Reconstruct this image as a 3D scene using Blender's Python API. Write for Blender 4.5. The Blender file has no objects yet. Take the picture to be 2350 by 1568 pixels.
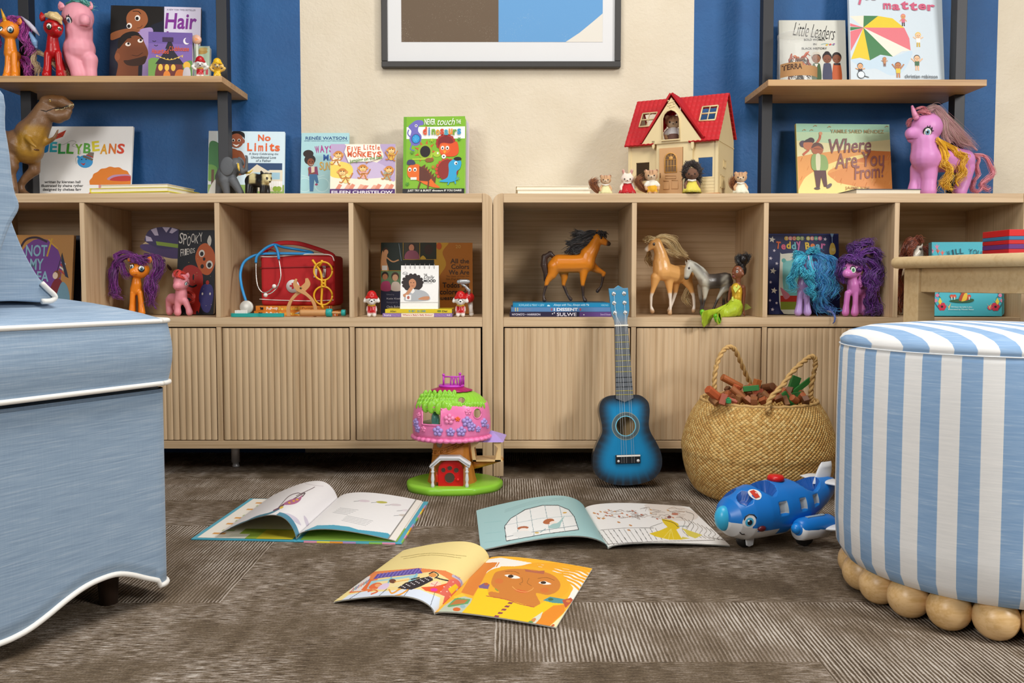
import bpy,bmesh,math,random
import numpy as np
from mathutils import Vector as V,Matrix as Mx,Euler
sc = bpy.context.scene
COL = sc.collection
# ---------------------------------------------------------------- camera
F,CX,HZ,D,HC = 2030.0,1167.0,642.0,2.3,0.516
TL = math.radians(3.0)
CY = HZ + F * math.tan(TL)
cam_data = bpy.data.cameras.new('camera')
cam = bpy.data.objects.new('camera',cam_data)
COL.objects.link(cam)
cam_data.sensor_width = 36.0
cam_data.lens = 36.0 * F / 2350
cam_data.shift_x = (1175 - CX) / 2350
cam_data.shift_y = (CY - 784) / 2350
cam_data.clip_start = 0.01
cam.location = (0,-D,HC)
cam.rotation_euler = (math.radians(90) - TL,0,0)
sc.camera = cam
# ---------------------------------------------------------------- light
world = bpy.data.worlds.new('room_light')
sc.world = world
world.use_nodes = True
world.node_tree.nodes['Background'].inputs[0].default_value = (1.0,0.965,0.92,1)
world.node_tree.nodes['Background'].inputs[1].default_value = 0.062
def area(name,loc,target,size,power,color=(1,1,1),size_y=None):
 l = bpy.data.lights.new(name,'AREA')
 l.energy = power
 l.color = color
 l.size = size
 if size_y:
  l.shape = 'RECTANGLE'
  l.size_y = size_y
 o = bpy.data.objects.new(name,l)
 COL.objects.link(o)
 o.location = loc
 o.rotation_euler = (V(target) - V(loc)).to_track_quat('-Z','Y').to_euler()
 return o
area('softbox_light',(2.7,-2.7,1.9),(0.0,0.1,0.6),0.7,50,(1,0.975,0.94))
area('left_fill_light',(-1.5,-3.0,1.5),(-0.3,0.2,0.4),0.9,25,(1,0.975,0.95))  # added fill from the left front, no window stands there
area('overhead_fill_light',(0.1,-1.3,2.5),(0.1,-1.0,0),1.3,29,(1,0.965,0.92))  # added soft fill from overhead for carpet and chair, not a real fixture
sc.view_settings.view_transform = 'Standard'
sc.view_settings.look = 'None'
sc.view_settings.gamma = 1
sc.view_settings.use_curve_mapping = False
sc.view_settings.exposure = 0.62
# ---------------------------------------------------------------- geometry of the view: pixel on a known plane -> point
CT,ST = math.cos(TL),math.sin(TL)
def ray(px,py):
 xc,yc = (px - CX) / F,(CY - py) / F
 return V((xc,CT + yc * ST,-ST + yc * CT))
def pt(px,py,Y=0.0):
 d = ray(px,py)
 return V((0,-D,HC)) + d * ((Y + D) / d.y)
def fl(px,py,z=0.0):
 d = ray(px,py)
 return V((0,-D,HC)) + d * ((z - HC) / d.z)
def proj(p):
 q = V(p) - V((0,-D,HC))
 dep = q.y * CT - q.z * ST
 return CX + F * q.x / dep,CY - F * (q.y * ST + q.z * CT) / dep
def K(Y): return (Y + D) / F
def Zf(py,Y=0.0): return pt(CX,py,Y).z
def Xf(px,Y=0.0): return (px - CX) * (Y + D) / F
# ---------------------------------------------------------------- materials
def lin(h):
 if isinstance(h,str):
  h = h.lstrip('#')
  c = [int(h[i:i + 2],16) / 255 for i in (0,2,4)]
 else:
  c = list(h)[:3]
 return tuple(x / 12.92 if x <= .04045 else ((x + .055) / 1.055) ** 2.4 for x in c) + (1.0,)
class NT:
 def __init__(s,name):
  s.m = bpy.data.materials.new(name)
  s.m.use_nodes = True
  s.t = s.m.node_tree
  s.b = s.t.nodes['Principled BSDF']
 def n(s,typ,**kw):
  nd = s.t.nodes.new(typ)
  for k,v in kw.items():
   if k.startswith('i_'):
    nd.inputs[k[2:].replace('_',' ')].default_value = v
   else:
    setattr(nd,k,v)
  return nd
 def l(s,a,ao,b,bi): s.t.links.new(a.outputs[ao],b.inputs[bi])
 def math(s,op,a,b=None,c=None):
  nd = s.n('ShaderNodeMath',operation=op)
  for i,x in enumerate((a,b,c)):
   if x is None: continue
   if isinstance(x,(int,float)): nd.inputs[i].default_value = x
   else: s.t.links.new(x,nd.inputs[i])
  return nd.outputs[0]
 def mix(s,fac,a,b,blend='MIX'):
  nd = s.n('ShaderNodeMix',data_type='RGBA',blend_type=blend)
  for i,x in ((0,fac),(6,a),(7,b)):
   if isinstance(x,(int,float)): nd.inputs[i].default_value = x
   elif isinstance(x,tuple): nd.inputs[i].default_value = x
   else: s.t.links.new(x,nd.inputs[i])
  return nd.outputs[2]
 def coord(s,scale=(1,1,1),out='Object',rot=(0,0,0)):
  tc = s.n('ShaderNodeTexCoord')
  mp = s.n('ShaderNodeMapping')
  mp.inputs['Scale'].default_value = scale
  mp.inputs['Rotation'].default_value = rot
  s.l(tc,out,mp,'Vector')
  return mp.outputs[0]
 def noise(s,vec,scale=5,detail=3,rough=.5,dist=0):
  nd = s.n('ShaderNodeTexNoise')
  nd.inputs['Scale'].default_value = scale
  nd.inputs['Detail'].default_value = detail
  nd.inputs['Roughness'].default_value = rough
  nd.inputs['Distortion'].default_value = dist
  s.t.links.new(vec,nd.inputs['Vector'])
  return nd.outputs[0]
 def ramp(s,fac,stops):
  nd = s.n('ShaderNodeValToRGB')
  el = nd.color_ramp.elements
  while len(el) < len(stops): el.new(.5)
  for e,(p,c) in zip(el,stops):
   e.position = p
   e.color = lin(c)
  s.t.links.new(fac,nd.inputs[0])
  return nd.outputs[0]
 def bump(s,h,strength=.3,dist=.001):
  nd = s.n('ShaderNodeBump')
  nd.inputs['Strength'].default_value = strength
  nd.inputs['Distance'].default_value = dist
  s.t.links.new(h,nd.inputs['Height'])
  s.l(nd,0,s.b,'Normal')
 def base(s,x):
  if isinstance(x,tuple): s.b.inputs['Base Color'].default_value = x
  else: s.t.links.new(x,s.b.inputs['Base Color'])
MATS = {}
def M(color=None,rough=.45,metal=0,var=.06,vs=30,bump=0,bs=300,coat=0,trans=0,alpha=1,sheen=0,spec=.5,sss=0):
 """Plain procedural material; color None reads the colours stored in the mesh."""
 key = (color,rough,metal,var,vs,bump,bs,coat,trans,alpha,sheen,spec,sss)
 if key in MATS: return MATS[key]
 t = NT('material_' + (color.lstrip('#') if color else 'printed'))
 vec = t.coord()
 if color: c = lin(color)
 else: c = t.n('ShaderNodeAttribute',attribute_name='Col').outputs[0]
 nz = t.noise(vec,vs,3)
 f = t.math('MULTIPLY_ADD',nz,2 * var,1 - var)
 comb = t.n('ShaderNodeCombineColor')
 for i in range(3): t.t.links.new(f,comb.inputs[i])
 t.base(t.mix(1.0,c,comb.outputs[0],'MULTIPLY'))
 b = t.b
 b.inputs['Roughness'].default_value = rough
 b.inputs['Metallic'].default_value = metal
 b.inputs['Coat Weight'].default_value = coat
 b.inputs['Coat Roughness'].default_value = .1
 b.inputs['Transmission Weight'].default_value = trans
 b.inputs['Alpha'].default_value = alpha
 b.inputs['Sheen Weight'].default_value = sheen
 b.inputs['Specular IOR Level'].default_value = spec
 if sss:
  b.inputs['Subsurface Weight'].default_value = sss
  b.inputs['Subsurface Radius'].default_value = (.01,.006,.004)
  b.inputs['Subsurface Scale'].default_value = .3
 if bump: t.bump(t.noise(vec,bs,4),bump,.0008)
 MATS[key] = t.m
 return t.m
def PLAST(c): return M(c,rough=.32,var=.02)
def PAINT(): return M(None,rough=.35,var=.02)
def PRINT(): return M(None,rough=.45,var=.02,vs=120,spec=.3)
def PAPER(c='#f2eee4'): return M(c,rough=.75,var=.04,vs=250)
def HAIR(): return M(None,rough=.38,var=.12,vs=120,spec=.6,sheen=.2)
def FUZZ(): return M(None,rough=.85,var=.06,vs=200,bump=.3,bs=900,sheen=.15)
# ---------------------------------------------------------------- mesh building
def basis(d,up=None):
 d = d.normalized()
 u = V(up) if up else (V((0,0,1)) if abs(d.z) < .95 else V((1,0,0)))
 a = u.cross(d)
 if a.length < 1e-6: a = V((1,0,0)).cross(d)
 a.normalize()
 return a,d.cross(a).normalized()
class MB:
 def __init__(s,col='#ffffff'):
  s.v,s.f,s.c,s.s = [],[],[],[]
  s.col = lin(col)
 def paint(s,h): s.col = lin(h); return s
 def add(s,vs,fs,smooth=True,xf=None):
  o = len(s.v)
  for p in vs: s.v.append(tuple(xf @ V(p)) if xf else tuple(p))
  for f in fs:
   s.f.append([i + o for i in f]); s.c.append(s.col); s.s.append(smooth)
  return s
 def box(s,c,size,rot=None):
  x,y,z = [a / 2 for a in size]
  vs = [V((i * x,j * y,k * z)) for i in (-1,1) for j in (-1,1) for k in (-1,1)]
  if rot is not None:
   m = rot if isinstance(rot,Mx) else Euler(rot).to_matrix()
   vs = [m @ p for p in vs]
  vs = [p + V(c) for p in vs]
  return s.add(vs,[(0,1,3,2),(4,6,7,5),(0,4,5,1),(2,3,7,6),(0,2,6,4),(1,5,7,3)],False)
 def bx(s,x0,x1,y0,y1,z0,z1): return s.box(((x0 + x1) / 2,(y0 + y1) / 2,(z0 + z1) / 2),(abs(x1 - x0),abs(y1 - y0),abs(z1 - z0)))
 def tube(s,pts,r,n=8,cap=True,flat=1.0,up=None):
  pts = [V(p) for p in pts]
  if not hasattr(r,'__len__'): r = [r] * len(pts)
  a = None; vs = []; fs = []
  for i,p in enumerate(pts):
   d = (pts[min(i + 1,len(pts) - 1)] - pts[max(i - 1,0)])
   if d.length < 1e-9: d = V((0,0,1))
   d.normalize()
   if a is None: a,b = basis(d,up)
   else:
    a = a - d * a.dot(d)
    if a.length < 1e-6: a,b = basis(d)
    a.normalize(); b = d.cross(a)
   for k in range(n):
    t = 2 * math.pi * k / n
    vs.append(p + a * (r[i] * math.cos(t)) + b * (r[i] * flat * math.sin(t)))
  for i in range(len(pts) - 1):
   for k in range(n):
    k2 = (k + 1) % n
    fs.append((i * n + k,i * n + k2,(i + 1) * n + k2,(i + 1) * n + k))
  if cap:
   fs.append(tuple(range(n))[::-1]); fs.append(tuple(range((len(pts) - 1) * n,len(pts) * n)))
  return s.add(vs,fs)
 def ball(s,c,r,nu=14,nv=9,rot=None):
  if not hasattr(r,'__len__'): r = (r,r,r)
  m = (rot if isinstance(rot,Mx) else Euler(rot).to_matrix()) if rot is not None else None
  vs = []; fs = []
  for j in range(1,nv):
   th = math.pi * j / nv
   for i in range(nu):
    ph = 2 * math.pi * i / nu
    vs.append(V((r[0] * math.sin(th) * math.cos(ph),r[1] * math.sin(th) * math.sin(ph),r[2] * math.cos(th))))
  vs += [V((0,0,r[2])),V((0,0,-r[2]))]
  if m: vs = [m @ p for p in vs]
  vs = [p + V(c) for p in vs]
  for j in range(nv - 2):
   for i in range(nu):
    i2 = (i + 1) % nu
    fs.append((j * nu + i,(j + 1) * nu + i,(j + 1) * nu + i2,j * nu + i2))
  t,b = len(vs) - 2,len(vs) - 1
  for i in range(nu):
   i2 = (i + 1) % nu
   fs.append((t,i,i2)); fs.append((b,(nv - 2) * nu + i2,(nv - 2) * nu + i))
  return s.add(vs,fs)
 def lathe(s,prof,c=(0,0,0),n=24,xf=None,smooth=True,sx=1,sy=1):
  vs = []; fs = []
  for r,z in prof:
   for k in range(n):
    t = 2 * math.pi * k / n
    vs.append(V((r * sx * math.cos(t),r * sy * math.sin(t),z)))
  if xf: vs = [xf @ p for p in vs]
  vs = [p + V(c) for p in vs]
  for i in range(len(prof) - 1):
   for k in range(n):
    k2 = (k + 1) % n
    fs.append((i * n + k,i * n + k2,(i + 1) * n + k2,(i + 1) * n + k))
  if prof[0][0] > 1e-6: fs.append(tuple(range(n))[::-1])
  if prof[-1][0] > 1e-6: fs.append(tuple(range((len(prof) - 1) * n,len(prof) * n)))
  return s.add(vs,fs,smooth)
 def prism(s,poly,y0,y1,mp=None,smooth=False):
  """polygon of (a, b) extruded from y0 to y1; mp(a, y, b) places a point."""
  mp = mp or (lambda a,y,b: V((a,y,b)))
  n = len(poly)
  vs = [mp(a,y0,b) for a,b in poly] + [mp(a,y1,b) for a,b in poly]
  fs = [tuple(range(n))[::-1],tuple(range(n,2 * n))]
  s.add(vs,fs,False)
  o = len(s.v) - 2 * n
  for i in range(n):
   j = (i + 1) % n
   s.f.append([o + i,o + j,o + n + j,o + n + i]); s.c.append(s.col); s.s.append(smooth)
  return s
 def grid(s,fn,nu,nv,smooth=True,colfn=None):
  o = len(s.v)
  for j in range(nv + 1):
   for i in range(nu + 1): s.v.append(tuple(fn(i / nu,j / nv)))
  for j in range(nv):
   for i in range(nu):
    a = o + j * (nu + 1) + i
    s.f.append([a,a + 1,a + nu + 2,a + nu + 1])
    s.c.append(colfn((i + .5) / nu,(j + .5) / nv) if colfn else s.col); s.s.append(smooth)
  return s
 def mesh(s,name):
  me = bpy.data.meshes.new(name)
  me.from_pydata(s.v,[],s.f)
  if me.polygons:
   me.polygons.foreach_set('use_smooth',s.s)
   at = me.color_attributes.new('Col','FLOAT_COLOR','CORNER')
   cnt = np.array([len(f) for f in s.f])
   at.data.foreach_set('color',np.repeat(np.array(s.c,dtype=np.float32),cnt,axis=0).ravel())
  me.validate()
  return me
 def build(s,name,mat,parent=None,local=False,bevel=0,seg=2,sub=0):
  return link(name,s.mesh(name),mat,parent,local,bevel,seg,sub)
def wloc(o):
 p = V((0,0,0))
 while o: p = p + o.location; o = o.parent
 return p
def link(name,me,mat,parent=None,local=False,bevel=0,seg=2,sub=0):
 o = bpy.data.objects.new(name,me)
 COL.objects.link(o)
 if mat is not None:
  me.materials.clear(); me.materials.append(mat)
 if parent:
  o.parent = parent
  if not local:
   me.transform(Mx.Translation(-wloc(parent)))
 if bevel:
  b = o.modifiers.new('bevel','BEVEL'); b.width = bevel; b.segments = seg; b.limit_method = 'ANGLE'; b.angle_limit = .6
 if sub:
  b = o.modifiers.new('subdivision','SUBSURF'); b.levels = sub; b.render_levels = sub
 return o
def recenter(o,base=None):
 """move a top-level mesh's origin to its base, geometry staying put"""
 me = o.data
 co = np.empty(len(me.vertices) * 3); me.vertices.foreach_get('co',co); co = co.reshape(-1,3)
 c = V(((co[:,0].min() + co[:,0].max()) / 2,(co[:,1].min() + co[:,1].max()) / 2,co[:,2].min())) if base is None else V(base)
 me.transform(Mx.Translation(-c)); o.location = c
 return o
def tag(o,label,cat,group=None,kind=None):
 if label: o['label'] = label
 if cat: o['category'] = cat
 if group: o['group'] = group
 if kind: o['kind'] = kind
 return o
def thing(name,label,cat,loc=(0,0,0),rot=(0,0,0),group=None):
 o = bpy.data.objects.new(name,None)
 o.empty_display_size = .05
 COL.objects.link(o)
 o.location = loc; o.rotation_euler = rot
 return tag(o,label,cat,group)
def structure(o):
 o['kind'] = 'structure'
 return o
def blob(mb,voxel,smooth=4,fac=.5,colfn=None,csm=0):
 """fuse the builder's shapes into one continuous skin"""
 me = mb.mesh('tmp')
 o = bpy.data.objects.new('tmp',me)
 COL.objects.link(o)
 r = o.modifiers.new('r','REMESH'); r.mode = 'VOXEL'; r.voxel_size = voxel; r.use_smooth_shade = True
 if smooth:
  q = o.modifiers.new('s','SMOOTH'); q.factor = fac; q.iterations = smooth
 dg = bpy.context.evaluated_depsgraph_get()
 out = bpy.data.meshes.new_from_object(o.evaluated_get(dg))
 bpy.data.objects.remove(o); bpy.data.meshes.remove(me)
 for a in list(out.color_attributes): out.color_attributes.remove(a)
 n = len(out.vertices)
 co = np.empty(n * 3,dtype=np.float32); out.vertices.foreach_get('co',co); co = co.reshape(-1,3)
 at = out.color_attributes.new('Col','FLOAT_COLOR','POINT')
 if colfn: cc = np.array([colfn(V(p)) for p in co],dtype=np.float32)
 if colfn and csm:
  e = np.empty(len(out.edges) * 2,dtype=np.int32); out.edges.foreach_get('vertices',e); e = e.reshape(-1,2)
  for _ in range(csm):
   a = cc.copy(); w = np.ones((n,1),dtype=np.float32)
   np.add.at(a,e[:,0],cc[e[:,1]]); np.add.at(a,e[:,1],cc[e[:,0]]); np.add.at(w,e[:,0],1); np.add.at(w,e[:,1],1); cc = a / w
 if not colfn: cc = np.tile(np.array(mb.col,dtype=np.float32),(n,1))
 at.data.foreach_set('color',cc.ravel())
 out.polygons.foreach_set('use_smooth',[True] * len(out.polygons))
 return out
def spline(pts,n=8,closed=False):
 pts = [V(p) for p in pts]
 out = []
 m = len(pts)
 rng = range(m if closed else m - 1)
 for i in rng:
  p0 = pts[(i - 1) % m] if closed or i > 0 else pts[i] * 2 - pts[i + 1]
  p1,p2 = pts[i],pts[(i + 1) % m]
  p3 = pts[(i + 2) % m] if closed or i + 2 < m else p2 * 2 - p1
  for k in range(n):
   t = k / n
   out.append(.5 * ((2 * p1) + (p2 - p0) * t + (2 * p0 - 5 * p1 + 4 * p2 - p3) * t * t + (3 * p1 - p0 - 3 * p2 + p3) * t ** 3))
 if not closed: out.append(pts[-1])
 return out
def strands(mb,guides,n,spread,r,cols,curl=0,freq=3,seg=16,rnd=None,nr=5,taper=.25,flat=.55,core=True):
 """n locks of hair strewn around each guide line"""
 rnd = rnd or random.Random(5)
 for g in guides:
  base = spline(g,6)
  if core:
   mb.paint(cols[0]); L = len(base); mb.tube(base,[spread * .52 * (.5 + .5 * math.sin(math.pi * min(1,.12 + i / L * 1.0)) ** .5) for i in range(L)],8)
  ph0 = rnd.uniform(0,6.28); fr0 = freq * rnd.uniform(.85,1.15)
  for k in range(n):
   off = V((rnd.gauss(0,1),rnd.gauss(0,1),rnd.gauss(0,1))) * spread * .55
   ph = ph0 + rnd.gauss(0,.55); fr = fr0 * rnd.uniform(.96,1.04); am = curl * rnd.uniform(.6,1.2)
   end = rnd.uniform(.75,1.0)
   pts = []; rr = []
   for i in range(seg + 1):
    t = i / seg
    q = t * end * (len(base) - 1); j = min(int(q),len(base) - 2)
    p = base[j].lerp(base[j + 1],q - j)
    w = .25 + .75 * t
    d = (base[j + 1] - base[j])
    a,b = basis(d) if d.length > 1e-9 else (V((1,0,0)),V((0,0,1)))
    p = p + off * (.45 + .75 * t) + (a * math.cos(ph + 6.28 * fr * t) + b * math.sin(ph + 6.28 * fr * t)) * am * w
    pts.append(p); rr.append(r * (1 - (1 - taper) * t ** 2) * (.95 + .1 * (k % 2)))
   mb.paint(rnd.choice(cols))
   mb.tube(pts,rr,nr,flat=flat)
# ---------------------------------------------------------------- lettering and printed pictures
TXT = {}
def text_geo(s,bold=0,shear=0,space=1.0):
 k = (s,bold,shear,space)
 if k not in TXT:
  cu = bpy.data.curves.new('t','FONT')
  cu.body = s; cu.offset = bold; cu.shear = shear; cu.resolution_u = 3; cu.space_character = space
  o = bpy.data.objects.new('t',cu)
  COL.objects.link(o)
  dg = bpy.context.evaluated_depsgraph_get()
  ev = o.evaluated_get(dg)
  me = ev.to_mesh()
  vs = [tuple(v.co) for v in me.vertices]; fs = [tuple(p.vertices) for p in me.polygons]
  ev.to_mesh_clear()
  bpy.data.objects.remove(o); bpy.data.curves.remove(cu)
  TXT[k] = (vs,fs)
 return TXT[k]
class Art(MB):
 """flat printed shapes; coordinates (a, b) run in picture units inside box x0..x1, y0..y1 and land on a w x h sheet standing on its lower edge"""
 def __init__(s,x0,y0,x1,y1,w,h,k0=1,eps=3e-5,mp=None,y=0.0):
  MB.__init__(s)
  s.cuts = []; s.nc = 0; s.bxx = (x0,y0,x1,y1,w,h); s.k = k0; s.eps = eps; s.mp = mp; s.y = y
 def P(s,a,b,k=None):
  x0,y0,x1,y1,w,h = s.bxx
  x = ((a - x0) / (x1 - x0) - .5) * w; z = (y1 - b) / (y1 - y0) * h
  y = s.y - s.eps * s.k
  return s.mp(x,y,z) if s.mp else V((x,y,z))
 def poly(s,pts,col,clip=True):
  x0,y0,x1,y1 = s.bxx[:4]
  if clip: pts = [(min(max(a,x0),x1),min(max(b,y0),y1)) for a,b in pts]
  s.paint(col); s.add([s.P(a,b) for a,b in pts],[tuple(range(len(pts)))[::-1]],False); s.k += 1
  return s
 def rect(s,a0,b0,a1,b1,col): return s.poly([(a0,b0),(a1,b0),(a1,b1),(a0,b1)],col)
 def blobby(s,pts,col,n=5):
  q = spline([V((a,b,0)) for a,b in pts],n,True)
  return s.poly([(p.x,p.y) for p in q],col)
 def ell(s,a,b,ra,rb,col,rot=0,n=20):
  c,d = math.cos(rot),math.sin(rot)
  return s.poly([(a + ra * math.cos(t) * c - rb * math.sin(t) * d,b + ra * math.cos(t) * d + rb * math.sin(t) * c) for t in [2 * math.pi * i / n for i in range(n)]],col)
 def line(s,pts,w,col,curve=False):
  if curve: pts = [(p.x,p.y) for p in spline([V((a,b,0)) for a,b in pts],5)]
  s.paint(col)
  L = []; R = []
  for i,(a,b) in enumerate(pts):
   p,q = pts[max(i - 1,0)],pts[min(i + 1,len(pts) - 1)]
   dx,dy = q[0] - p[0],q[1] - p[1]
   l = math.hypot(dx,dy) or 1
   nx,ny = -dy / l * w / 2,dx / l * w / 2
   L.append(s.P(a + nx,b + ny)); R.append(s.P(a - nx,b - ny))
  n = len(pts)
  s.add(L + R,[(i,i + 1,n + i + 1,n + i) for i in range(n - 1)],False); s.k += 1
  return s
 def text(s,t,a0,b0,a1,b1,col,bold=.0,shear=0,rot=0,space=1.0):
  vs,fs = text_geo(t,bold,shear,space)
  if not vs: return s
  if not s.nc: s.cuts.append((len(s.v),len(s.f)))
  if t in 'Iil' and a1 - a0 > .26 * (b1 - b0): c_ = (a0 + a1) / 2; a0,a1 = c_ - .13 * (b1 - b0),c_ + .13 * (b1 - b0)
  if t == '-': c_ = (b0 + b1) / 2; b0,b1 = c_ - .6,c_ + .6
  xs = [v[0] for v in vs]; ys = [v[1] for v in vs]
  mx,Mxx,my,My = min(xs),max(xs),min(ys),max(ys)
  c,d = math.cos(rot),math.sin(rot)
  ca,cb = (a0 + a1) / 2,(b0 + b1) / 2
  out = []
  for v in vs:
   u = (v[0] - mx) / (Mxx - mx or 1) * (a1 - a0) + a0 - ca
   w = b1 - (v[1] - my) / (My - my or 1) * (b1 - b0) - cb
   out.append(s.P(ca + u * c - w * d,cb + u * d + w * c))
  s.paint(col); s.add(out,fs,False); s.k += 1
  return s
 def word(s,t,a0,b0,a1,b1,cols,bold=.02,jig=0,rot=0):
  """one word, a colour for each letter"""
  n = len(t); wd = (a1 - a0) / n; s.cuts.append((len(s.v),len(s.f))); s.nc = 1
  for i,ch in enumerate(t):
   if ch == ' ': continue
   j = jig * (1 if i % 2 else -1)
   r = rot * (i - (n - 1) / 2)
   g = .5 if ch in 'iIl' else .08
   low = ch in 'acemnorsuvwxz'
   y0 = b0 + (b1 - b0) * (.28 if low else 0)
   s.text(ch,a0 + wd * (i + g * .7),y0 + j,a0 + wd * (i + 1 - g * .7),b1 + j + ((b1 - b0) * .22 if ch in 'gpqy' else 0),cols[i % len(cols)],bold,0,r)
  s.nc = 0
  return s
def book(name,label,x0,x1,ytop,zb,Y,cover,draw=None,thick=.012,lean=7,yaw=0,group=None,spine=None,pages='#f1ece0',cat='book',board=.0018,corner=0):
 """a book standing on zb; its front cover spans picture columns x0..x1 and reaches picture row ytop"""
 xm = (x0 + x1) / 2; yq = max(ytop,0) * .5 + 220
 th = math.radians(lean); yb = proj((0,Y,zb))[1]; yq = (max(ytop,0) + yb) / 2
 X = pt(xm,yq,Y).x; w = (pt(x1,yq,Y).x - pt(x0,yq,Y).x) / max(.3,math.cos(math.radians(yaw)))
 h = (pt(xm,ytop,Y).z - zb) / math.cos(th) * (1 + math.sin(th) * .02)
 fc = 1 + (h * math.sin(th) * .5) / (Y + D); X *= fc; w *= fc
 root = thing(name,label,cat,(X,Y,zb + thick * math.sin(th)),(-th,0,math.radians(yaw)),group)
 m = MB()
 if corner:
  r = corner
  def sheet(y0,y1,inset=0):
   pl = []
   for cx,cz,a0 in ((w / 2 - r,r,-90),(w / 2 - r,h - r,0)):
    for i in range(7):
     a = math.radians(a0 + 15 * i); pl.append((cx + (r - inset) * math.cos(a),cz + (r - inset) * math.sin(a)))
   pl += [(-w / 2,h - inset),(-w / 2,inset)]
   return pl
  m.prism(sheet(0,0),0,board); m.prism(sheet(0,0),thick - board,thick)
  m.bx(-w / 2,-w / 2 + .002,0,thick,0,h)
  m.build('cover',M(cover,rough=.35,var=.02),root,True)
  q = MB(); q.prism(sheet(0,0,.0015),board,thick - board)
  q.build('pages',PAPER(pages),root,True)
 else:
  m.bx(-w / 2,w / 2,0,board,0,h); m.bx(-w / 2,w / 2,thick - board,thick,0,h)
  m.bx(-w / 2 - .001,-w / 2 + .0015,0,thick,0,h)
  m.build('cover',M(cover,rough=.35,var=.02),root,True,bevel=.0005)
  q = MB(); q.bx(-w / 2 + .002,w / 2 - .003,board,thick - board,.0025,h - .0025)
  q.build('pages',PAPER(pages),root,True)
 if draw:
  a = Art(x0,ytop,x1,yb,w,h)
  t = Art(x0,ytop,x1,yb,w,h)
  draw(a,t)
  t.v = [(p[0],p[1] - a.k * a.eps,p[2]) for p in t.v]
  if a.f: a.build('cover_art',PRINT(),root,True)
  for i,(v0,f0) in enumerate(t.cuts):
   v1,f1 = (t.cuts + [(len(t.v),len(t.f))])[i + 1]
   if f1 == f0: continue
   q = MB(); q.v = t.v[v0:v1]; q.f = [[j - v0 for j in f] for f in t.f[f0:f1]]; q.c = t.c[f0:f1]; q.s = t.s[f0:f1]
   q.build('cover_title',PRINT(),root,True)
 return root
# ================================================================ the room
ZT,ZS = Zf(443.5),Zf(728.5)
YW = .32
def wood(name,light,dark,axis,s=1.0,rough=.5):
 t = NT(name)
 st = [70,70,70]; st[axis] = 1.3
 vec = t.coord(tuple(a * s for a in st))
 st2 = [14,14,14]; st2[axis] = .5
 v2 = t.coord(tuple(a * s for a in st2))
 n1 = t.noise(vec,3.0,4,.5,.3)
 n2 = t.noise(v2,2.2,3,.5,1.2)
 f = t.math('ADD',t.math('MULTIPLY',n1,.55),t.math('MULTIPLY',n2,.45))
 t.base(t.ramp(f,[(.36,dark),(.54,light),(.7,light)]))
 t.b.inputs['Roughness'].default_value = rough
 t.bump(n1,.08,.0005)
 return t.m
OAK_X = wood('oak_along','#ceb38f','#b69873',0)
OAK_Z = wood('oak_upright','#ceb38f','#b79974',2)
OAK_SHELF = wood('oak_shelf','#c09a6b','#a27c50',0)
BEECH = wood('beech','#dcc193','#cfb080',0,.5)
t = NT('painted_plaster')
vec = t.coord()
sx = t.n('ShaderNodeSeparateXYZ'); t.t.links.new(vec,sx.inputs[0])
X = sx.outputs[0]
def inside(a,b):
 return t.math('MULTIPLY',t.math('GREATER_THAN',X,a),t.math('LESS_THAN',X,b))
m = t.math('ADD',inside(-2.2,pt(690.5,220,YW).x),inside(pt(1591,220,YW).x,pt(2285,220,YW).x))
n = t.noise(vec,9,3)
blue = t.ramp(n,[(.3,'#174e84'),(.7,'#1c5890')])
cream = t.ramp(n,[(.3,'#d2c6af'),(.7,'#d8cdb8')])
t.base(t.mix(m,cream,blue))
t.b.inputs['Roughness'].default_value = .62
t.bump(t.noise(vec,95,3,.55,.4),.55,.0025)
w = MB(); w.bx(-2.4,2.4,YW,YW + .1,0,2.6)
structure(w.build('wall_back',t.m))
t = NT('carpet_tiles')
vec = t.coord()
sx = t.n('ShaderNodeSeparateXYZ'); t.t.links.new(vec,sx.inputs[0])
X,Y_ = sx.outputs[0],sx.outputs[1]
CS = .44
cx = t.math('FLOOR',t.math('DIVIDE',t.math('ADD',X,4.6 - .18),CS)); cy = t.math('FLOOR',t.math('DIVIDE',t.math('ADD',Y_,4.65),CS * .5))
cb = t.n('ShaderNodeCombineXYZ'); t.t.links.new(cx,cb.inputs[0]); t.t.links.new(cy,cb.inputs[1])
wn = t.n('ShaderNodeTexWhiteNoise'); t.t.links.new(cb.outputs[0],wn.inputs[0])
along = t.math('GREATER_THAN',wn.outputs[0],.38)
vy = t.coord((95,7,1)); vx = t.coord((7,95,1))
sy = t.math('SINE',t.math('ADD',t.math('MULTIPLY',X,2 * math.pi / .0060),t.math('MULTIPLY',t.noise(t.coord((60,8,1)),3,3),4.5)))
sxx = t.noise(t.coord((45,430,1)),1,2)
sxx = t.math('MULTIPLY_ADD',sxx,6,-3)
line = t.math('ADD',t.math('MULTIPLY',along,sy),t.math('MULTIPLY',t.math('SUBTRACT',1,along),sxx))
patch = t.noise(t.coord((1,1,1)),5.5,3,.6,.4)
patch2 = t.noise(t.coord((75,75,75)),4,3,.75)
patch3 = t.noise(t.coord((9,3,1)),2.2,3,.6)
amp = t.n('ShaderNodeMapRange'); amp.inputs[1].default_value = .42; amp.inputs[2].default_value = .58; amp.inputs[3].default_value = .32; amp.inputs[4].default_value = 1.0
t.t.links.new(patch,amp.inputs[0])
f = t.math('MULTIPLY',line,t.math('MULTIPLY',amp.outputs[0],.34))
f = t.math('ADD',f,t.math('MULTIPLY',amp.outputs[0],.20))
f = t.math('ADD',f,t.math('MULTIPLY_ADD',patch3,.5,-.25))
f = t.math('ADD',f,t.math('MULTIPLY_ADD',wn.outputs[0],.12,.26))
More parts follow.
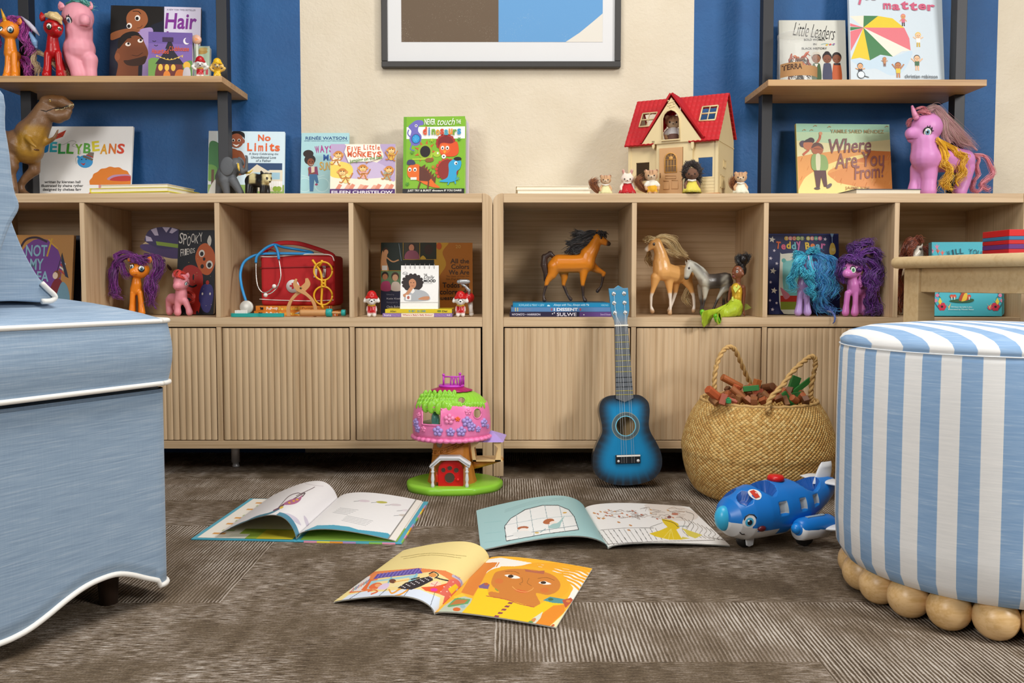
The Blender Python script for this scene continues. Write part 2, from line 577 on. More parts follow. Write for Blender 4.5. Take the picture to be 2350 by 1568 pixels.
f = t.math('ADD',f,t.math('MULTIPLY_ADD',patch2,.62,-.29))
t.base(t.ramp(f,[(.12,'#483c31'),(.40,'#6f604e'),(.62,'#988a7c'),(.9,'#c6bcb1')]))
t.b.inputs['Roughness'].default_value = .95
t.b.inputs['Specular IOR Level'].default_value = .1
t.bump(t.math('ADD',t.math('MULTIPLY',line,.25),patch2),.8,.004)
w = MB(); w.bx(-2.4,2.4,-3.2,YW,-.05,0)
structure(w.build('floor',t.m))
# ================================================================ bookcases
def bookcase(label,x0,x1,divs,right):
 side = .0265; dv = .0125; dep = .30
 a,b = Xf(x0),Xf(x1)
 root = thing('bookcase',label,'bookcase',((a + b) / 2,.0,0),group='pale oak bookcases along the wall')
 z1,z2,z3,z4 = Zf(443.5),Zf(465),Zf(729),Zf(750.5)
 z5,z6 = Zf(1012),Zf(1030)
 for s,xa in ((0,a),(1,b - side)):
  r = .024
  pl = []
  for i in range(9):
   t = math.radians(90 * i / 8)
   if s: pl.append((xa + side - r + r * math.sin(t),z1 - r + r * math.cos(t)))
   else: pl.append((xa + r - r * math.cos(t),z1 - r + r * math.sin(t)))
  pl = pl + [(xa + side,0),(xa,0)] if s else pl + [(xa + side,z1),(xa + side,0),(xa,0)]
  if s: pl = [(xa,z1)] + pl
  m = MB(); m.prism(pl,-.001,dep); m.build('side_panel',OAK_Z,root,bevel=.001)
 ia,ib = a + side,b - side
 g = .0004
 m = MB(); m.bx(ia + g,ib - g,0,dep,z2,z1 - .0005); m.build('top_panel',OAK_X,root,bevel=.0008)
 m = MB(); m.bx(ia + g,ib - g,0,dep - .013,z4,z3); m.build('shelf',OAK_X,root,bevel=.0008)
 m = MB(); m.bx(ia + g,ib - g,0,dep,z6,z5); m.build('bottom_panel',OAK_X,root,bevel=.0008)
 m = MB(); m.bx(ia + g,ib - g,dep - .012,dep - .002,z5,z2); m.build('back_panel',OAK_X,root)
 xs = [Xf(p) for p in divs]
 for x in xs:
  m = MB(); m.bx(x - dv / 2,x + dv / 2,.001,dep - .0125,z3 + g,z2 - g); m.build('divider',OAK_Z,root,bevel=.0005)
  m = MB(); m.bx(x - dv / 2,x + dv / 2,.001,dep - .0125,z5 + g,z4 - g); m.build('divider',OAK_Z,root,bevel=.0005)
 edges = [ia] + xs + [ib]
 for i in range(len(edges) - 1):
  l = edges[i] + (dv / 2 if i else 0) + (.0028 if i else .0032); r = edges[i + 1] - (dv / 2 if i < len(xs) else 0) - (.0028 if i < len(xs) else .0048)
  zt,zb = z4 - .0032,z5 + .0022
  nf = 20; N = nf * 8
  prof = []
  for q in range(N + 1):
   t = q / 8 % 1.0
   h = .0030 * math.sin(math.pi * t) ** .75 if q % 8 else 0
   if right: h *= .8
   prof.append((l + (r - l) * q / N,.0025 - h + .0012))
  pl = prof + [(r,.018),(l,.018)]
  m = MB()
  n = len(pl)
  m.add([V((x,y,zb)) for x,y in pl] + [V((x,y,zt)) for x,y in pl],[tuple(range(n)),tuple(range(n,2 * n))[::-1]],False)
  o = 0
  for k in range(n):
   j = (k + 1) % n
   m.f.append([k,n + k,n + j,j]); m.c.append(m.col); m.s.append(False)
  m.build('door',OAK_Z,root)
 for px,py in (((541,1071),(-60,1071)) if not right else ((1700,1069),(2290,1069))):
  p = fl(px,py)
  m = MB(); m.lathe([(.010,0),(.010,.004),(.0085,.006),(.0085,.012),(.0115,.013),(.0115,z6 - .001)],(p.x,p.y,0),16)
  m.build('metal_foot',M('#c9c9cb',rough=.35,metal=.3,var=.03),root)
 return root
bookcase('pale oak bookcase standing left, its doors deeply fluted, next to the blue armchair',-118,1130.3,(192.5,500.5,807),False)
bookcase('pale oak bookcase standing right, a blue guitar and a basket in front of its doors',1131.8,2366,(1454.5,1756,2055),True)
# ================================================================ black metal shelf units with one oak board
METAL = M('#26272b',rough=.5,var=.05,metal=.2)
def shelf_unit(label,posts,bx0,bx1,zt):
 xs = [pt(p,220,.21).x for p in posts]
 root = thing('wall_shelf_unit',label,'shelf',((xs[0] + xs[1]) / 2,.21,ZT),group='black metal shelf units with an oak board')
 tk = .0168
 m = MB(); m.bx(bx0,bx1,.084,YW - .002,zt - tk,zt)
 m.build('shelf_board',OAK_SHELF,root,bevel=.0008)
 for x in xs:
  m = MB(); m.bx(x - .0145,x + .0145,.193,.228,ZT,zt - tk); m.bx(x - .0145,x + .0145,.193,.228,zt,1.62)
  m.build('post',METAL,root,bevel=.001)
 return root
ZL = pt(509,174,.084).z; ZR = pt(1763,182.5,.084).z
shelf_unit('black metal shelf unit with oak board on the left blue wall band',(66,515),pt(66,180,.21).x - .05,pt(509,180,.084).x,ZL)
shelf_unit('black metal shelf unit with oak board on the right blue wall band',(1757,2196),pt(1763,190,.084).x,pt(2265,190,.084).x,ZR)
# ================================================================ framed print
def frame():
 Yf = .297
 a,b,zb = pt(875,110,Yf).x,pt(1425,110,Yf).x,Zf(154,Yf)
 zt = zb + .50; fw = 13.5 * K(Yf)
 root = thing('wall_picture','black framed abstract print hanging on the cream wall','picture',((a + b) / 2,Yf,zb))
 m = MB()
 m.bx(a,b,Yf,YW - .001,zb,zb + fw); m.bx(a,b,Yf,YW - .001,zt - fw,zt)
 m.bx(a,a + fw,Yf,YW - .001,zb + fw,zt - fw); m.bx(b - fw,b,Yf,YW - .001,zb + fw,zt - fw)
 m.build('frame',M('#33312f',rough=.5,var=.1,vs=60),root,bevel=.002)
 m = MB(); m.bx(a + fw,b - fw,.306,.312,zb + fw,zt - fw)
 m.build('mat_board',M('#d8d9da',rough=.8,var=.01),root)
 x0,x1 = pt(921,50,.3058).x,pt(1383,50,.3058).x; z0 = Zf(96.5,.3058)
 t = NT('printed_sheet')
 vec = t.coord()
 sp = t.noise(vec,420,4,.8)
 pat = t.noise(vec,9,3)
 spk = t.math('GREATER_THAN',t.math('ADD',sp,t.math('MULTIPLY',pat,.28)),.80)
 c = t.n('ShaderNodeAttribute',attribute_name='Col').outputs[0]
 t.base(t.mix(t.math('MULTIPLY',spk,.45),c,lin('#e8e0cc')))
 t.b.inputs['Roughness'].default_value = .12
 A = Art(921,-350,1383,96.5,x1 - x0,446.5 * K(.3058),eps=2e-4)
 A.rect(921,-350,1383,96.5,'#6e5f50')
 A.rect(1144,-350,1383,96.5,'#6b9fd0')
 A.poly([(1298,96.5),(1330,76),(1360,52),(1383,33),(1383,96.5)],'#dedad0')
 A.poly([(921,-350),(1144,-350),(1144,-120),(1100,-180),(1020,-230),(921,-250)],'#dedad0')
 A.v = [(v[0] + (x0 + x1) / 2,v[1] + .3058,v[2] + z0) for v in A.v]
 A.build('print',t.m,root)
frame()
# ================================================================ armchair
def linen(name,c1,c2,axes):
 t = NT(name)
 a = t.noise(t.coord(axes[0]),1.0,3,.6)
 b = t.noise(t.coord(axes[1]),1.0,3,.6)
 f = t.math('ADD',t.math('MULTIPLY',a,.82),t.math('MULTIPLY',b,.18))
 t.base(t.ramp(f,[(.33,c1),(.52,c2),(.74,'#a9bacb')]) if c1 else t.ramp(f,[(.3,c2),(.7,c2)]))
 t.b.inputs['Roughness'].default_value = .9
 t.b.inputs['Sheen Weight'].default_value = .15
 t.bump(f,.25,.0008)
 return t.m
def armchair():
 O = fl(400,1332,.028); O.z = 0
 d1 = fl(0,1475,.028) - fl(400,1332,.028)
 U = -V((d1.x,d1.y,0)).normalized(); W = V((-U.y,U.x,0))
 root = thing('armchair','light blue armchair with white piping and loose seat cushion at the left','armchair',O,(0,0,math.atan2(U.y,U.x)))
 def side(px,py,v=0.0):
  d = ray(px,py); o = V((0,-D,HC)); n = W
  q = o + d * (((O + W * v) - o).dot(n) / d.dot(n))
  return ((q - O).dot(U),q.z)
 fab = linen('blue_linen','#8097b0','#8ea5bd',((14,14,420),(420,420,30)))
 pip = M('#eeece6',rough=.8,var=.03,vs=400,bump=.2)
 wd = .60
 zt = side(398,889)[1]
 bot = [side(*p) for p in ((401,1331),(380,1333),(340,1327),(300,1318),(265,1317),(225,1330),(190,1348),(150,1377),(110,1410),(70,1440),(35,1460),(0,1475))]
 u0 = bot[-1][0]
 bot += [(u0 - .05,bot[-1][1]),(u0 - .12,bot[-1][1] + .006),(u0 - .2,bot[0][1] + .03),(u0 - .3,bot[0][1] + .01),(u0 - .36,bot[0][1])]
 ub = bot[-1][0]
 bp = [(p.x,p.y) for p in spline([V((a,b,0)) for a,b in bot],4)]
 m = MB()
 def ring(z_of):
  out = []
  r = .028
  N = 60
  for a,b in bp[::-1]:
   if a < -r: out.append((a,0.0,b))
  zc = bp[0][1]
  for i in range(0,10):
   t = math.radians(90 * i / 9); out.append((-r + r * math.sin(t),r - r * math.cos(t),zc))
  nn = 30
  for i in range(1,nn):
   s = i / nn; out.append((0,r + (wd - 2 * r) * s,zc + .012 * math.sin(math.pi * s) ** 2))
  for i in range(0,10):
   t = math.radians(90 * i / 9); out.append((-r + r * math.cos(t),wd - r + r * math.sin(t),zc))
  out.append((ub,wd,zc))
  return out
 rg = ring(0)
 n = len(rg)
 vs = []; nz = 14
 for j in range(nz + 1):
  s = j / nz
  for a,v,z in rg:
   vs.append(V((a,v,z + (zt - z) * s)))
 fs = []
 for j in range(nz):
  for i in range(n - 1): fs.append((j * n + i,j * n + i + 1,(j + 1) * n + i + 1,(j + 1) * n + i))
 m.add(vs,fs,True)
 m.add([V((a,v,zt)) for a,v,z in rg],[tuple(range(n))],False)
 m.add([V((a,v,z)) for a,v,z in (rg[0],rg[-1])] + [V((rg[-1][0],rg[-1][1],zt)),V((rg[0][0],rg[0][1],zt))],[(0,1,2,3)],False)
 sk = m.build('skirted_base',fab,root,True)
 sd = sk.modifiers.new('thick','SOLIDIFY'); sd.thickness = .006; sd.offset = -1
 m = MB(); m.tube([V((a,v,z)) + V((0,-.001,-.001)) for a,v,z in rg],.0042,8)
 m.build('skirt_piping',pip,sk,True)
 for a,v in ((-.07,.07),(-.07,wd - .07),(ub + .07,.07),(ub + .07,wd - .07)):
  m = MB(); m.lathe([(.014,0),(.02,.12),(.02,.2)],(a,v,0),12); m.build('foot',M('#3a2a20',rough=.5),root,True)
 z_t = side(388,735)[1]; z_b = side(400,874)[1]
 uf,ubk,v0,v1 = .004,ub + .01,-.012,wd + .012
 def plan(r,off=0):
  out = []
  for cx,cy,a0 in ((uf - r,v0 + r,-90),(uf - r,v1 - r,0),(ubk + r,v1 - r,90),(ubk + r,v0 + r,180)):
   for i in range(9):
    t = math.radians(a0 + 90 * i / 8); out.append((cx + (r + off) * math.cos(t),cy + (r + off) * math.sin(t)))
  return out
 P0 = plan(.035); n = len(P0)
 m = MB(); vs = []; fs = []
 lev = [(z_b,0)] + [(z_b + (z_t - z_b) * s,.008 * math.sin(math.pi * s)) for s in (.15,.35,.5,.65,.85)] + [(z_t,0)]
 for z,off in lev: vs += [V((a,b,z)) for a,b in plan(.035,off)]
 for j in range(len(lev) - 1):
  for i in range(n):
   k = (i + 1) % n; fs.append((j * n + i,j * n + k,(j + 1) * n + k,(j + 1) * n + i))
 m.add(vs,fs)
 ca,cb2 = (uf + ubk) / 2,(v0 + v1) / 2
 R = 12
 for sgn,zz,crown in ((1,z_t,.047),(-1,z_b,-.004)):
  vs = []; fs = []
  for j in range(R + 1):
   s = 1 - j / R
   h = crown * (1 - s ** 3.2)
   vs += [V((ca + (a - ca) * s,cb2 + (b - cb2) * s,zz + h)) for a,b in P0]
  for j in range(R):
   for i in range(n):
    k = (i + 1) % n; q = (j * n + i,j * n + k,(j + 1) * n + k,(j + 1) * n + i)
    fs.append(q if sgn > 0 else q[::-1])
  m.add(vs,fs)
 cu = m.build('seat_cushion',fab,root,True)
 for nm,z in (('top_piping',z_t),('bottom_piping',z_b)):
  m = MB(); q = plan(.035,.002); m.tube([V((a,b,z)) for a,b in q + q[:2]],.0038,8); m.build(nm,pip,cu,True)
 pf = [side(*p,.05) for p in ((-160,250),(-30,300),(0,420),(22,492),(50,565),(80,622),(104,655),(124,676),(126,688),(100,694),(60,692),(0,692),(-160,700))]
 m = MB(); m.prism([(p.x,p.y) for p in spline([V((a,b,0)) for a,b in pf],5)],.05,wd - .04,lambda a,y,b: V((a,y,b)),True)
 bc = m.build('back_cushion',fab,root,True,bevel=.012,seg=4)
 m = MB()
 q = [side(*p,.045) for p in ((98,650),(112,664),(125,676),(128,684),(118,691),(98,692))]
 m.tube(spline([V((a,.047,b)) for a,b in q],4),.004,8)
 m.build('back_piping',pip,bc,True)
 m = MB()
 q = [side(*p,.03) for p in ((-12,300),(-2,350),(4,400),(10,440),(19,462),(20,478),(16,494))]
 m.tube(spline([V((a,.032,b)) for a,b in q],4),.005,8)
 m.build('wing_piping',pip,bc,True)
 bp2 = [side(*p,.028) for p in ((-220,150),(-30,200),(-10,300),(0,360),(5,410),(12,445),(20,466),(19,486),(0,520),(-60,640),(-220,690))]
 m = MB(); m.prism([(p.x,p.y) for p in spline([V((a,b,0)) for a,b in bp2],4)],.0,.045,lambda a,y,b: V((a,y,b)),True)
 m.build('side_wing',fab,root,True,bevel=.008,seg=3)
 return root
CHAIR = armchair()
# ================================================================ striped ottoman
def stripes(name,expr):
 t = NT(name)
 vec = t.coord()
 s = t.n('ShaderNodeSeparateXYZ'); t.t.links.new(vec,s.inputs[0])
 f = expr(t,s.outputs)
 fr = t.math('FRACT',f)
 mk = t.n('ShaderNodeMapRange'); mk.inputs[1].default_value = .49; mk.inputs[2].default_value = .51
 t.t.links.new(fr,mk.inputs[0])
 sl = t.noise(t.coord((25,25,420)),1,3,.6)
 bl = t.ramp(sl,[(.35,'#86a9d0'),(.6,'#94b4d7'),(.78,'#b4cce4')])
 wh = t.ramp(sl,[(.3,'#e8e9e8'),(.7,'#f2f2f0')])
 t.base(t.mix(mk.outputs[0],bl,wh))
 t.b.inputs['Roughness'].default_value = .9
 t.bump(sl,.15,.0006)
 return t.m
def ottoman():
 c = V((.792,-.872,0)); R = .241
 root = thing('ottoman','round blue and white striped ottoman on a ring of wooden balls','ottoman',c)
 ang = lambda t,o: t.math('ADD',t.math('MULTIPLY',t.math('ARCTAN2',o[1],o[0]),28 / (2 * math.pi)),20.07)
 ms = stripes('striped_linen_side',ang)
 mt = stripes('striped_linen_top',lambda t,o: t.math('ADD',t.math('MULTIPLY',o[0],1 / .047),20.41))
 zs = .409
 m = MB(); m.lathe([(R - .03,.052),(R - .012,.056),(R - .001,.075),(R + .002,.12),(R + .002,.3),(R,zs - .01),(R - .002,zs)],(0,0,0),96)
 m.build('body',ms,root,True)
 m = MB(); m.lathe([(R - .002,zs),(R - .001,zs + .008),(R - .006,zs + .015),(R - .016,zs + .021),(R - .045,zs + .029),(R - .11,zs + .035),(.05,zs + .037),(0,zs + .0372)],(0,0,0),96)
 m.build('top_cushion',mt,root,True)
 m = MB(); m.lathe([(R - .002,zs - .0012),(R + .0004,zs),(R - .002,zs + .0012)],(0,0,0),96); m.build('seam',M('#dfe3e6',rough=.9),root,True)
 wd_ = wood('turned_maple','#e2bd88','#d2a96c',0,1.2,.35)
 m = MB(); m.lathe([(0,.035),(.2,.035),(.2,.056),(0,.056)],(0,0,0),48); m.build('base_board',M('#3b2c20',rough=.7),root,True)
 for i in range(21):
  a = 2 * math.pi * (i + .18) / 21
  m = MB(); m.ball((.205 * math.cos(a),.205 * math.sin(a),.0315),(.0318,.0318,.0315),24,16)
  m.build('ball_foot',wd_,root,True)
ottoman()
# ================================================================ small table at the right
def table():
 P = V((.870,-.35,0))
 a = V((.266,-.964,0)); rz = math.atan2(.266,.964)
 root = thing('table','light wooden table with square legs behind the striped ottoman','table',P,(0,0,rz))
 zt = pt(2090,590,P.y).z; tk = .0255
 m = MB()
 L,Wd = .80,.62; ov = .028
 pr = []
 for i in range(9):
  t = math.radians(-90 + 180 * i / 8); pr.append((tk / 2 * math.cos(t),zt - tk / 2 + tk / 2 * math.sin(t)))
 r = .03
 loop = []
 for cx,cy,a0 in ((-ov + r,ov - r,90),(-ov + r,-L + r,180),(Wd - r,-L + r,270),(Wd - r,ov - r,0)):
  for i in range(7):
   t = math.radians(a0 + 15 * i); loop.append((cx,cy,math.cos(t),math.sin(t)))
 vs = []; fs = []; n = len(loop)
 for off,z in pr:
  for cx,cy,dx,dy in loop: vs.append(V((cx + dx * (r - tk / 2 + off),cy + dy * (r - tk / 2 + off),z)))
 for j in range(len(pr) - 1):
  for i in range(n):
   k = (i + 1) % n; fs.append((j * n + i,j * n + k,(j + 1) * n + k,(j + 1) * n + i))
 fs.append(tuple(range(n))[::-1]);
 m.add(vs,fs); m.add([vs[(len(pr) - 1) * n + i] for i in range(n)],[tuple(range(n))],False)
 m.build('tabletop',BEECH,root,True)
 lw = .045
 for x,y in ((0,-lw),(0,-L + .08),(Wd - .08,-lw),(Wd - .08,-L + .08)):
  q = MB(); q.bx(x,x + lw,y,y + lw,0,zt - tk - .0003); q.build('leg',BEECH,root,True,bevel=.002)
 ah = .051
 for x0,x1,y0,y1 in ((.006,.026,-L + .08 + lw + .0005,-lw - .0005),(Wd - .062,Wd - .042,-L + .08 + lw + .0005,-lw - .0005),(lw + .0005,Wd - .0805,-.028,-.008),(lw + .0005,Wd - .0805,-L + .09,-L + .11)):
  q = MB(); q.bx(x0,x1,y0,y1,zt - tk - ah,zt - tk - .0003); q.build('apron',BEECH,root,True,bevel=.0015)
 return zt
TABLE_Z = table()
# ================================================================ open books on the carpet
class Raster:
 """colours of a printed page, cell by cell; shapes are given in picture coordinates of the page's own points"""
 def __init__(s,fn,nu,nv,paper):
  s.fn,s.nu,s.nv = fn,nu,nv
  uu = (np.arange(nu) + .5) / nu; vv = (np.arange(nv) + .5) / nv
  A = np.zeros((nv,nu)); B = np.zeros((nv,nu))
  for j in range(nv):
   for i in range(nu):
    A[j,i],B[j,i] = proj(fn(uu[i],vv[j]))
  s.A,s.B = A,B
  s.U,s.Vv = np.meshgrid(uu,vv)
  s.c = np.tile(np.array(lin(paper)),(nv,nu,1))
 def put(s,m,col): s.c[m] = lin(col); return s
 def ins(s,pts):
  m = np.zeros(s.A.shape,bool); n = len(pts)
  for i in range(n):
   x0,y0 = pts[i]; x1,y1 = pts[(i + 1) % n]
   if y0 == y1: continue
   c = ((s.B > y0) != (s.B > y1)) & (s.A < (x1 - x0) * (s.B - y0) / (y1 - y0) + x0)
   m ^= c
  return m
 def poly(s,pts,col): return s.put(s.ins(pts),col)
 def blobby(s,pts,col): return s.poly([(p.x,p.y) for p in spline([V((a,b,0)) for a,b in pts],6,True)],col)
 def ell(s,a,b,ra,rb,col,rot=0):
  c,d = math.cos(rot),math.sin(rot)
  x,y = s.A - a,s.B - b
  return s.put(((x * c + y * d) / ra) ** 2 + ((-x * d + y * c) / rb) ** 2 < 1,col)
 def line(s,pts,w,col,curve=True):
  if curve and len(pts) > 2: pts = [(p.x,p.y) for p in spline([V((a,b,0)) for a,b in pts],5)]
  m = np.zeros(s.A.shape,bool)
  for (x0,y0),(x1,y1) in zip(pts,pts[1:]):
   dx,dy = x1 - x0,y1 - y0; L = dx * dx + dy * dy or 1
   t = np.clip(((s.A - x0) * dx + (s.B - y0) * dy) / L,0,1)
   m |= (s.A - x0 - t * dx) ** 2 + (s.B - y0 - t * dy) ** 2 < (w / 2) ** 2
  return s.put(m,col)
 def build(s,name,parent):
  m = MB()
  nu,nv = s.nu,s.nv
  m.grid(s.fn,nu,nv)
  m.c = [tuple(x) for x in s.c.reshape(-1,4)]
  m.v = [tuple(p) for p in m.v]
  return m.build(name,PRINT(),parent)
def open_book(label,S0,es,ew,w,h,lw,la,lb,rw,ra,rb,drawL,drawR,cover,hard,paperL,paperR,group,tag_extra=None,lpk=.42):
 """S0 spine's front end on the carpet; es runs along the spine, ew to the right; la/lb, ra/rb arch heights front/back"""
 root = thing('open_book',label,'book',(S0[0],S0[1],0),group=group)
 S = V((S0[0],S0[1],0)); es = V((es[0],es[1],0)).normalized(); ew = V((ew[0],ew[1],0)).normalized()
 z0 = .0035 if hard else .0015
 def prof(u,pk):
  q = u ** (math.log(.5) / math.log(pk))
  return math.sin(math.pi * q) ** .85 if 0 < q < 1 else 0
 def left(u,v,dz=0):
  k = 1 - u
  a = lb + (la - lb) * v
  return S - ew * (lw * (k - .16 * math.sin(math.pi * k) * (a / .05))) + es * (h * (1 - v)) + V((0,0,z0 + .002 + a * prof(k,lpk) + dz + .005 * k * (1 - k)))
 def right(u,v,dz=0):
  a = rb + (ra - rb) * v
  return S + ew * (rw * u) + es * (h * (1 - v)) + V((0,0,z0 + .002 + a * prof(u,.3) + dz))
 m = MB()
 if hard:
  for sg,ln in ((-1,w),(1,w)):
   c = S + ew * (sg * (ln / 2 + .004)) + es * (h / 2) + V((0,0,.0016))
   m.box(c,(ln + .004,h + .012,.0028),Mx((ew,es,V((0,0,1)))).transposed())
  m.box(S + es * (h / 2) + V((0,0,.0012)),(.014,h + .012,.0024),Mx((ew,es,V((0,0,1)))).transposed())
  m.build('cover',M(cover,rough=.35),root,bevel=.0006)
 else:
  m.grid(lambda u,v: left(u,v,-.0022),24,4); m.grid(lambda u,v: right(u,v,-.0022),24,4)
  m.build('cover',M(cover,rough=.35),root)
 m = MB(paperL)
 for dz in (-.0006,-.0013):
  m.grid(lambda u,v: left(u,v,dz),28,3)
 for dz in (-.0006,-.0013):
  m.grid(lambda u,v: right(u,v,dz),28,3)
 m.build('leaves',PAPER(),root)
 L = Raster(left,280,220,paperL); drawL(L); L.build('left_page',root)
 R = Raster(right,280,220,paperR); drawR(R); R.build('right_page',root)
 return root,left,right
def bookA():
 def dl(r):
  r.line([(622,1178),(650,1160),(690,1136),(700,1132),(694,1140)],2.2,'#55464f')
  r.line([(560,1200),(590,1186),(620,1178),(640,1168)],4,'#3f7f96')
  r.line([(530,1214),(560,1200),(600,1188)],6,'#4c8ea6')
  r.line([(640,1164),(662,1140),(682,1132),(693,1134)],1.6,'#6a5a62')
  r.line([(680,1138),(700,1129),(715,1122),(722,1118)],1.5,'#6a5a62')
  r.blobby([(650,1158),(664,1148),(686,1142),(694,1136),(688,1150),(672,1158)],'#b0688e')
  for a,b in ((664,1154),(674,1150),(682,1147)): r.ell(a,b,3,2,'#e0a83a')
  r.line([(628,1172),(640,1166),(650,1158)],3,'#6d3c58'); r.ell(646,1165,5,2.4,'#d8bb3f',-.4)
  r.blobby([(640,1178),(662,1179),(682,1190),(691,1206),(676,1198),(658,1186)],'#cfc8d8')
  r.blobby([(697,1184),(704,1190),(710,1206),(706,1212),(700,1200)],'#cdc6d4')
  r.line([(700,1110),(720,1114),(742,1116)],1,'#c8bfc6')
  r.put((r.Vv > .93) & (r.U > .62),'#4a88a2')
 def dr(r):
  r.poly([(683,1240),(700,1218),(728,1206),(765,1205),(800,1209),(822,1216),(860,1220),(890,1224),(900,1232),(890,1250),(690,1250)],'#4aa2bd')
  r.poly([(683,1240),(702,1224),(740,1216),(790,1222),(840,1234),(900,1238),(890,1250),(690,1250)],'#4b92aa')
  for a,b,c in ((836,1150,'#d9ccd4'),(876,1153,'#b9b552'),(908,1159,'#d6cdd0'),(935,1172,'#ded6da'),(928,1183,'#c9bfb6')):
   r.ell(a,b,13,2.6,c,.05); r.line([(a - 12,b),(a - 24,b + 1)],.9,'#7d8288',False)
  for k in range(5): r.line([(780 - 4 * k,1166 + 2.6 * k),(822 - 6 * k,1171 + 2.6 * k)],.9,'#aeb0b4',False)
  for k in range(5): r.line([(796 - 3 * k,1184 + 2.6 * k),(856 - 4 * k,1196 + 2.7 * k)],.9,'#aeb0b4',False)
  r.put((r.U > .93),'#eae5dd')
  r.put((np.abs(r.U - .928) < .006),'#8c8a86')
 S = fl(680,1243); e = fl(787,1141) - S
 root,L,R = open_book('open hardback picture book with a blue hill page, left of the three on carpet',(S.x,S.y),(e.x,e.y),(e.y,-e.x),.205,.312,.165,.046,.042,.198,.021,.018,dl,dr,'#49a9c4',True,'#eceaec','#ecebeb','open picture books on the carpet')
 es = V((e.x,e.y,0)).normalized(); ew = V((es.y,-es.x,0))
 c0 = V((S.x,S.y,0))
 def endp(u,v): return c0 - ew * (.008 + .193 * (1 - u)) + es * (.312 * (1 - v)) + V((0,0,.0036 + .0004 * u))
 r = Raster(endp,110,110,'#f0ece2')
 k = 0
 for v in (.12,.2,.3,.46,.53,.6,.67,.83,.9):
  r.put((np.abs(r.Vv - v) < .018) & (np.abs(r.U - (.17 + .05 * (k % 2))) < .07),('#dc9f57','#b4c48f')[k % 2]); k += 1
 r.put((r.Vv > .78) & (r.U > .38),'#9bb545'); r.put((r.Vv > .80) & (r.U > .62),'#d2c43c')
 r.put((r.Vv > .9) & (r.U < .5) & (r.U > .3),'#e6e3d6')
 r.build('endpaper',root)
 def endq(u,v): return c0 + ew * (.008 + .193 * u) + es * (.312 * (1 - v)) + V((0,0,.0036))
 r = Raster(endq,60,40,'#eee8dc'); r.put(r.Vv > .7,'#93bb4e'); r.build('endpaper',root)
 m = MB(); cols = ['#8cc45c','#e59ab4','#f0dc4a','#f0a03c','#b79ac8','#5fb3c0']
 for i in range(12):
  m.paint(cols[i % 6]); m.box(c0 + ew * .2105 + es * (.312 * (i + .5) / 12 - .002) + V((0,0,.0018)),(.0026,.0258,.0034),Mx((ew,es,V((0,0,1)))).transposed())
 for i in range(7):
  m.paint(cols[(i + 1) % 6]); m.box(c0 + ew * (.03 + .026 * i) - es * .0062 + V((0,0,.0018)),(.0258,.002,.0032),Mx((ew,es,V((0,0,1)))).transposed())
 m.build('cover_edge',PRINT(),root)
bookA()
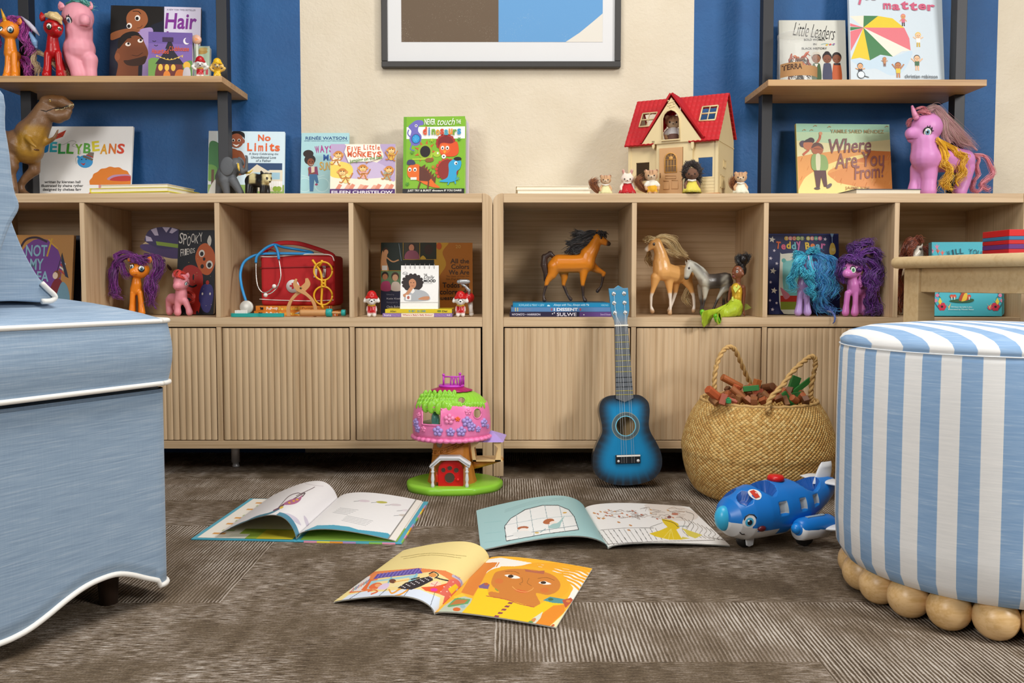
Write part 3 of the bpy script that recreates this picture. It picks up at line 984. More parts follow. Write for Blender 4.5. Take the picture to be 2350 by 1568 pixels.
def bookB():
 teal = '#a3cbcc'
 def dl(r):
  win = [(1162,1242),(1158,1208),(1172,1190),(1205,1170),(1245,1160),(1280,1160),(1305,1170),(1318,1186),(1328,1216),(1250,1226)]
  r.poly(win,'#eef0ee'); r.line(win + win[:1],1.6,'#39454a',False)
  for a,b,c,d in ((1185,1181,1190,1238),(1216,1167,1226,1230),(1250,1160,1262,1222),(1284,1162,1296,1218)): r.line([(a,b),(c,d)],1.3,'#8fa6ae',False)
  r.line([(1162,1205),(1240,1190),(1316,1184)],1,'#b2c4c8',False)
  r.line([(1164,1232),(1230,1220),(1326,1206)],1.4,'#8e9aa0',False)
  r.ell(1259,1197,13,6,'#b4673f',-.2); r.ell(1270,1201,9,5,'#f3e6dc')
  r.blobby([(1258,1212),(1268,1203),(1280,1200),(1292,1188),(1296,1184),(1288,1200),(1282,1212)],'#a3c8c6')
  r.ell(1200,1212,13,4,'#b26a48',-.1); r.ell(1202,1217,11,4.6,'#f3ebe4')
  r.blobby([(1176,1226),(1190,1220),(1214,1219),(1222,1228),(1190,1234)],'#e3e6e4')
  r.ell(1232,1223,5,2,'#d3b56a'); r.line([(1240,1222),(1252,1214)],1.6,'#6a98a0')
  r.ell(1296,1177,5,1.6,'#d9a94a',-.1)
  for k in range(3):
   r.line([(1158 + k,1176 - 3 * k),(1230,1155 - 3 * k),(1294,1147 - 2 * k)],.9,'#8db3b6')
   if k < 2: r.line([(1172,1249 + 4 * k),(1250,1233 + 4 * k),(1320 - 40 * k,1225 + 5 * k)],.9,'#8db3b6')
  for b in (1200,1225,1245): r.line([(1112,b),(1150,b - 4)],1.2,'#93c2c4')
 def dr(r):
  rnd = random.Random(3)
  for k in range(60):
   a = rnd.uniform(1365,1560); b = rnd.uniform(1167,1190)
   r.line([(a,b),(a + rnd.uniform(4,14),b + rnd.uniform(-4,4)),(a + rnd.uniform(10,22),b + rnd.uniform(-3,5))],.9,rnd.choice(['#9d9088','#b09a8a','#86766c']))
  for k in range(26):
   a = rnd.uniform(1365,1555); r.ell(a,rnd.uniform(1170,1192),3,1.3,rnd.choice(['#c77b4c','#c9955f','#b9684a']),.4)
  for a,b in ((1447,1206),(1443,1217),(1374,1190),(1364,1178),(1420,1199)): r.ell(a,b,4,1.6,'#c98c50',.3)
  r.put((r.U > .55) & (r.Vv < .45) & (((r.U - .75) / .25) ** 2 + ((r.Vv - .2) / .25) ** 2 < 1) & (r.c[...,1] > .6),'#e2d9d0')
  for k in range(12):
   a = 1372 + 12 * k; r.line([(a,1218 - k * .5),(a + 26 - k,1252 - k * 1.2)],1.1,'#5a5654',False)
  r.line([(1378,1217),(1440,1212),(1500,1212)],1,'#6b6764'); r.line([(1384,1250),(1480,1244),(1640,1240)],1.3,'#77726e')
  for k in range(10):
   a = 1560 + 10 * k; r.line([(a,1186 + k * 4),(a + 12,1198 + k * 4),(a + 6,1216 + k * 2.5),(a + 20,1232 + k)],1.1,rnd.choice(['#5d5650','#8a7d72']))
  r.line([(1575,1175),(1592,1182),(1586,1200),(1574,1212)],1.1,'#6a625c')
  r.poly([(1518,1191),(1540,1194),(1556,1202),(1560,1212),(1552,1216),(1566,1239),(1536,1239),(1506,1232),(1490,1225),(1514,1218),(1532,1210),(1522,1200)],'#e3c51f')
  r.poly([(1564,1212),(1612,1228),(1596,1236),(1580,1230)],'#dccd5a'); r.poly([(1566,1232),(1584,1236),(1562,1239)],'#dccd5a')
  for a in (1520,1534,1546): r.line([(1540,1214),(a,1238)],1.2,'#f0dc6a',False)
  r.line([(1520,1193),(1545,1200),(1556,1210)],1.3,'#6b5a18')
  r.ell(1536,1187,5,3,'#86504a'); r.ell(1549,1180,8,2.6,'#b8735e'); r.line([(1556,1208),(1576,1208)],1.6,'#7b9497',False)
  r.line([(1492,1210),(1520,1200)],1,'#6a6460',False)
 S = fl(1395,1262); e = fl(1343,1173) - S
 open_book('open paperback with teal left page and a yellow dress drawing, nearest the toy airplane',(S.x,S.y),(e.x,e.y),(e.y,-e.x),.24,.29,.243,.024,.030,.238,.009,.012,dl,dr,'#d5d7d5',False,teal,'#efedea','open picture books on the carpet',lpk=.36)
bookB()
def bookC():
 yel = '#ead691'
 def dl(r):
  r.poly([(765,1392),(800,1366),(870,1350),(960,1352),(1010,1372),(1004,1420),(900,1400)],'#d3dcea')
  r.poly([(800,1362),(822,1330),(860,1312),(960,1304),(1022,1310),(1056,1326),(1060,1345),(1030,1372),(980,1354),(900,1350)],'#e0824a')
  r.poly([(850,1360),(870,1324),(1000,1312),(1030,1330),(1015,1356),(940,1352)],'#e9d391')
  r.poly([(856,1330),(866,1318),(962,1304),(970,1316),(880,1326)],'#5a4a9c')
  for k in range(12): r.line([(866 + 8.4 * k,1326 - 1.0 * k),(874 + 8.4 * k,1316 - 1.0 * k)],2,'#8474bf',False)
  r.poly([(800,1358),(830,1328),(850,1322),(838,1356)],'#dcd6d2')
  for k in range(8): r.line([(804 + 6 * k,1360 - 3.4 * k),(812 + 6 * k,1350 - 3.4 * k)],1.6,['#c94a3e','#3f7d6a','#494a9c','#d88a3c'][k % 4],False)
  r.poly([(828,1355),(850,1330),(858,1331),(838,1357)],'#dd6b37')
  r.poly([(842,1352),(852,1334),(960,1318),(950,1344),(890,1348)],'#9fcbd2'); r.poly([(856,1350),(864,1336),(940,1326),(934,1344),(890,1348)],'#ead9a0')
  r.line([(884,1350),(898,1326)],4,'#7fb9c6',False); r.line([(938,1344),(956,1318)],4,'#7fb9c6',False)
  r.blobby([(846,1350),(856,1340),(872,1338),(880,1348),(866,1352)],'#de6a3c'); r.ell(868,1344,8,4,'#e8a06c')
  r.line([(845,1358),(858,1354),(866,1358),(852,1364)],3,'#d8683c'); r.blobby([(866,1352),(880,1340),(894,1340),(886,1352)],'#d8c3dc')
  r.ell(901,1334,8,5,'#6b4030'); r.line([(906,1336),(930,1332),(944,1330)],1.6,'#e9a43c')
  r.poly([(912,1350),(930,1338),(962,1328),(990,1322),(994,1332),(966,1346),(944,1354),(920,1352)],'#26242c')
  for k in range(20): r.ell(922 + 3.6 * k,1347 - 1.15 * k + (k % 3) * 3 - 2,1.6,.9,'#d9d6d8')
  r.ell(993,1320,9,5,'#d68f49'); r.line([(985,1317),(996,1313),(1006,1320),(998,1327)],2.4,'#2a2426')
  r.line([(1000,1326),(1014,1330),(1028,1333)],3,'#2b2930'); r.line([(944,1330),(962,1326)],3,'#2b2930')
  r.line([(918,1352),(900,1362),(893,1354)],3.4,'#e39a36'); r.line([(936,1354),(920,1364),(902,1369)],3.4,'#e39a36')
  r.blobby([(986,1340),(1000,1334),(1012,1340),(1006,1350),(992,1350)],'#e9c8b0'); r.line([(990,1340),(1010,1348)],1.4,'#c94660'); r.line([(1004,1336),(994,1349)],1.4,'#c94660')
  r.poly([(966,1348),(1000,1346),(1036,1336),(1028,1356),(1002,1362),(976,1356)],'#dd5a30'); r.ell(996,1354,8,3.6,'#d6369a')
  r.poly([(1008,1362),(1034,1330),(1052,1330),(1060,1346),(1034,1374),(1016,1386),(1020,1370)],'#d86a5c')
  for k in range(26): r.ell(1012 + (k * 7) % 42,1336 + (k * 11) % 44,1.5,1,'#f0d8c8')
  r.poly([(1028,1352),(1046,1340),(1052,1348),(1036,1364)],'#e6bf2c')
  r.line([(1040,1322),(1056,1332),(1060,1346),(1050,1356)],6,'#b9b2c2'); r.line([(1044,1322),(1058,1334),(1056,1352)],1.5,'#8a7fae')
  for a,b,c,d in ((797,1378,828,1358),(862,1374,888,1352),(924,1372,938,1354),(988,1390,998,1360)): r.line([(a,b),(c,d)],1.2,'#4a4f5c',False)
  for k in range(2): r.line([(920 + 6 * k,1280 + 4 * k - 1),(990,1270 + 4 * k),(1070 - 12 * k,1277 + 4 * k)],1.1,'#a79457')
 def dr(r):
  r.put(r.A > 0,'#efb22f')
  r.poly([(1118,1284),(1150,1280),(1356,1316),(1330,1372),(1300,1380),(1316,1350),(1290,1318),(1230,1300),(1150,1300),(1110,1330),(1096,1330)],'#eeeae0')
  for k in range(7):
   pts = []
   for i in range(26):
    t = i / 25; th = math.pi * (1.02 - 1.12 * t)
    ra,rb = 84 + 7.5 * k,33 + 4.6 * k
    wob = (1.4 if k > 1 else .4) * math.sin(i * 2.1)
    pts.append((1220 + 5 * k + (ra + wob) * math.cos(th) + (30 * t),1350 - (rb + wob) * math.sin(th) - 2 + 14 * t))
   r.line(pts,4.6,'#eaa527')
  r.blobby([(1106,1340),(1114,1318),(1140,1304),(1200,1300),(1260,1308),(1300,1330),(1306,1352),(1286,1372),(1240,1376),(1140,1366)],'#e9ab2a')
  r.poly([(1058,1360),(1078,1326),(1112,1292),(1140,1291),(1136,1300),(1118,1312),(1102,1342),(1086,1368)],'#d97f31')
  for k in range(4): r.line([(1124 + 5 * k,1301),(1130 + 5 * k,1292)],2.4,'#d97f31',False)
  r.blobby([(1132,1322),(1142,1312),(1180,1306),(1230,1309),(1268,1320),(1286,1340),(1278,1358),(1256,1366),(1230,1362),(1240,1386),(1226,1394),(1150,1376),(1120,1366),(1126,1358),(1146,1360),(1128,1342)],'#cb7d35')
  r.ell(1145,1334,10,6,'#cf7234'); r.ell(1250,1355,10,6,'#cf7234')
  r.blobby([(1158,1321),(1168,1319),(1186,1322),(1193,1327),(1176,1328)],'#f2ece2'); r.ell(1172,1323,6.5,3.6,'#33231c')
  r.blobby([(1236,1338),(1248,1334),(1258,1337),(1265,1341),(1250,1342)],'#f2ece2'); r.ell(1247,1337.5,6.5,3.2,'#33231c')
  r.line([(1160,1312),(1180,1312),(1192,1317)],1.1,'#8a5522'); r.line([(1234,1328),(1254,1326),(1272,1332)],1.1,'#8a5522')
  r.line([(1198,1326),(1199,1336),(1192,1340),(1196,1343)],1.1,'#8f5a26'); r.line([(1214,1328),(1210,1338),(1220,1345)],1.1,'#8f5a26')
  r.blobby([(1180,1353),(1192,1354),(1208,1357),(1218,1356),(1206,1361),(1190,1359)],'#cf5a32'); r.line([(1176,1347),(1186,1355),(1206,1359),(1220,1354),(1224,1350)],1.4,'#e6a95c')
  r.poly([(1204,1306),(1226,1311),(1250,1310),(1248,1318),(1226,1315),(1206,1312)],'#b0634a')
  r.poly([(1058,1404),(1084,1378),(1096,1352),(1118,1352),(1122,1368),(1160,1376),(1226,1394),(1244,1384),(1260,1378),(1296,1384),(1250,1410),(1210,1444),(1110,1418)],'#f0c61f')
  r.line([(1116,1368),(1160,1376),(1190,1386),(1226,1394)],1.6,'#b8543a')
  for k in range(6): r.poly([(1124 + 9 * k - k * k * .2,1424 - 7.6 * k),(1134 + 9 * k - k * k * .2,1425 - 7.6 * k),(1138 + 9 * k - k * k * .2,1421 - 7.6 * k),(1128 + 9 * k - k * k * .2,1420 - 7.6 * k)],'#8a3f52')
  r.poly([(1206,1446),(1250,1404),(1270,1390),(1296,1388),(1296,1404),(1262,1436),(1244,1452)],'#e38a28')
  r.poly([(1204,1446),(1222,1420),(1246,1404),(1240,1420),(1214,1446)],'#d6d8c4'); r.ell(1224,1424,7,4,'#cf8a4a',-.6); r.ell(1218,1428,5,3,'#6c9a5a')
  r.poly([(1246,1452),(1290,1412),(1306,1392),(1330,1372),(1290,1430),(1272,1458)],'#efe2b0')
  r.poly([(1246,1378),(1262,1370),(1296,1376),(1296,1386),(1268,1384)],'#4f8f95'); r.poly([(1290,1378),(1310,1372),(1316,1378),(1298,1396)],'#b8563a')
  r.ell(1264,1376,6,3,'#3f6a4a'); r.ell(1304,1380,5,3,'#d8843c')
  r.poly([(1098,1345),(1112,1338),(1124,1342),(1120,1352),(1100,1350)],'#7a5f86'); r.ell(1116,1341,5,3,'#b0563c')
  r.poly([(998,1412),(1020,1390),(1056,1366),(1084,1374),(1080,1384),(1060,1406),(1020,1412)],'#b9c3ae')
  r.poly([(1026,1392),(1046,1372),(1080,1376),(1074,1386),(1030,1394)],'#5f9e64'); r.poly([(1032,1389),(1048,1376),(1074,1377),(1066,1385)],'#b9763c')
  r.poly([(1040,1370),(1060,1362),(1070,1368),(1044,1374)],'#f0c63a'); r.ell(1048,1399,9,4.4,'#d0682f'); r.ell(1062,1392,6,4,'#8fb4bb')
  r.line([(1262,1442),(1270,1435)],5,'#c4602c',False); r.line([(1137,1352),(1142,1356)],3,'#8d9a3c',False)
 S = fl(997,1413); e = fl(1122,1288) - S
 open_book('open paperback with a smiling face in yellow dress, nearest the viewer',(S.x,S.y),(e.x,e.y),(e.y,-e.x),.193,.277,.172,.021,.027,.192,.006,.008,dl,dr,'#d9d3c6',False,yel,'#efe2b0','open picture books on the carpet',lpk=.34)
bookC()
# ================================================================ blue toy guitar leaning on the bookcase
def guitar():
 Yg = -.10
 base = fl(1437,1119)
 k = K(Yg)
 xf = lambda zx: (1330 + zx / 3.136)
 A0 = (318,1503)
 cosl = math.cos(math.radians(9))
 def G(zx,zy,y=0.0):
  ax = 318 - 27 * (A0[1] - zy) / 1450.0
  return V(((zx - ax) / 3.136 * k,y,(A0[1] - zy) / 3.136 * k))
 lean = math.radians(9.3)
 root = thing('toy_guitar','small blue toy guitar leaning against the right bookcase','guitar',(base.x,-.138,.0085),(-lean,math.radians(-1.7),0))
 th = .046
 outl = [(250,858),(205,862),(165,880),(140,915),(132,965),(138,1015),(149,1075),(147,1130),(112,1200),(88,1260),(77,1320),(82,1380),(108,1432),(165,1474),(240,1498),(320,1504),
   (400,1498),(488,1474),(543,1432),(570,1380),(575,1320),(562,1260),(535,1200),(498,1130),(487,1075),(493,1015),(496,965),(487,915),(455,880),(420,862),(380,858)]
 o2 = spline([V((a,b,0)) for a,b in outl],4) ; o2 = o2 + spline([V((380,858,0)),V((316,856,0)),V((250,858,0))],6)[1:-1]
 n = len(o2)
 hx,hy,hr = 320,1082,68
 def burst(t):
  e = min(1,max(0,(t - .50) / .45)); e = e * e * (3 - 2 * e)
  a,b = lin('#1480b4'),lin('#25292f')
  return tuple(a[i] + (b[i] - a[i]) * e for i in range(4))
 m = MB(); R = 44
 vs = []; fs = []
 for j in range(R + 1):
  t = j / R
  for p in o2:
   ang = math.atan2(p.y - hy,p.x - hx)
   q = V((hx + hr * math.cos(ang),hy + hr * math.sin(ang),0)).lerp(p,t)
   vs.append(G(q.x,q.y,0))
 for j in range(R):
  for i in range(n):
   i2 = (i + 1) % n
   mx = sum((vs[q] for q in (j * n + i,j * n + i2,(j + 1) * n + i,(j + 1) * n + i2)),V()) / 4
   m.f.append([j * n + i,j * n + i2,(j + 1) * n + i2,(j + 1) * n + i]); m.s.append(True)
   dmin = min((mx - vs[R * n + q]).length for q in range(0,n,3))
   m.c.append(burst(1 - dmin / .040 * .5))
 m.v = [tuple(v) for v in vs]
 fin = M(None,rough=.3,var=.05,coat=.3)
 m.build('soundboard',fin,root,True)
 m = MB('#2a3038')
 ed = [G(p.x,p.y,0) for p in o2]
 r2 = [v + V((0,.002,0)) for v in ed]
 m.add(ed + [v + V((0,th,0)) for v in ed],[(i,n + i,n + (i + 1) % n,(i + 1) % n) for i in range(n)],True)
 m.add([v + V((0,th,0)) for v in ed],[tuple(range(n))],False)
 m.build('body_sides',fin,root,True)
 m = MB('#b89a6a'); m.add([v + V((0,th - .003,0)) for v in ed],[tuple(range(n))],False); m.build('inner_back',M('#c7a878',rough=.7),root,True)
 m = MB()
 for r0,r1,c in ((68,74,'#6fc0dc'),(74,96,'#4c5b60'),(96,101,'#7f8f8c')):
  m.paint(c); N = 48
  m.add([G(hx + r * math.cos(6.2832 * i / N),hy + r * math.sin(6.2832 * i / N),-.0006) for r in (r0,r1) for i in range(N)],[(i,(i + 1) % N,N + (i + 1) % N,N + i) for i in range(N)],False)
 m.build('rosette',PAINT(),root,True)
 m = MB('#2b2f35'); m.prism([(258,352),(354,352),(378,870),(254,870)][::-1],.001,.016,lambda a,y,b: G(a,b,y)); m.build('neck',fin,root,True,bevel=.003)
 m = MB(); m.prism([(260,356),(352,356),(380,884),(318,910),(254,884)][::-1],-.004,.001,lambda a,y,b: G(a,b,y)); fb = m.build('fretboard',M('#555a60',rough=.55,var=.15,vs=80),root,True)
 m = MB()
 for i,zy in enumerate((424,476,524,570,613,654,691,732,767,801,829,857)):
  s = (zy - 356) / 528; m.paint('#c2b552' if i < 7 or i > 9 else '#222528')
  m.add([G(a,b,-.0046) for a,b in ((260 - 6 * s,zy - 2),(352 + 28 * s,zy - 2),(352 + 28 * s,zy + 2),(260 - 6 * s,zy + 2))],[(0,1,2,3)],False)
 m.build('frets',M(None,rough=.3,metal=.4),fb,True)
 m = MB('#e3ddcc'); m.prism([(256,349),(356,349),(356,360),(256,360)][::-1],-.0065,.001,lambda a,y,b: G(a,b,y)); m.build('nut',PAINT(),root,True)
 def hc(a,b):
  e = min(1,max(0,(b - 230) / 100)); e2 = min(1,max(0,(95 - b) / 45)); e = max(e,e2)
  p,q = lin('#3d86ad'),lin('#7f8790'); return tuple(p[i] + (q[i] - p[i]) * e for i in range(4))
 hd = [(220,76),(255,80),(291,56),(328,78),(362,76),(367,160),(369,240),(352,300),(352,350),(260,350),(256,310),(238,270),(228,160)]
 m = MB('#4a87a8'); m.prism(hd,.0,.012,lambda a,y,b: G(a,b,y))
 m.build('headstock',fin,root,True,bevel=.001)
 m = MB()
 rows = [78 + 8 * i for i in range(35)]
 def hw(b):
  L = ((76,221,362),(160,229,366),(240,234,368),(270,239,362),(300,252,353),(350,261,351))
  for (b0,l0,r0),(b1,l1,r1) in zip(L,L[1:]):
   if b <= b1: q = (b - b0) / (b1 - b0); return l0 + (l1 - l0) * q,r0 + (r1 - r0) * q
  return 261,351
 for b in rows[:-1]:
  l0,r0 = hw(b); l1,r1 = hw(b + 8); m.col = hc(0,b)
  m.add([G(l0 + 1,b,-.0005),G(r0 - 1,b,-.0005),G(r1 - 1,b + 8,-.0005),G(l1 + 1,b + 8,-.0005)],[(0,1,2,3)],False)
 m.build('head_face',fin,root,True)
 for a,b in ((257,118),(332,118),(258,187),(334,187),(262,260),(338,260)):
  q = MB('#d8d8d8'); c = G(a,b,0)
  rot = Euler((math.radians(90),0,0)).to_matrix().to_4x4()
  q.lathe([(.0056,0),(.0054,.0015),(.003,.002)],c,16,rot); q.lathe([(.0024,.0015),(.0024,.005),(.0015,.006)],c,10,rot)
  q.build('tuning_peg',M('#dcdcda',rough=.2,metal=.7,var=.02),root,True)
 m = MB('#1d1e21'); m.prism([(240,1286),(417,1286),(417,1348),(240,1348)][::-1],-.006,0,lambda a,y,b: G(a,b,y)); br = m.build('bridge',fin,root,True,bevel=.001)
 m = MB(); m.prism([(248,1289),(416,1289),(416,1300),(248,1300)][::-1],-.0085,-.0055,lambda a,y,b: G(a,b,y)); m.build('saddle',M('#e9e6de',rough=.35),br,True)
 for a,r in ((260,9),(401,11)):
  m = MB('#dcdcdc'); m.lathe([(r / 3.136 * k,0),(r / 3.136 * k,.001)],G(a,1331,-.006),14,Euler((math.radians(90),0,0)).to_matrix().to_4x4()); m.build('bridge_stud',PAINT(),br,True)
 for i,(a,b,c,d) in enumerate(((272,352,283,1290),(283,352,300,1290),(300,352,318,1290),(316,352,340,1290),(332,352,356,1290),(342,352,372,1290))):
  if i in (3,): continue
  q = MB('#cfd3d4'); p0 = G((257,258,262,262,334,338)[i],(118,187,260,260,187,260)[i],-.004)
  q.tube([p0,G(a,b,-.0068),G(c,d,-.0088),G(c,1345,-.007)],.00032,5,cap=False); q.build('string',M('#d0d3d4',rough=.3,metal=.5),root,True)
guitar()
# ================================================================ toy tree house
def treehouse():
 Y = -.13; k = K(Y)
 c = fl(1036,1124); c.y = Y
 root = thing('toy_tree_house','plastic toy tree house with pink flowered crown and red door','toy house',(c.x,Y,0))
 k0 = k
 zz0 = 0.0
 def q(zx,zy):
  p = pt(900 + zx / 4.9,840 + zy / 4.9,Y); return p.x,p.z
 def X(zx,Yd=Y): return pt(900 + zx / 4.9,900,Yd).x
 def Zy(zy,Yd=Y): return pt(CX,840 + zy / 4.9,Yd).z
 lime,pink,mag,org,lil = '#8fce3a','#ee7fb4','#c23bc0','#c57d30','#a893d4'
 m = MB(lime)
 N = 72; pr = [(1.0,0),(1.015,.006),(1.01,.013),(.985,.0165),(.9,.0178),(0,.0185)]
 vs = []; fs = []
 for s,z in pr:
  for i in range(N):
   a = 6.28318 * i / N
   w = 1 + .012 * math.sin(9 * a) + .02 * math.cos(3 * a)
   if -2.0 < (a if a < math.pi else a - 6.28318) < -1.2: w *= .955
   vs.append(V((c.x + .004 + .118 * s * w * math.cos(a),Y + .008 + .098 * s * w * math.sin(a),z)))
 for j in range(len(pr) - 1):
  for i in range(N): fs.append((j * N + i,j * N + (i + 1) % N,(j + 1) * N + (i + 1) % N,(j + 1) * N + i))
 fs.append(tuple(range(N))[::-1]); m.add(vs,fs)
 m.build('base',PLAST(lime),root)
 tx = X(672)
 prof = []
 for zy,l,r in ((1400,372,1000),(1330,396,972),(1230,420,944),(1120,436,915),(1000,446,894),(880,452,872),(780,456,868),(700,456,868)):
  prof.append(((r - l) / 2 / 4.9 * k,Zy(zy)))
 prof[0] = (prof[0][0],.0178)
 m = MB(org); N = 64
 def trunk(u,v):
  s = v * (len(prof) - 1); i = min(int(s),len(prof) - 2); t = s - i
  r = prof[i][0] * (1 - t) + prof[i + 1][0] * t; z = prof[i][1] * (1 - t) + prof[i + 1][1] * t
  a = 6.28318 * u
  r *= 1 + .012 * math.sin(17 * a + 3 * math.sin(z * 40))
  return V((tx + r * math.cos(a),Y + .9 * r * math.sin(a),z))
 m.grid(trunk,96,28)
 m.build('trunk',M(org,rough=.4,var=.08,vs=60),root)
 def on(zx,zy,off=0.0):
  x = X(zx); z = Zy(zy)
  zs = [p[1] for p in prof]
  for (r0,z0),(r1,z1) in zip(prof,prof[1:]):
   if z0 <= z <= z1: r = r0 + (r1 - r0) * (z - z0) / (z1 - z0); break
  else: r = prof[0][0]
  d = max(0,1 - ((x - tx) / r) ** 2) ** .5
  return V((x,Y - .9 * r * d - off,z))
 m = MB('#b26d26')
 lo = [on(452 + 12 * i,985 - 0 * i + (28 if i < 17 else 28) * math.sin(i / 34 * 3.14) - 4.6 * i,.0015) for i in range(35)]
 hi = [p + V((0,0,.0125)) for p in lo]
 m.tube(lo,.0018,6); m.tube(hi,.0018,6)
 for i in range(2,33,6):
  m.tube([lo[i],hi[min(i + 5,34)]],.0012,5); m.tube([hi[i],lo[min(i + 5,34)]],.0012,5); m.tube([lo[i],hi[i]],.0012,5)
 m.build('lattice_rail',PLAST('#b8732b'),root)
 m = MB('#4a3a2a'); pc = on(545,850,.0008); m.ball(pc,(.0085,.004,.0095),18,10); m.build('trunk_window',M('#8d7a63',rough=.6),root)
 yd = on(650,1230).y - .006
 def dr(zx,zy,y=0): return V((X(zx,yd),yd - y,Zy(zy,yd)))
 pl = [(512,1398),(510,1180),(520,1130),(550,1092),(600,1070),(650,1064),(705,1070),(755,1092),(785,1130),(796,1180),(796,1400)]
 m = MB('#d21415'); m.prism(pl,0,.012,lambda a,y,b: dr(a,b,-y)); dd = m.build('door',PLAST('#d41516'),root,bevel=.0012)
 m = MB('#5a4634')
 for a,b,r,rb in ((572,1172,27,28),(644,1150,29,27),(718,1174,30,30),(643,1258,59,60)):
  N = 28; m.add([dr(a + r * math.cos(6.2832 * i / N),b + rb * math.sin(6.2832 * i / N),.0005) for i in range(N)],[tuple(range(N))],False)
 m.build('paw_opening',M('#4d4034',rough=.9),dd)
 m = MB();
 for a,b,r,rb in ((572,1172,27,28),(644,1150,29,27),(718,1174,30,30),(643,1258,59,60)):
  m.tube([dr(a + r * math.cos(6.2832 * i / 24),b + rb * math.sin(6.2832 * i / 24),.0006) for i in range(25)],.0007,5)
 m.build('paw_rim',PLAST('#d41516'),dd)
 m = MB(); m.ball(dr(736,1280,.002),(.004,.003,.004),12,8); m.build('door_knob',PLAST('#e01a18'),dd)
 m = MB(); m.box(dr(497,1265,-.002),(.0055,.006,.018)); m.tube([dr(497,1195),dr(497,1300)],.0014,6); m.build('hinge',PLAST('#d83a16'),dd)
 m = MB('#e3e4e6')
 yp = yd - .014
 def pp(zx,zy,y=0): return V((X(zx,yp),yp - y,Zy(zy,yp)))
 roof_o = [(412,1130),(528,1018),(758,1018),(884,1104),(868,1146),(845,1134),(745,1062),(545,1064),(440,1152),(422,1148)]
 m.prism(roof_o,-.004,.022,lambda a,y,b: pp(a,b,-y)); pc_ = m.build('porch_roof',PLAST('#dfe0e3'),root,bevel=.0012)
 m = MB(); m.tube([pp(425,1138,.005),pp(532,1036,.005),pp(755,1036,.005),pp(872,1118,.005)],.0016,6); m.build('porch_trim',PLAST('#d2d3d8'),pc_)
 for a in (450,838):
  b = pp(a,1400); zt = pp(a,1140).z
  z0 = .0175; h = zt - z0
  q2 = MB('#e6e6ea'); q2.lathe([(.0042,0),(.0045,h * .1),(.0034,h * .2),(.003,h * .25),(.0046,h * .4),(.0032,h * .66),(.0028,h * .72),(.0052,h * .77),(.003,h * .82),(.0036,h * .9),(.004,h)],(b.x,yp + .002,z0),14)
  q2.build('porch_column',PLAST('#e2e2e6'),root)
 cx0 = X(668); yc = Y - .002
 ax = .0955
 zb,zm = Zy(800),Zy(430)
 prof2 = [(.94,Zy(792)),(1.0,Zy(730)),(1.012,Zy(650)),(1.0,Zy(560)),(.97,Zy(470)),(.945,Zy(425)),(.92,Zy(400))]
 holes = [(955,535,46,58),(1110,560,0,0)]
 def shell(prof,hole_fn,name,col,scal=0,NU=150,NV=56,bump=0,th=.0022):
  g = {}
  m = MB(col)
  def P(i,j):
   s = j / NV * (len(prof) - 1); a_ = min(int(s),len(prof) - 2); t = s - a_
   r = prof[a_][0] * (1 - t) + prof[a_ + 1][0] * t; z = prof[a_][1] * (1 - t) + prof[a_ + 1][1] * t
   an = math.radians(-205 + 230 * i / NU)
   if scal: z -= scal * abs(math.sin(an * 11)) * (1 - j / NV) ** 3;
   if bump: r += bump * (math.sin(an * 23 + j * .9) * .5 + math.sin(an * 41 - j * .55))
   return V((cx0 + ax * r * math.cos(an),yc + ax * .86 * r * math.sin(an),z))
  vs = [P(i,j) for j in range(NV + 1) for i in range(NU + 1)]
  fs = []
  for j in range(NV):
   for i in range(NU):
    f = (j * (NU + 1) + i,j * (NU + 1) + i + 1,(j + 1) * (NU + 1) + i + 1,(j + 1) * (NU + 1) + i)
    cc = sum((vs[q_] for q_ in f),V()) / 4
    if cc.y < yc and hole_fn:
     a,b = proj(cc); zx,zy = (a - 900) * 4.9,(b - 840) * 4.9
     if hole_fn(zx,zy): continue
    fs.append(f)
  m.add(vs,fs)
  o = m.build(name,PLAST(col),root)
  sd = o.modifiers.new('thick','SOLIDIFY'); sd.thickness = th; sd.offset = -1
  return o
 def hp(a,b):
  return (338 < a < 548 and 470 < b < 660) or ((a - 955) / 46) ** 2 + ((b - 535) / 58) ** 2 < 1
 pk = shell(prof2,hp,'flower_crown',pink,scal=.0)
 def on2(zx,zy,off=.001):
  d = ray(900 + zx / 4.9,840 + zy / 4.9); o = V((0,-D,HC))
  x = X(zx,yc - .06)
  for it in range(3):
   z = Zy(zy,yc - .06 if it == 0 else y)
   r = 1.0
   for (r0,z0),(r1,z1) in zip(prof2,prof2[1:]):
    if z0 <= z <= z1: r = r0 + (r1 - r0) * (z - z0) / (z1 - z0)
   u = max(-1,min(1,(x - cx0) / (ax * r)))
   y = yc - ax * .86 * r * math.sqrt(1 - u * u)
   x = X(zx,y)
  return V((x,y - off,Zy(zy,y)))
 m = MB()
 m.tube([on2(a,b,.0005) for a,b in ((336,500),(338,560),(336,655),(400,664),(480,668),(548,664),(552,560),(552,500))],.0022,6); m.build('window_frame',PLAST(pink),pk)
 m = MB(); m.tube([on2(955 + 46 * math.cos(6.2832 * i / 32),535 + 58 * math.sin(6.2832 * i / 32),.0003) for i in range(33)],.0016,6); m.build('round_window_frame',PLAST(pink),pk)
 m = MB()
 for i in range(22):
  an = math.radians(-192 + 204 * i / 21)
  m.ball((cx0 + ax * .95 * math.cos(an),yc + ax * .95 * .86 * math.sin(an),Zy(790) + .002),(.0105,.0105,.0065),12,8)
 me = blob(m,.0016,2); link('scalloped_hem',me,PLAST(pink),pk)
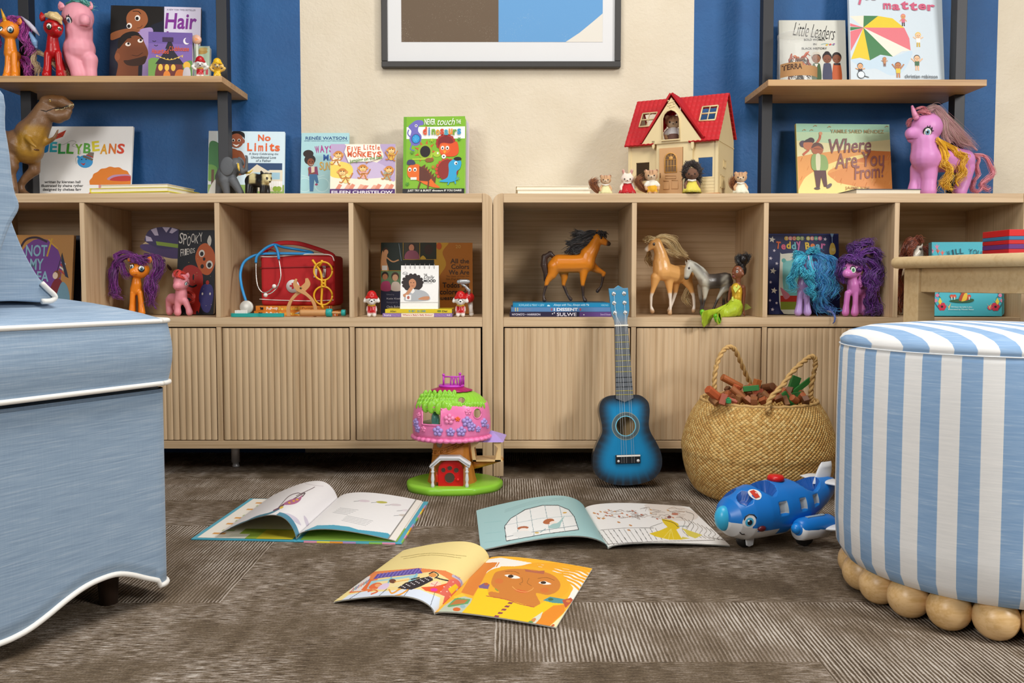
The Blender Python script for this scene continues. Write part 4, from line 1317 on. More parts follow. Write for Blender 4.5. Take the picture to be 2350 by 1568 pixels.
 def flower(zx,zy,r,col,nm='relief_flower'):
  m = MB(col); p = on2(zx,zy,.0)
  n = V((p.x - cx0,(p.y - yc) * 1.3,0)).normalized(); t_ = V((-n.y,n.x,0)) * -1
  for i in range(5):
   a = 6.2832 * i / 5 + .4; m.ball(p + (t_ * math.cos(a) + V((0,0,1)) * math.sin(a)) * r * .62,(r * .46,r * .46,r * .46),10,6)
  m.ball(p + n * r * .2,r * .36,10,6)
  m.build(nm,PLAST(col),pk)
 for a,b,r in ((838,628,.0125),(890,685,.0115),(268,640,.011),(285,705,.010),(512,735,.0125),(655,745,.0105),(776,738,.012),(1030,640,.011),(965,712,.0075),(1072,680,.006)):
  flower(a,b,r,lil)
 for a,b,r in ((640,600,.013),(350,710,.007),(300,560,.008),(852,520,.008)): flower(a,b,r,'#f08cba')
 flower(735,600,.006,'#ee6a3a')
 prof3 = [(1.0,Zy(460)),(1.005,Zy(435)),(.96,Zy(405)),(.885,Zy(365)),(.78,Zy(325)),(.62,Zy(290)),(.4,Zy(268)),(.12,Zy(262)),(0.0,Zy(260))]
 ax = .0895
 def hg(a,b): return ((a - 779) / 46) ** 2 + ((b - 388) / 40) ** 2 < 1
 gr = shell(prof3,hg,'leaf_cap',lime,0,150,50,.006)
 def on3(zx,zy,off=0):
  x = X(zx,yc - .05); y = yc - .05
  for it in range(4):
   z = Zy(zy,y); r = .9
   for (r0,z0),(r1,z1) in zip(prof3,prof3[1:]):
    if z0 <= z <= z1: r = r0 + (r1 - r0) * (z - z0) / (z1 - z0)
   u = max(-1,min(1,(x - cx0) / (ax * r + 1e-6)))
   y = yc - ax * .86 * r * math.sqrt(1 - u * u); x = X(zx,y)
  return V((x,y - off,Zy(zy,y)))
 m = MB(); m.tube([on3(779 + 45 * math.cos(6.2832 * i / 28),388 + 40 * math.sin(6.2832 * i / 28),.001) for i in range(29)],.0018,6); m.build('round_window_frame',PLAST(lime),gr)
 m = MB(lime)
 rnd = random.Random(2)
 for row,(zy,n) in enumerate(((452,24),(405,22),(360,19),(320,14))):
  for i in range(n):
   zx = 290 + (1050 - 290) * (i + .5 * (row % 2)) / n
   if hg(zx,zy - 15) or hg(zx + 20,zy) or hg(zx - 20,zy) or hg(zx,zy + 10) or hg(zx + 25,zy - 25) or hg(zx - 25,zy - 25): continue
   if zx > 700 and row > 0: continue
   w = 260 + 30 * row
   if abs(zx - 672) > 400 - 28 * row: continue
   p = on3(zx,zy,-.001); m.ball(p + V((0,0,.001)),(.0062,.0034,.0105),8,6,(rnd.uniform(-.15,.05),rnd.uniform(-.3,.3),0))
 for a,b,s in ((375,470,1),(440,465,1.25),(525,480,1.2),(585,450,1.0),(640,478,.9),(480,420,1)):
  m.ball(on3(a,min(b,455),.001) - V((0,0,(max(0,b - 455)) / 4.9 * k)),(.0085 * s,.004,.0125 * s),12,8,(0,(525 - a) * -.0006,0))
 me = blob(m,.0013,1); link('leaves',me,PLAST(lime),gr)
 m = MB('#8fc7b8'); m.lathe([(0,0),(.078,0),(.078,.003),(0,.003)],(cx0,yc,Zy(648)),40,sy=.84); m.build('upper_floor',PLAST('#8cc8b8'),root)
 m = MB(); m.box((X(500),yc - .035,Zy(610)),(.016,.02,.022)); m.ball((X(500),yc - .035,Zy(570)),(.010,.012,.018),14,10); m.build('seat',PLAST('#6db9a8'),root)
 zt = Zy(285)
 m = MB('#a81c66'); N = 96
 vs = []; fs = []
 pr = [(0,-.001),(.035,-.001),(.049,-.0035),(.0485,-.002),(.036,.003),(.03,.0065),(0,.007)]
 for r,z in pr:
  for i in range(N):
   a = 6.28318 * i / N; w = 1 + (.07 * abs(math.sin(a * 7)) if r > .04 else 0)
   vs.append(V((cx0 + r * w * math.cos(a),yc + r * w * .86 * math.sin(a),Zy(258) + z)))
 for j in range(len(pr) - 1):
  for i in range(N): fs.append((j * N + i,j * N + (i + 1) % N,(j + 1) * N + (i + 1) % N,(j + 1) * N + i))
 m.add(vs,fs); m.build('petal_plate',M('#a5195f',rough=.4,var=.4,vs=600),root)
 zp = Zy(232)
 m = MB(); m.lathe([(0,0),(.031,0),(.032,.003),(.030,.0055),(0,.006)],(cx0,yc,zp),40,sy=.86); m.build('lookout_floor',PLAST(mag),root)
 m = MB(mag)
 zf = zp + .005; zr = Zy(112)
 xa,xb,xr = X(585),X(768),X(805)
 yf = yc - .018
 m.tube([(xa,yf,zf),(xa,yf,Zy(100))],.0024,8); m.ball((xa,yf,Zy(92)),.0036,12,8)
 m.tube([(xb,yf,zf),(xb,yf,Zy(90))],.0024,8); m.ball((xb,yf,Zy(80)),.0036,12,8)
 m.tube([(xa,yf,zr),(xb,yf,zr),(xr,yf + .02,zr)],.0019,6)
 m.tube([(xr,yf + .02,zf),(xr,yf + .02,zr)],.002,6)
 for i in range(7):
  pass
 for s0,s1 in ((.42,.62),(.62,.86)):
  pts = []
  for i in range(9):
   t = i / 8; pts.append((xa + (xb - xa) * (s0 + (s1 - s0) * t),yf,zf + (zr - zf) * (math.sin(math.pi * t) ** .7)))
  m.tube(pts,.0017,6)
 for t in (.45,.8): m.tube([(xb + (xr - xb) * t,yf + .02 * t,zf),(xb + (xr - xb) * (t - .2),yf + .02 * (t - .2),zr)],.0015,6)
 m.build('lookout_railing',PLAST(mag),root)
 yb = Y + .002
 def bp(zx,zy,y=0): return V((X(zx,yb),yb + y,Zy(zy,yb)))
 m = MB(org); m.tube(spline([on(905,1110,-.02),bp(960,1098),bp(1060,1080),bp(1150,1065),bp(1250,1046)],4),[.0145,.013,.0125,.012,.0115,.011,.0105,.010,.0095,.009,.0085,.008,.007,.006,.005,.004,.0035],14)
 m.build('branch',PLAST(org),root)
 crm = '#e6c48c'
 m = MB(crm)
 x0,x1 = bp(900,0).x,bp(1245,0).x
 z0 = bp(0,1050).z; z1 = bp(0,832).z
 m.prism([(912,1052),(1240,1052),(1240,1035),(905,1035)],-.026,.03,lambda a,y,b: bp(a,b,y))
 for yo in (-.026,.026):
  m.prism([(884,832),(918,832),(985,832),(925,900),(948,1052),(908,1052)][::-1],yo,yo + .004,lambda a,y,b: bp(a,b,y))
  m.prism([(1120,832),(1225,832),(1222,1052),(1155,1052),(1192,905)][::-1],yo,yo + .004,lambda a,y,b: bp(a,b,y))
 m.build('balcony',PLAST(crm),root)
 m = MB(lil)
 e = [bp(868,832,-.036),bp(1255,832,-.036),bp(1292,800,.034),bp(900,800,.034)]
 ap = [bp(1040,742,0),bp(1120,725,.004)]
 m.add(e + ap,[(0,1,5,4),(1,2,5),(2,3,4,5),(3,0,4),(3,2,1,0)],False)
 m.build('balcony_roof',PLAST(lil),root,bevel=.002)
treehouse()
# ================================================================ woven basket
BASK = V((Xf(1744,-.19),-.19,0))
def basket():
 t = NT('plaited_seagrass')
 tc = t.n('ShaderNodeTexCoord'); s = t.n('ShaderNodeSeparateXYZ'); t.l(tc,'Object',s,0)
 a = t.math('ARCTAN2',s.outputs[1],s.outputs[0])
 wob = t.noise(t.coord((1,1,1)),14,2)
 u = t.math('ADD',t.math('MULTIPLY',a,94 / 6.28318),t.math('MULTIPLY',wob,1.5))
 v = t.math('ADD',t.math('MULTIPLY',s.outputs[2],118.0),t.math('MULTIPLY',wob,.8))
 p = t.math('ADD',u,v); q = t.math('SUBTRACT',u,v)
 fp = t.math('FRACT',p); fq = t.math('FRACT',q)
 cp = t.math('FLOOR',p); cq = t.math('FLOOR',q)
 par = t.math('FRACT',t.math('MULTIPLY',t.math('ADD',cp,cq),.5))
 over = t.math('GREATER_THAN',par,.25)
 hp = t.math('SINE',t.math('MULTIPLY',fp,math.pi)); hq = t.math('SINE',t.math('MULTIPLY',fq,math.pi))
 e1 = t.math('MULTIPLY',t.math('POWER',hp,.5),t.math('MULTIPLY_ADD',hq,.5,.5))
 e2 = t.math('MULTIPLY',t.math('POWER',hq,.5),t.math('MULTIPLY_ADD',hp,.5,.5))
 h = t.math('ADD',t.math('MULTIPLY',over,e1),t.math('MULTIPLY',t.math('SUBTRACT',1,over),e2))
 cb = t.n('ShaderNodeCombineXYZ'); t.t.links.new(cp,cb.inputs[0]); t.t.links.new(cq,cb.inputs[1])
 wn = t.n('ShaderNodeTexWhiteNoise'); t.t.links.new(cb.outputs[0],wn.inputs[0])
 col = t.ramp(t.math('MULTIPLY_ADD',wn.outputs[0],.45,t.math('MULTIPLY',t.noise(t.coord((60,60,60)),4,3),.55)),[(.25,'#c2914c'),(.5,'#dbae62'),(.8,'#eccb86')])
 t.base(col)
 t.b.inputs['Roughness'].default_value = .6
 t.bump(h,1.0,.0035)
 root = thing('woven_basket','round plaited straw basket with rope handles, full of toy blocks','basket',BASK)
 Z = lambda zy,y: pt(CX,780 + zy / 3.136,y).z
 k = K(BASK.y) / 3.136
 pr = [(0,.003),(.11,.002),(.132,.008),(.146,.03),(.156,.055),(.164,.085)]
 prof = [(0,.002),(400 * k,.002),(455 * k,.015),(505 * k,.045),(533 * k,.078),(540 * k,.1),(548 * k,.115),(536 * k,.14),(512 * k,.168),(478 * k,.195),(440 * k,.215),(412 * k,.229)]
 P2 = spline([V((r,z,0)) for r,z in prof[1:]],5)
 m = MB(); m.lathe([(0,.002)] + [(p.x,p.y) for p in P2] + [(P2[-1].x - .005,P2[-1].y),(P2[-1].x - .008,P2[-1].y - .02),(.12,.19),(.12,.17),(0,.165)],(BASK.x,BASK.y,0),96)
 m.build('basket_body',t.m,root)
 rx,rz = P2[-1].x - .002,P2[-1].y
 ropem = M('#c6a064',rough=.75,var=.18,vs=200,bump=.4,bs=500)
 m = MB('#c39a55')
 pts = [V((BASK.x + rx * math.cos(6.2832 * i / 120),BASK.y + rx * math.sin(6.2832 * i / 120),rz + .001 * math.sin(i * 1.57))) for i in range(121)]
 m.tube(pts,.0042,6); m.build('rim',ropem,root)
 def rope(pts):
  c = spline(pts,10); m = MB('#caa45f')
  for ph in (0,math.pi):
   out = []
   for i,p in enumerate(c):
    d = c[min(i + 1,len(c) - 1)] - c[max(i - 1,0)]
    a_,b_ = basis(d); an = ph + i * .62
    out.append(p + (a_ * math.cos(an) + b_ * math.sin(an)) * .0030)
   m.tube(out,.0036,7)
  m.build('rope_handle',ropem,root)
 def B(zx,zy,y): return pt(1550 + zx / 3.136,780 + zy / 3.136,y)
 rope([B(285,400,-.17),B(282,350,-.17),B(282,270,-.165),B(300,170,-.16),B(340,85,-.15),B(386,52,-.14),B(425,70,-.13),B(465,150,-.11),B(505,245,-.09),B(545,325,-.07),B(575,380,-.065)])
 rope([B(668,522,-.338),B(664,480,-.338),B(690,415,-.33),B(770,330,-.31),B(840,235,-.29),B(920,160,-.27),B(975,122,-.255),B(1002,135,-.25),B(1006,190,-.245),B(985,290,-.235),B(975,380,-.23),B(980,430,-.228),B(1010,470,-.232),B(1030,500,-.24)])
 return rz
RIMZ = basket()
def blocks():
 rnd = random.Random(11)
 def Q(zx,zy,y): return pt(1550 + zx / 3.136,780 + zy / 3.136,y)
 br,og,dk,gr = '#8d5430','#a85c34','#6d4428','#2f7434'
 N = [0]
 def put(shape,a,b,y,size,rot,col,label=None):
  p = Q(a,b,y)
  m = MB(col)
  L,r = size
  if shape == 'rod': m.lathe([(0,-L / 2),(r * .96,-L / 2),(r,-L / 2 + .001),(r,L / 2 - .001),(r * .96,L / 2),(0,L / 2)],(0,0,0),10)
  elif shape == 'hex':
   m.lathe([(0,-L / 2),(r,-L / 2),(r,L / 2),(0,L / 2)],(0,0,0),6,smooth=False)
  elif shape == 'plank': m.box((0,0,0),(r * 2.1,r * .8,L))
  else:
   m.box((0,0,0),(r * 1.7,r * 1.7,L));
   if shape == 'brick': m.lathe([(r * .5,L / 2),(r * .5,L / 2 + .003),(0,L / 2 + .003)],(0,0,0),8)
  me = m.mesh('toy_block'); me.transform(Euler(rot).to_matrix().to_4x4())
  o = link('toy_block',me,M(col,rough=.55,var=.12,vs=90),None,bevel=.0008)
  o.location = p
  N[0] += 1
  tag(o,label,'toy block','toy blocks heaped in the basket')
 H = math.radians
 big = [('hex',275,390,-.29,(.042,.0105),(H(20),H(-52),0),'#b0532a','orange six-sided block leaning at the left rim of the basket'),
  ('rod',405,305,-.22,(.055,.0085),(H(10),H(-62),0),'#a35a2a','long brown round block lying highest at the left of the heap'),
  ('rod',470,405,-.27,(.055,.008),(H(-10),H(-48),0),'#96582c','long brown round block slanting down in the heap centre'),
  ('cube',588,312,-.2,(.018,.0085),(H(5),H(12),H(20)),'#b06630','small orange brown cube standing on top of the heap, right of the left handle'),
  ('rod',668,340,-.21,(.036,.009),(H(78),H(0),H(20)),'#6e4326','dark brown round block end-on atop the heap'),
  ('plank',850,330,-.21,(.046,.011),(H(0),H(20),H(15)),'#27662c','broad upright green plank block under the right handle'),
  ('plank',910,335,-.22,(.055,.006),(H(5),H(52),H(10)),'#2f7a34','long thin green block pointing up to the right handle'),
  ('plank',545,350,-.25,(.036,.006),(H(0),H(82),H(-20)),'#2f7d3c','flat green block lying across the middle of the heap'),
  ('plank',800,430,-.28,(.036,.009),(H(-20),H(-25),H(30)),'#33803a','green block leaning on the front rim below the green plank'),
  ('brick',380,440,-.305,(.010,.006),(H(5),H(0),H(20)),'#2f8f58','tiny bright green studded block at the front rim of the basket'),
  ('plank',870,398,-.25,(.026,.006),(H(10),H(80),0),'#2f7434','small flat green block at the right of the heap'),
  ('cube',865,452,-.285,(.012,.006),(H(10),H(40),H(30)),'#3a8a3c','tiny green cube at the front right rim'),
  ('cube',437,350,-.25,(.016,.008),(H(20),H(15),H(30)),'#b4552e','orange cube right behind the slanting brown block')]
 for s,a,b,y,sz,r,c,l in big: put(s,a,b,y,sz,r,c,l)
 fill = []
 for row,(yy,b0,n,a0,a1) in enumerate(((-.29,435,12,250,950),(-.26,418,11,300,930),(-.23,398,10,320,920),(-.19,385,8,360,860),(-.15,372,6,420,820))):
  for i in range(n):
   a = a0 + (a1 - a0) * (i + rnd.uniform(.2,.8)) / n
   put(rnd.choice(['cube','brick','rod','cube','hex']),a,b0 + rnd.uniform(-14,8),yy + rnd.uniform(-.008,.008),(rnd.uniform(.016,.032),rnd.uniform(.0065,.009)),
    (rnd.uniform(-1,1),rnd.uniform(-1.4,1.4),rnd.uniform(0,3)),rnd.choice([br,og,'#96572f','#9c4a30','#8a5a30',dk]),'small brown or orange wooden block within the heap filling the straw basket')
blocks()
# ================================================================ toy airplane
def airplane():
 fwd = V((-.887,-.464,0)).normalized(); sd = V((.464,-.887,0))
 fw = fl(1706,1256);
 O = V((fw.x,fw.y,0)) + fwd * .057
 blue,white = '#1277cf','#dfe1e3'
 root = thing('toy_airplane','blue and white toy airplane with red top button beside striped ottoman','toy airplane',(O.x,O.y,0))
 def A(s,a,z): return O - fwd * s + sd * a + V((0,0,z))
 keys = [(0.0,.004,.062,.004),(.006,.022,.062,.022),(.02,.038,.063,.036),(.045,.050,.066,.048),(.08,.056,.069,.052),(.13,.057,.070,.053),(.18,.053,.072,.049),(.215,.044,.077,.042),(.25,.032,.085,.032),(.275,.022,.093,.024),(.292,.010,.1,.012),(.296,.002,.101,.003)]
 def at(s):
  for k0,k1 in zip(keys,keys[1:]):
   if s <= k1[0]:
    t = (s - k0[0]) / (k1[0] - k0[0]); return [k0[i] + (k1[i] - k0[i]) * t for i in (1,2,3)]
  return keys[-1][1:]
 ks = [k[0] for k in keys]
 NS,NP = 190,128
 ss = spline([V((k,0,0)) for k in ks],17); ss = [max(0,min(.296,p.x)) for p in ss]
 w_,b_ = lin(white),lin(blue)
 dkb = lin('#0f4f9e')
 m = MB(); vs = []; cols = []
 def dent(s,ph):
  """recess depth: cockpit and cabin openings on top, square windows on the flanks"""
  a = abs((ph - math.pi / 2 + math.pi) % (2 * math.pi) - math.pi)
  d = 0
  if ((s - .094) / .021) ** 2 + (a / .80) ** 2 < 1: d = .036
  if ((s - .207) / .036) ** 2 + (a / .95) ** 2 < 1: d = .030
  if .136 - .001 < s < .15 and False: d = 0
  flank = abs(ph) if ph < math.pi else 2 * math.pi - ph
  for sc_,hw in ((.107,.0085),(.160,.0080),(.2,.0075)):
   if abs(s - sc_) < hw and (abs(ph - .25) < .21 or abs(ph - (math.pi - .25)) < .21): d = .006
  if ((s - .038) / .0125) ** 2 + ((a - .52) / .36) ** 2 < 1: d = .02
  return d
 rows = len(ss)
 for s in ss:
  ra,zc,rz = at(s)
  for i in range(NP):
   ph = 2 * math.pi * i / NP
   d = dent(s,ph)
   q = 1 - d / max(ra,.02)
   q = max(q,.3)
   sup = 1.0
   vs.append(A(s,ra * math.cos(ph) * q,zc + rz * math.sin(ph) * q))
   if d > .01: c = dkb
   elif d > 0: c = lin('#aab2b8')
   else:
    zb = -.55
    if s < .05: zb = -.12 if s < .038 else -.35
    if .2 < s: zb = -.35 - (s - .2) * 2
    if .10 < s < .13: zb = -.8
    c = w_ if math.sin(ph) < zb else b_
   cols.append(c)
 fs = []
 for j in range(rows - 1):
  for i in range(NP):
   i2 = (i + 1) % NP; fs.append((j * NP + i,j * NP + i2,(j + 1) * NP + i2,(j + 1) * NP + i))
 m.add(vs,fs)
 m.c = [cols[f[0]] for f in fs]
 m.build('fuselage',PAINT(),root)
 m = MB('#35b6e4'); m.ball(A(.006,.0,.063),(.017,.017,.024),24,16); m.build('nose',PLAST('#38b4e2'),root)
 def skin(s,ph,off=.0):
  ra,zc,rz = at(s); return A(s,(ra + off) * math.cos(ph),zc + (rz + off) * math.sin(ph))
 def spot(s,ph,rs,rp,col,nm,off=.0006,par=root):
  m = MB(col); N = 24; cen = skin(s,ph,off + .0003)
  pts = [skin(s + rs * math.cos(6.2832 * i / N),ph + rp * math.sin(6.2832 * i / N),off) for i in range(N)]
  m.add([cen] + pts,[(0,i + 1,(i + 1) % N + 1) for i in range(N)],True)
  return m.build(nm,PLAST(col),par)
 ey = spot(.0305,-.02,.0115,.30,'#e9ebec','eye')
 spot(.0305,-.03,.0072,.20,'#49b4dd','iris',.0011,ey); spot(.031,-.05,.0042,.12,'#1a1f2a','pupil',.0016,ey); spot(.0285,.04,.0016,.04,'#ffffff','glint',.0021,ey)
 m = MB('#24282e'); m.tube([skin(.0215,.1,.001),skin(.0245,.25,.001),skin(.031,.31,.001),skin(.039,.24,.001),skin(.0425,.1,.001)],.0011,6); m.build('eyelash',PLAST('#23262c'),ey)
 m = MB('#2b2626'); m.tube([skin(.019,-.62,.001),skin(.0245,-.74,.001),skin(.029,-.70,.001)],.001,6); m.build('mouth',PLAST('#2b2626'),root)
 m = MB('#5b141b'); m.ball(skin(.057,-.38,.0),(.0095,.006,.006),16,10,(0,0,math.atan2(fwd.y,fwd.x))); m.build('cheek_lamp',PLAST('#5c121a'),root)
 m = MB('#f0efec'); N = 28
 def bg(u,v,off): return skin(.058 + .012 * v,1.02 + .27 * u,off)
 m.add([bg(math.cos(6.2832 * i / N),math.sin(6.2832 * i / N),.0006) for i in range(N)],[tuple(range(N))],False); bo = m.build('badge',PLAST('#efeeea'),root)
 m = MB('#d3402c'); m.add([bg(a,b,.0012) for a,b in ((-.7,-.42),(-.2,-.52),(.7,-.42),(.7,.42),(.2,.52),(-.7,.42))],[tuple(range(6))],False); m.build('badge_mark',PLAST('#d3402c'),bo)
 rt = at(.138); m = MB('#d01212'); m.lathe([(.0165,0),(.0165,.006),(.0135,.010),(0,.0105)],A(.138,0,rt[1] + rt[2] - .0005),28); m.build('button',PLAST('#d21414'),root)
 for sg in (1,-1):
  m = MB(blue)
  pts = [A(s,sg * .067,.044) for s in (.126,.128,.132,.14,.165,.19,.212,.222)]
  m.tube(pts,[.006,.013,.016,.0185,.0195,.019,.0175,.013],28)
  en = m.build('engine',PLAST(blue),root)
  m = MB('#1b86dd'); m.ball(A(.1265,sg * .067,.044),(.010,.010,.010),16,10); m.build('engine_cap',PLAST('#1b86dd'),en)
  m = MB(white)
  pts = [A(s,sg * .067,.0385) for s in (.129,.14,.17,.2)]
  m.tube(pts,[.0165,.019,.0195,.0175],28); m.build('engine_cowl',PLAST(white),en)
  if sg > 0:
   m = MB('#9aa7b0')
   for i in range(5):
    a0 = A(.155 + .009 * i,sg * .067,.044); m.box(a0 + V((0,0,.0192)) + sd * .002,(.0085,.0075,.0012),(0,0,math.atan2(fwd.y,fwd.x)))
   m.build('engine_sticker',M('#9fb0bb',rough=.4,var=.5,vs=700),en)
  m = MB(white)
  tipy = .12
  def wing(u,v):
   a = .07 + (tipy - .07) * u
   s0 = .175 + .028 * u; ln = .062 - .018 * u
   cz = .040 - .004 * u + .010 * u * u
   an = 2 * math.pi * v
   th = .0065 * (1 - .25 * u) * (1 if u < .9 else (1 - (u - .9) * 6))
   return A(s0 + ln / 2 + ln / 2 * math.cos(an),sg * a,cz + th * math.sin(an))
  m.grid(wing,24,28,True,None)
  m.c = [b_ if (i % 24) < 7 else w_ for i in range(24 * 28)]
  m.build('wing',PAINT(),root)
 m = MB(white)
 for sg in (1,-1):
  def stab(u,v):
   an = 2 * math.pi * v; ln = .05 - .012 * u
   th = .0045 if u < .85 else .0045 * (1 - (u - .85) * 5)
   return A(.268 + .010 * u + ln / 2 * math.cos(an),sg * .055 * u,.108 + th * math.sin(an))
  m.grid(stab,16,20)
 m.build('tailplane',PLAST(white),root)
 m = MB(white)
 def fin(u,v):
  an = 2 * math.pi * v; ln = .046 - .018 * u * u
  th = .006 if u < .75 else .006 * (1 - ((u - .75) / .25) ** 2) + .0008
  return A(.262 + .014 * u + ln / 2 * math.cos(an),th * math.sin(an),.104 + .042 * u)
 m.grid(fin,16,24)
 m.build('tail_fin',PLAST(white),root)
 axr = Mx((fwd,sd,V((0,0,1)))).transposed().to_4x4() @ Euler((math.radians(90),0,0)).to_matrix().to_4x4()
 def wheel(s,a,r,wd):
  m = MB('#1b1a1a'); m.lathe([(0,-wd / 2),(r * .8,-wd / 2),(r,-wd / 4),(r,wd / 4),(r * .8,wd / 2),(0,wd / 2)],A(s,a,r),26,axr); m.build('wheel',M('#1c1b1b',rough=.5),root)
 wheel(.059,0,.0165,.018); wheel(.168,.047,.0185,.02); wheel(.168,-.047,.0185,.02)
 m = MB(white)
 for a in (.0125,-.0125):
  m.prism([(.048,.034),(.074,.034),(.069,.006),(.059,.004),(.053,.007)],a - .002,a + .002,lambda s,y,z: A(s,y,z))
 m.build('nose_strut',PLAST(white),root,bevel=.0012)
 for sg in (1,-1):
  m = MB(white); m.tube([A(.168,sg * .03,.034),A(.168,sg * .036,.0185),A(.168,sg * .038,.0185)],[.011,.008,.006],12); m.build('wheel_strut',PLAST(white),root)
airplane()
# ================================================================ picture books standing and lying about
RB = ['#1f8fd0','#3fb0d8','#3fae5a','#4aa83a','#6cb53a','#c8cf35','#e5d23a','#e8a72f','#df7a2c','#d8542e']
def face(a,x,y,r,skin,hair,eye='#2a1c16',smile=True,ry=1.15):
 if hair: a.ell(x,y - r * .25,r * 1.12,r * 1.15,hair)
 a.ell(x,y,r,r * ry * .95,skin)
 for s in (-1,1): a.ell(x + s * r * .38,y - r * .05,r * .13,r * .16,eye)
 if smile: a.line([(x - r * .35,y + r * .45),(x,y + r * .6),(x + r * .35,y + r * .45)],max(.5,r * .12),'#7a2f22',True)
def person(a,x,y,s,skin,hair,top,legs,arms=0):
 a.poly([(x - .28 * s,y + .5 * s),(x + .28 * s,y + .5 * s),(x + .24 * s,y + 1.1 * s),(x - .24 * s,y + 1.1 * s)],top)
 a.line([(x - .12 * s,y + 1.05 * s),(x - .14 * s,y + 1.6 * s)],.16 * s,legs); a.line([(x + .12 * s,y + 1.05 * s),(x + .14 * s,y + 1.6 * s)],.16 * s,legs)
 a.line([(x - .25 * s,y + .58 * s),(x - (.5 + .2 * arms) * s,y + (.9 - .9 * arms) * s)],.13 * s,skin); a.line([(x + .25 * s,y + .58 * s),(x + (.5 + .2 * arms) * s,y + (.9 - .9 * arms) * s)],.13 * s,skin)
 face(a,x,y + .2 * s,.32 * s,skin,hair)
Z1 = lambda x,y: (x / 3.485,y / 3.485)
def jelly(a,t):
 a.poly([Z1(*p) for p in ((415,1115),(448,1062),(516,1030),(492,1085))],'#c8442f')
 a.line([Z1(415,1115),Z1(516,1030)],.6,'#3a2420'); a.line([Z1(448,1062),Z1(492,1085)],.6,'#3a2420')
 a.line([Z1(*p) for p in ((410,1118),(440,1150),(500,1150),(560,1120),(600,1130),(570,1160),(620,1180),(640,1220),(605,1260),(612,1310))],.6,'#5a5a58',True)
 x,y = Z1(680,1290); a.ell(x,y,18,15,'#3d95cf',.15); a.ell(x - 15,y - 10,4,3,'#3d95cf',.6)
 for dx in (-8,2): a.ell(x + dx,y - 5,1.3,1.6,'#1b2430')
 a.blobby([(x - 10,y + 3),(x - 4,y + 5),(x + 1,y + 3),(x - 3,y + 9)],'#b23a34')
 a.poly([Z1(*p) for p in ((664,1238),(745,1268),(738,1284),(660,1255))],'#6c6358'); a.poly([Z1(*p) for p in ((690,1240),(706,1212),(748,1216),(744,1262))],'#7b7164'); a.poly([Z1(*p) for p in ((684,1240),(740,1262),(742,1250),(690,1230))],'#a5473a')
 pts = []
 for i in range(16):
  th = math.pi * (1 - i / 15); r = 1 + .05 * (i % 2)
  pts.append(Z1(900 + 172 * r * math.cos(th),1478 - 140 * r * math.sin(th)))
 a.blobby(pts + [Z1(1052,1480),Z1(730,1480)],'#dd7f2c'); a.blobby([Z1(*p) for p in ((870,1440),(900,1405),(960,1396),(1040,1400),(1048,1445))],'#b58fb0'); a.blobby([Z1(*p) for p in ((890,1445),(930,1415),(1040,1408),(1048,1448))],'#c23f38')
 cs = ['#2b86cc','#39b1c4','#3fa65a','#55ad43','#7fb53a','#5faa48','#e0d23a','#e2a52e','#dd772c','#d8482e']
 n = 10; x0 = 92; wd = 19.4; t.cuts.append((0,0)); t.nc = 1
 for i,ch in enumerate('JELLYBEANS'):
  dy = (0,-2,2,2,3,1,-4,3,2,2)[i]
  t.text(ch,x0 + i * wd + 1.2,326 + dy,x0 + (i + 1) * wd - 1.5,350 + dy,cs[i],.03,0,(.1,0,0,.05,0,.05,-.12,.05,.05,.1)[i])
 t.nc = 0
 for i,s in enumerate(('written by kiersten hall','illustrated by shaina ryther','designed by chelsea farr')):
  c = 146; w = (41,48,44)[i]; t.text(s,c - w,415 + 8.8 * i,c + w,423 + 8.8 * i,'#232021',.012)
book('picture_book','white picture book with rainbow letter title, behind the dinosaur',90,302,287,ZT,.245,'#eeeeec',jelly,.009,9,group='picture books on the bookcase tops')
def limits(a,t):
 a.rect(481,299,652,470,'#cfe3ec'); a.rect(481,299,500,470,'#d8dedd')
 a.blobby([(482,330),(500,326),(508,345),(504,395),(484,400)],'#3f7d44'); a.blobby([(480,380),(500,385),(498,412),(480,415)],'#6ca048')
 a.rect(488,390,494,470,'#6a4a34'); a.rect(481,425,652,470,'#8fae5c'); a.blobby([(481,470),(495,415),(520,440),(540,470)],'#d8d6cc')
 a.poly([(568,374),(647,374),(647,391),(560,392)],'#26436a'); a.poly([(566,398),(590,377),(618,394),(618,440),(566,440)],'#d9cfb8'); a.rect(618,390,648,440,'#ded6c0'); a.rect(622,396,642,412,'#9dc3d4'); a.rect(582,396,600,412,'#a9cfe0'); a.rect(604,416,648,430,'#efeee8')
 for i in range(8): a.line([(606 + 5 * i,416),(606 + 5 * i,434)],1,'#ffffff')
 for x in (632,640): a.ell(x,434,6,6,'#8fae3f')
 a.blobby([(524,400),(525,362),(540,346),(556,348),(566,372),(562,400)],'#8a4a2c'); a.ell(534,362,20,22,'#8f4f30')
 a.blobby([(527,318),(528,304),(543,298),(560,304),(561,318),(556,312),(532,312)],'#1d1614'); a.ell(543,322,16,17,'#97553a'); a.ell(559,323,3,5,'#97553a')
 for x in (536,549): a.ell(x,321,3.4,3.6,'#f4efe8'); a.ell(x,321.5,2.2,2.8,'#20140f')
 a.blobby([(535,330),(543,332),(550,330),(543,336)],'#f3efe8'); a.ell(538,368,15,14,'#8a4c30'); a.blobby([(524,372),(536,374),(552,368),(550,384),(530,384)],'#241712'); a.blobby([(532,375),(540,376),(546,374),(540,379)],'#efe8e0')
 t.word('No',591,307,621,322,['#e0612a'],.03); t.word('Limits',567,327,642,346,['#e0612a'],.03)
 for i,s in enumerate(('A Story Celebrating the','Unconditional Love','of a Father')):
  w = (33,28,17)[i]; t.text(s,605 - w,350 + 7.6 * i,605 + w,356 + 7.6 * i,'#3a4a58',0,.1)
 t.text('RAY MOORE',590,444,640,450,'#44505c',.01)
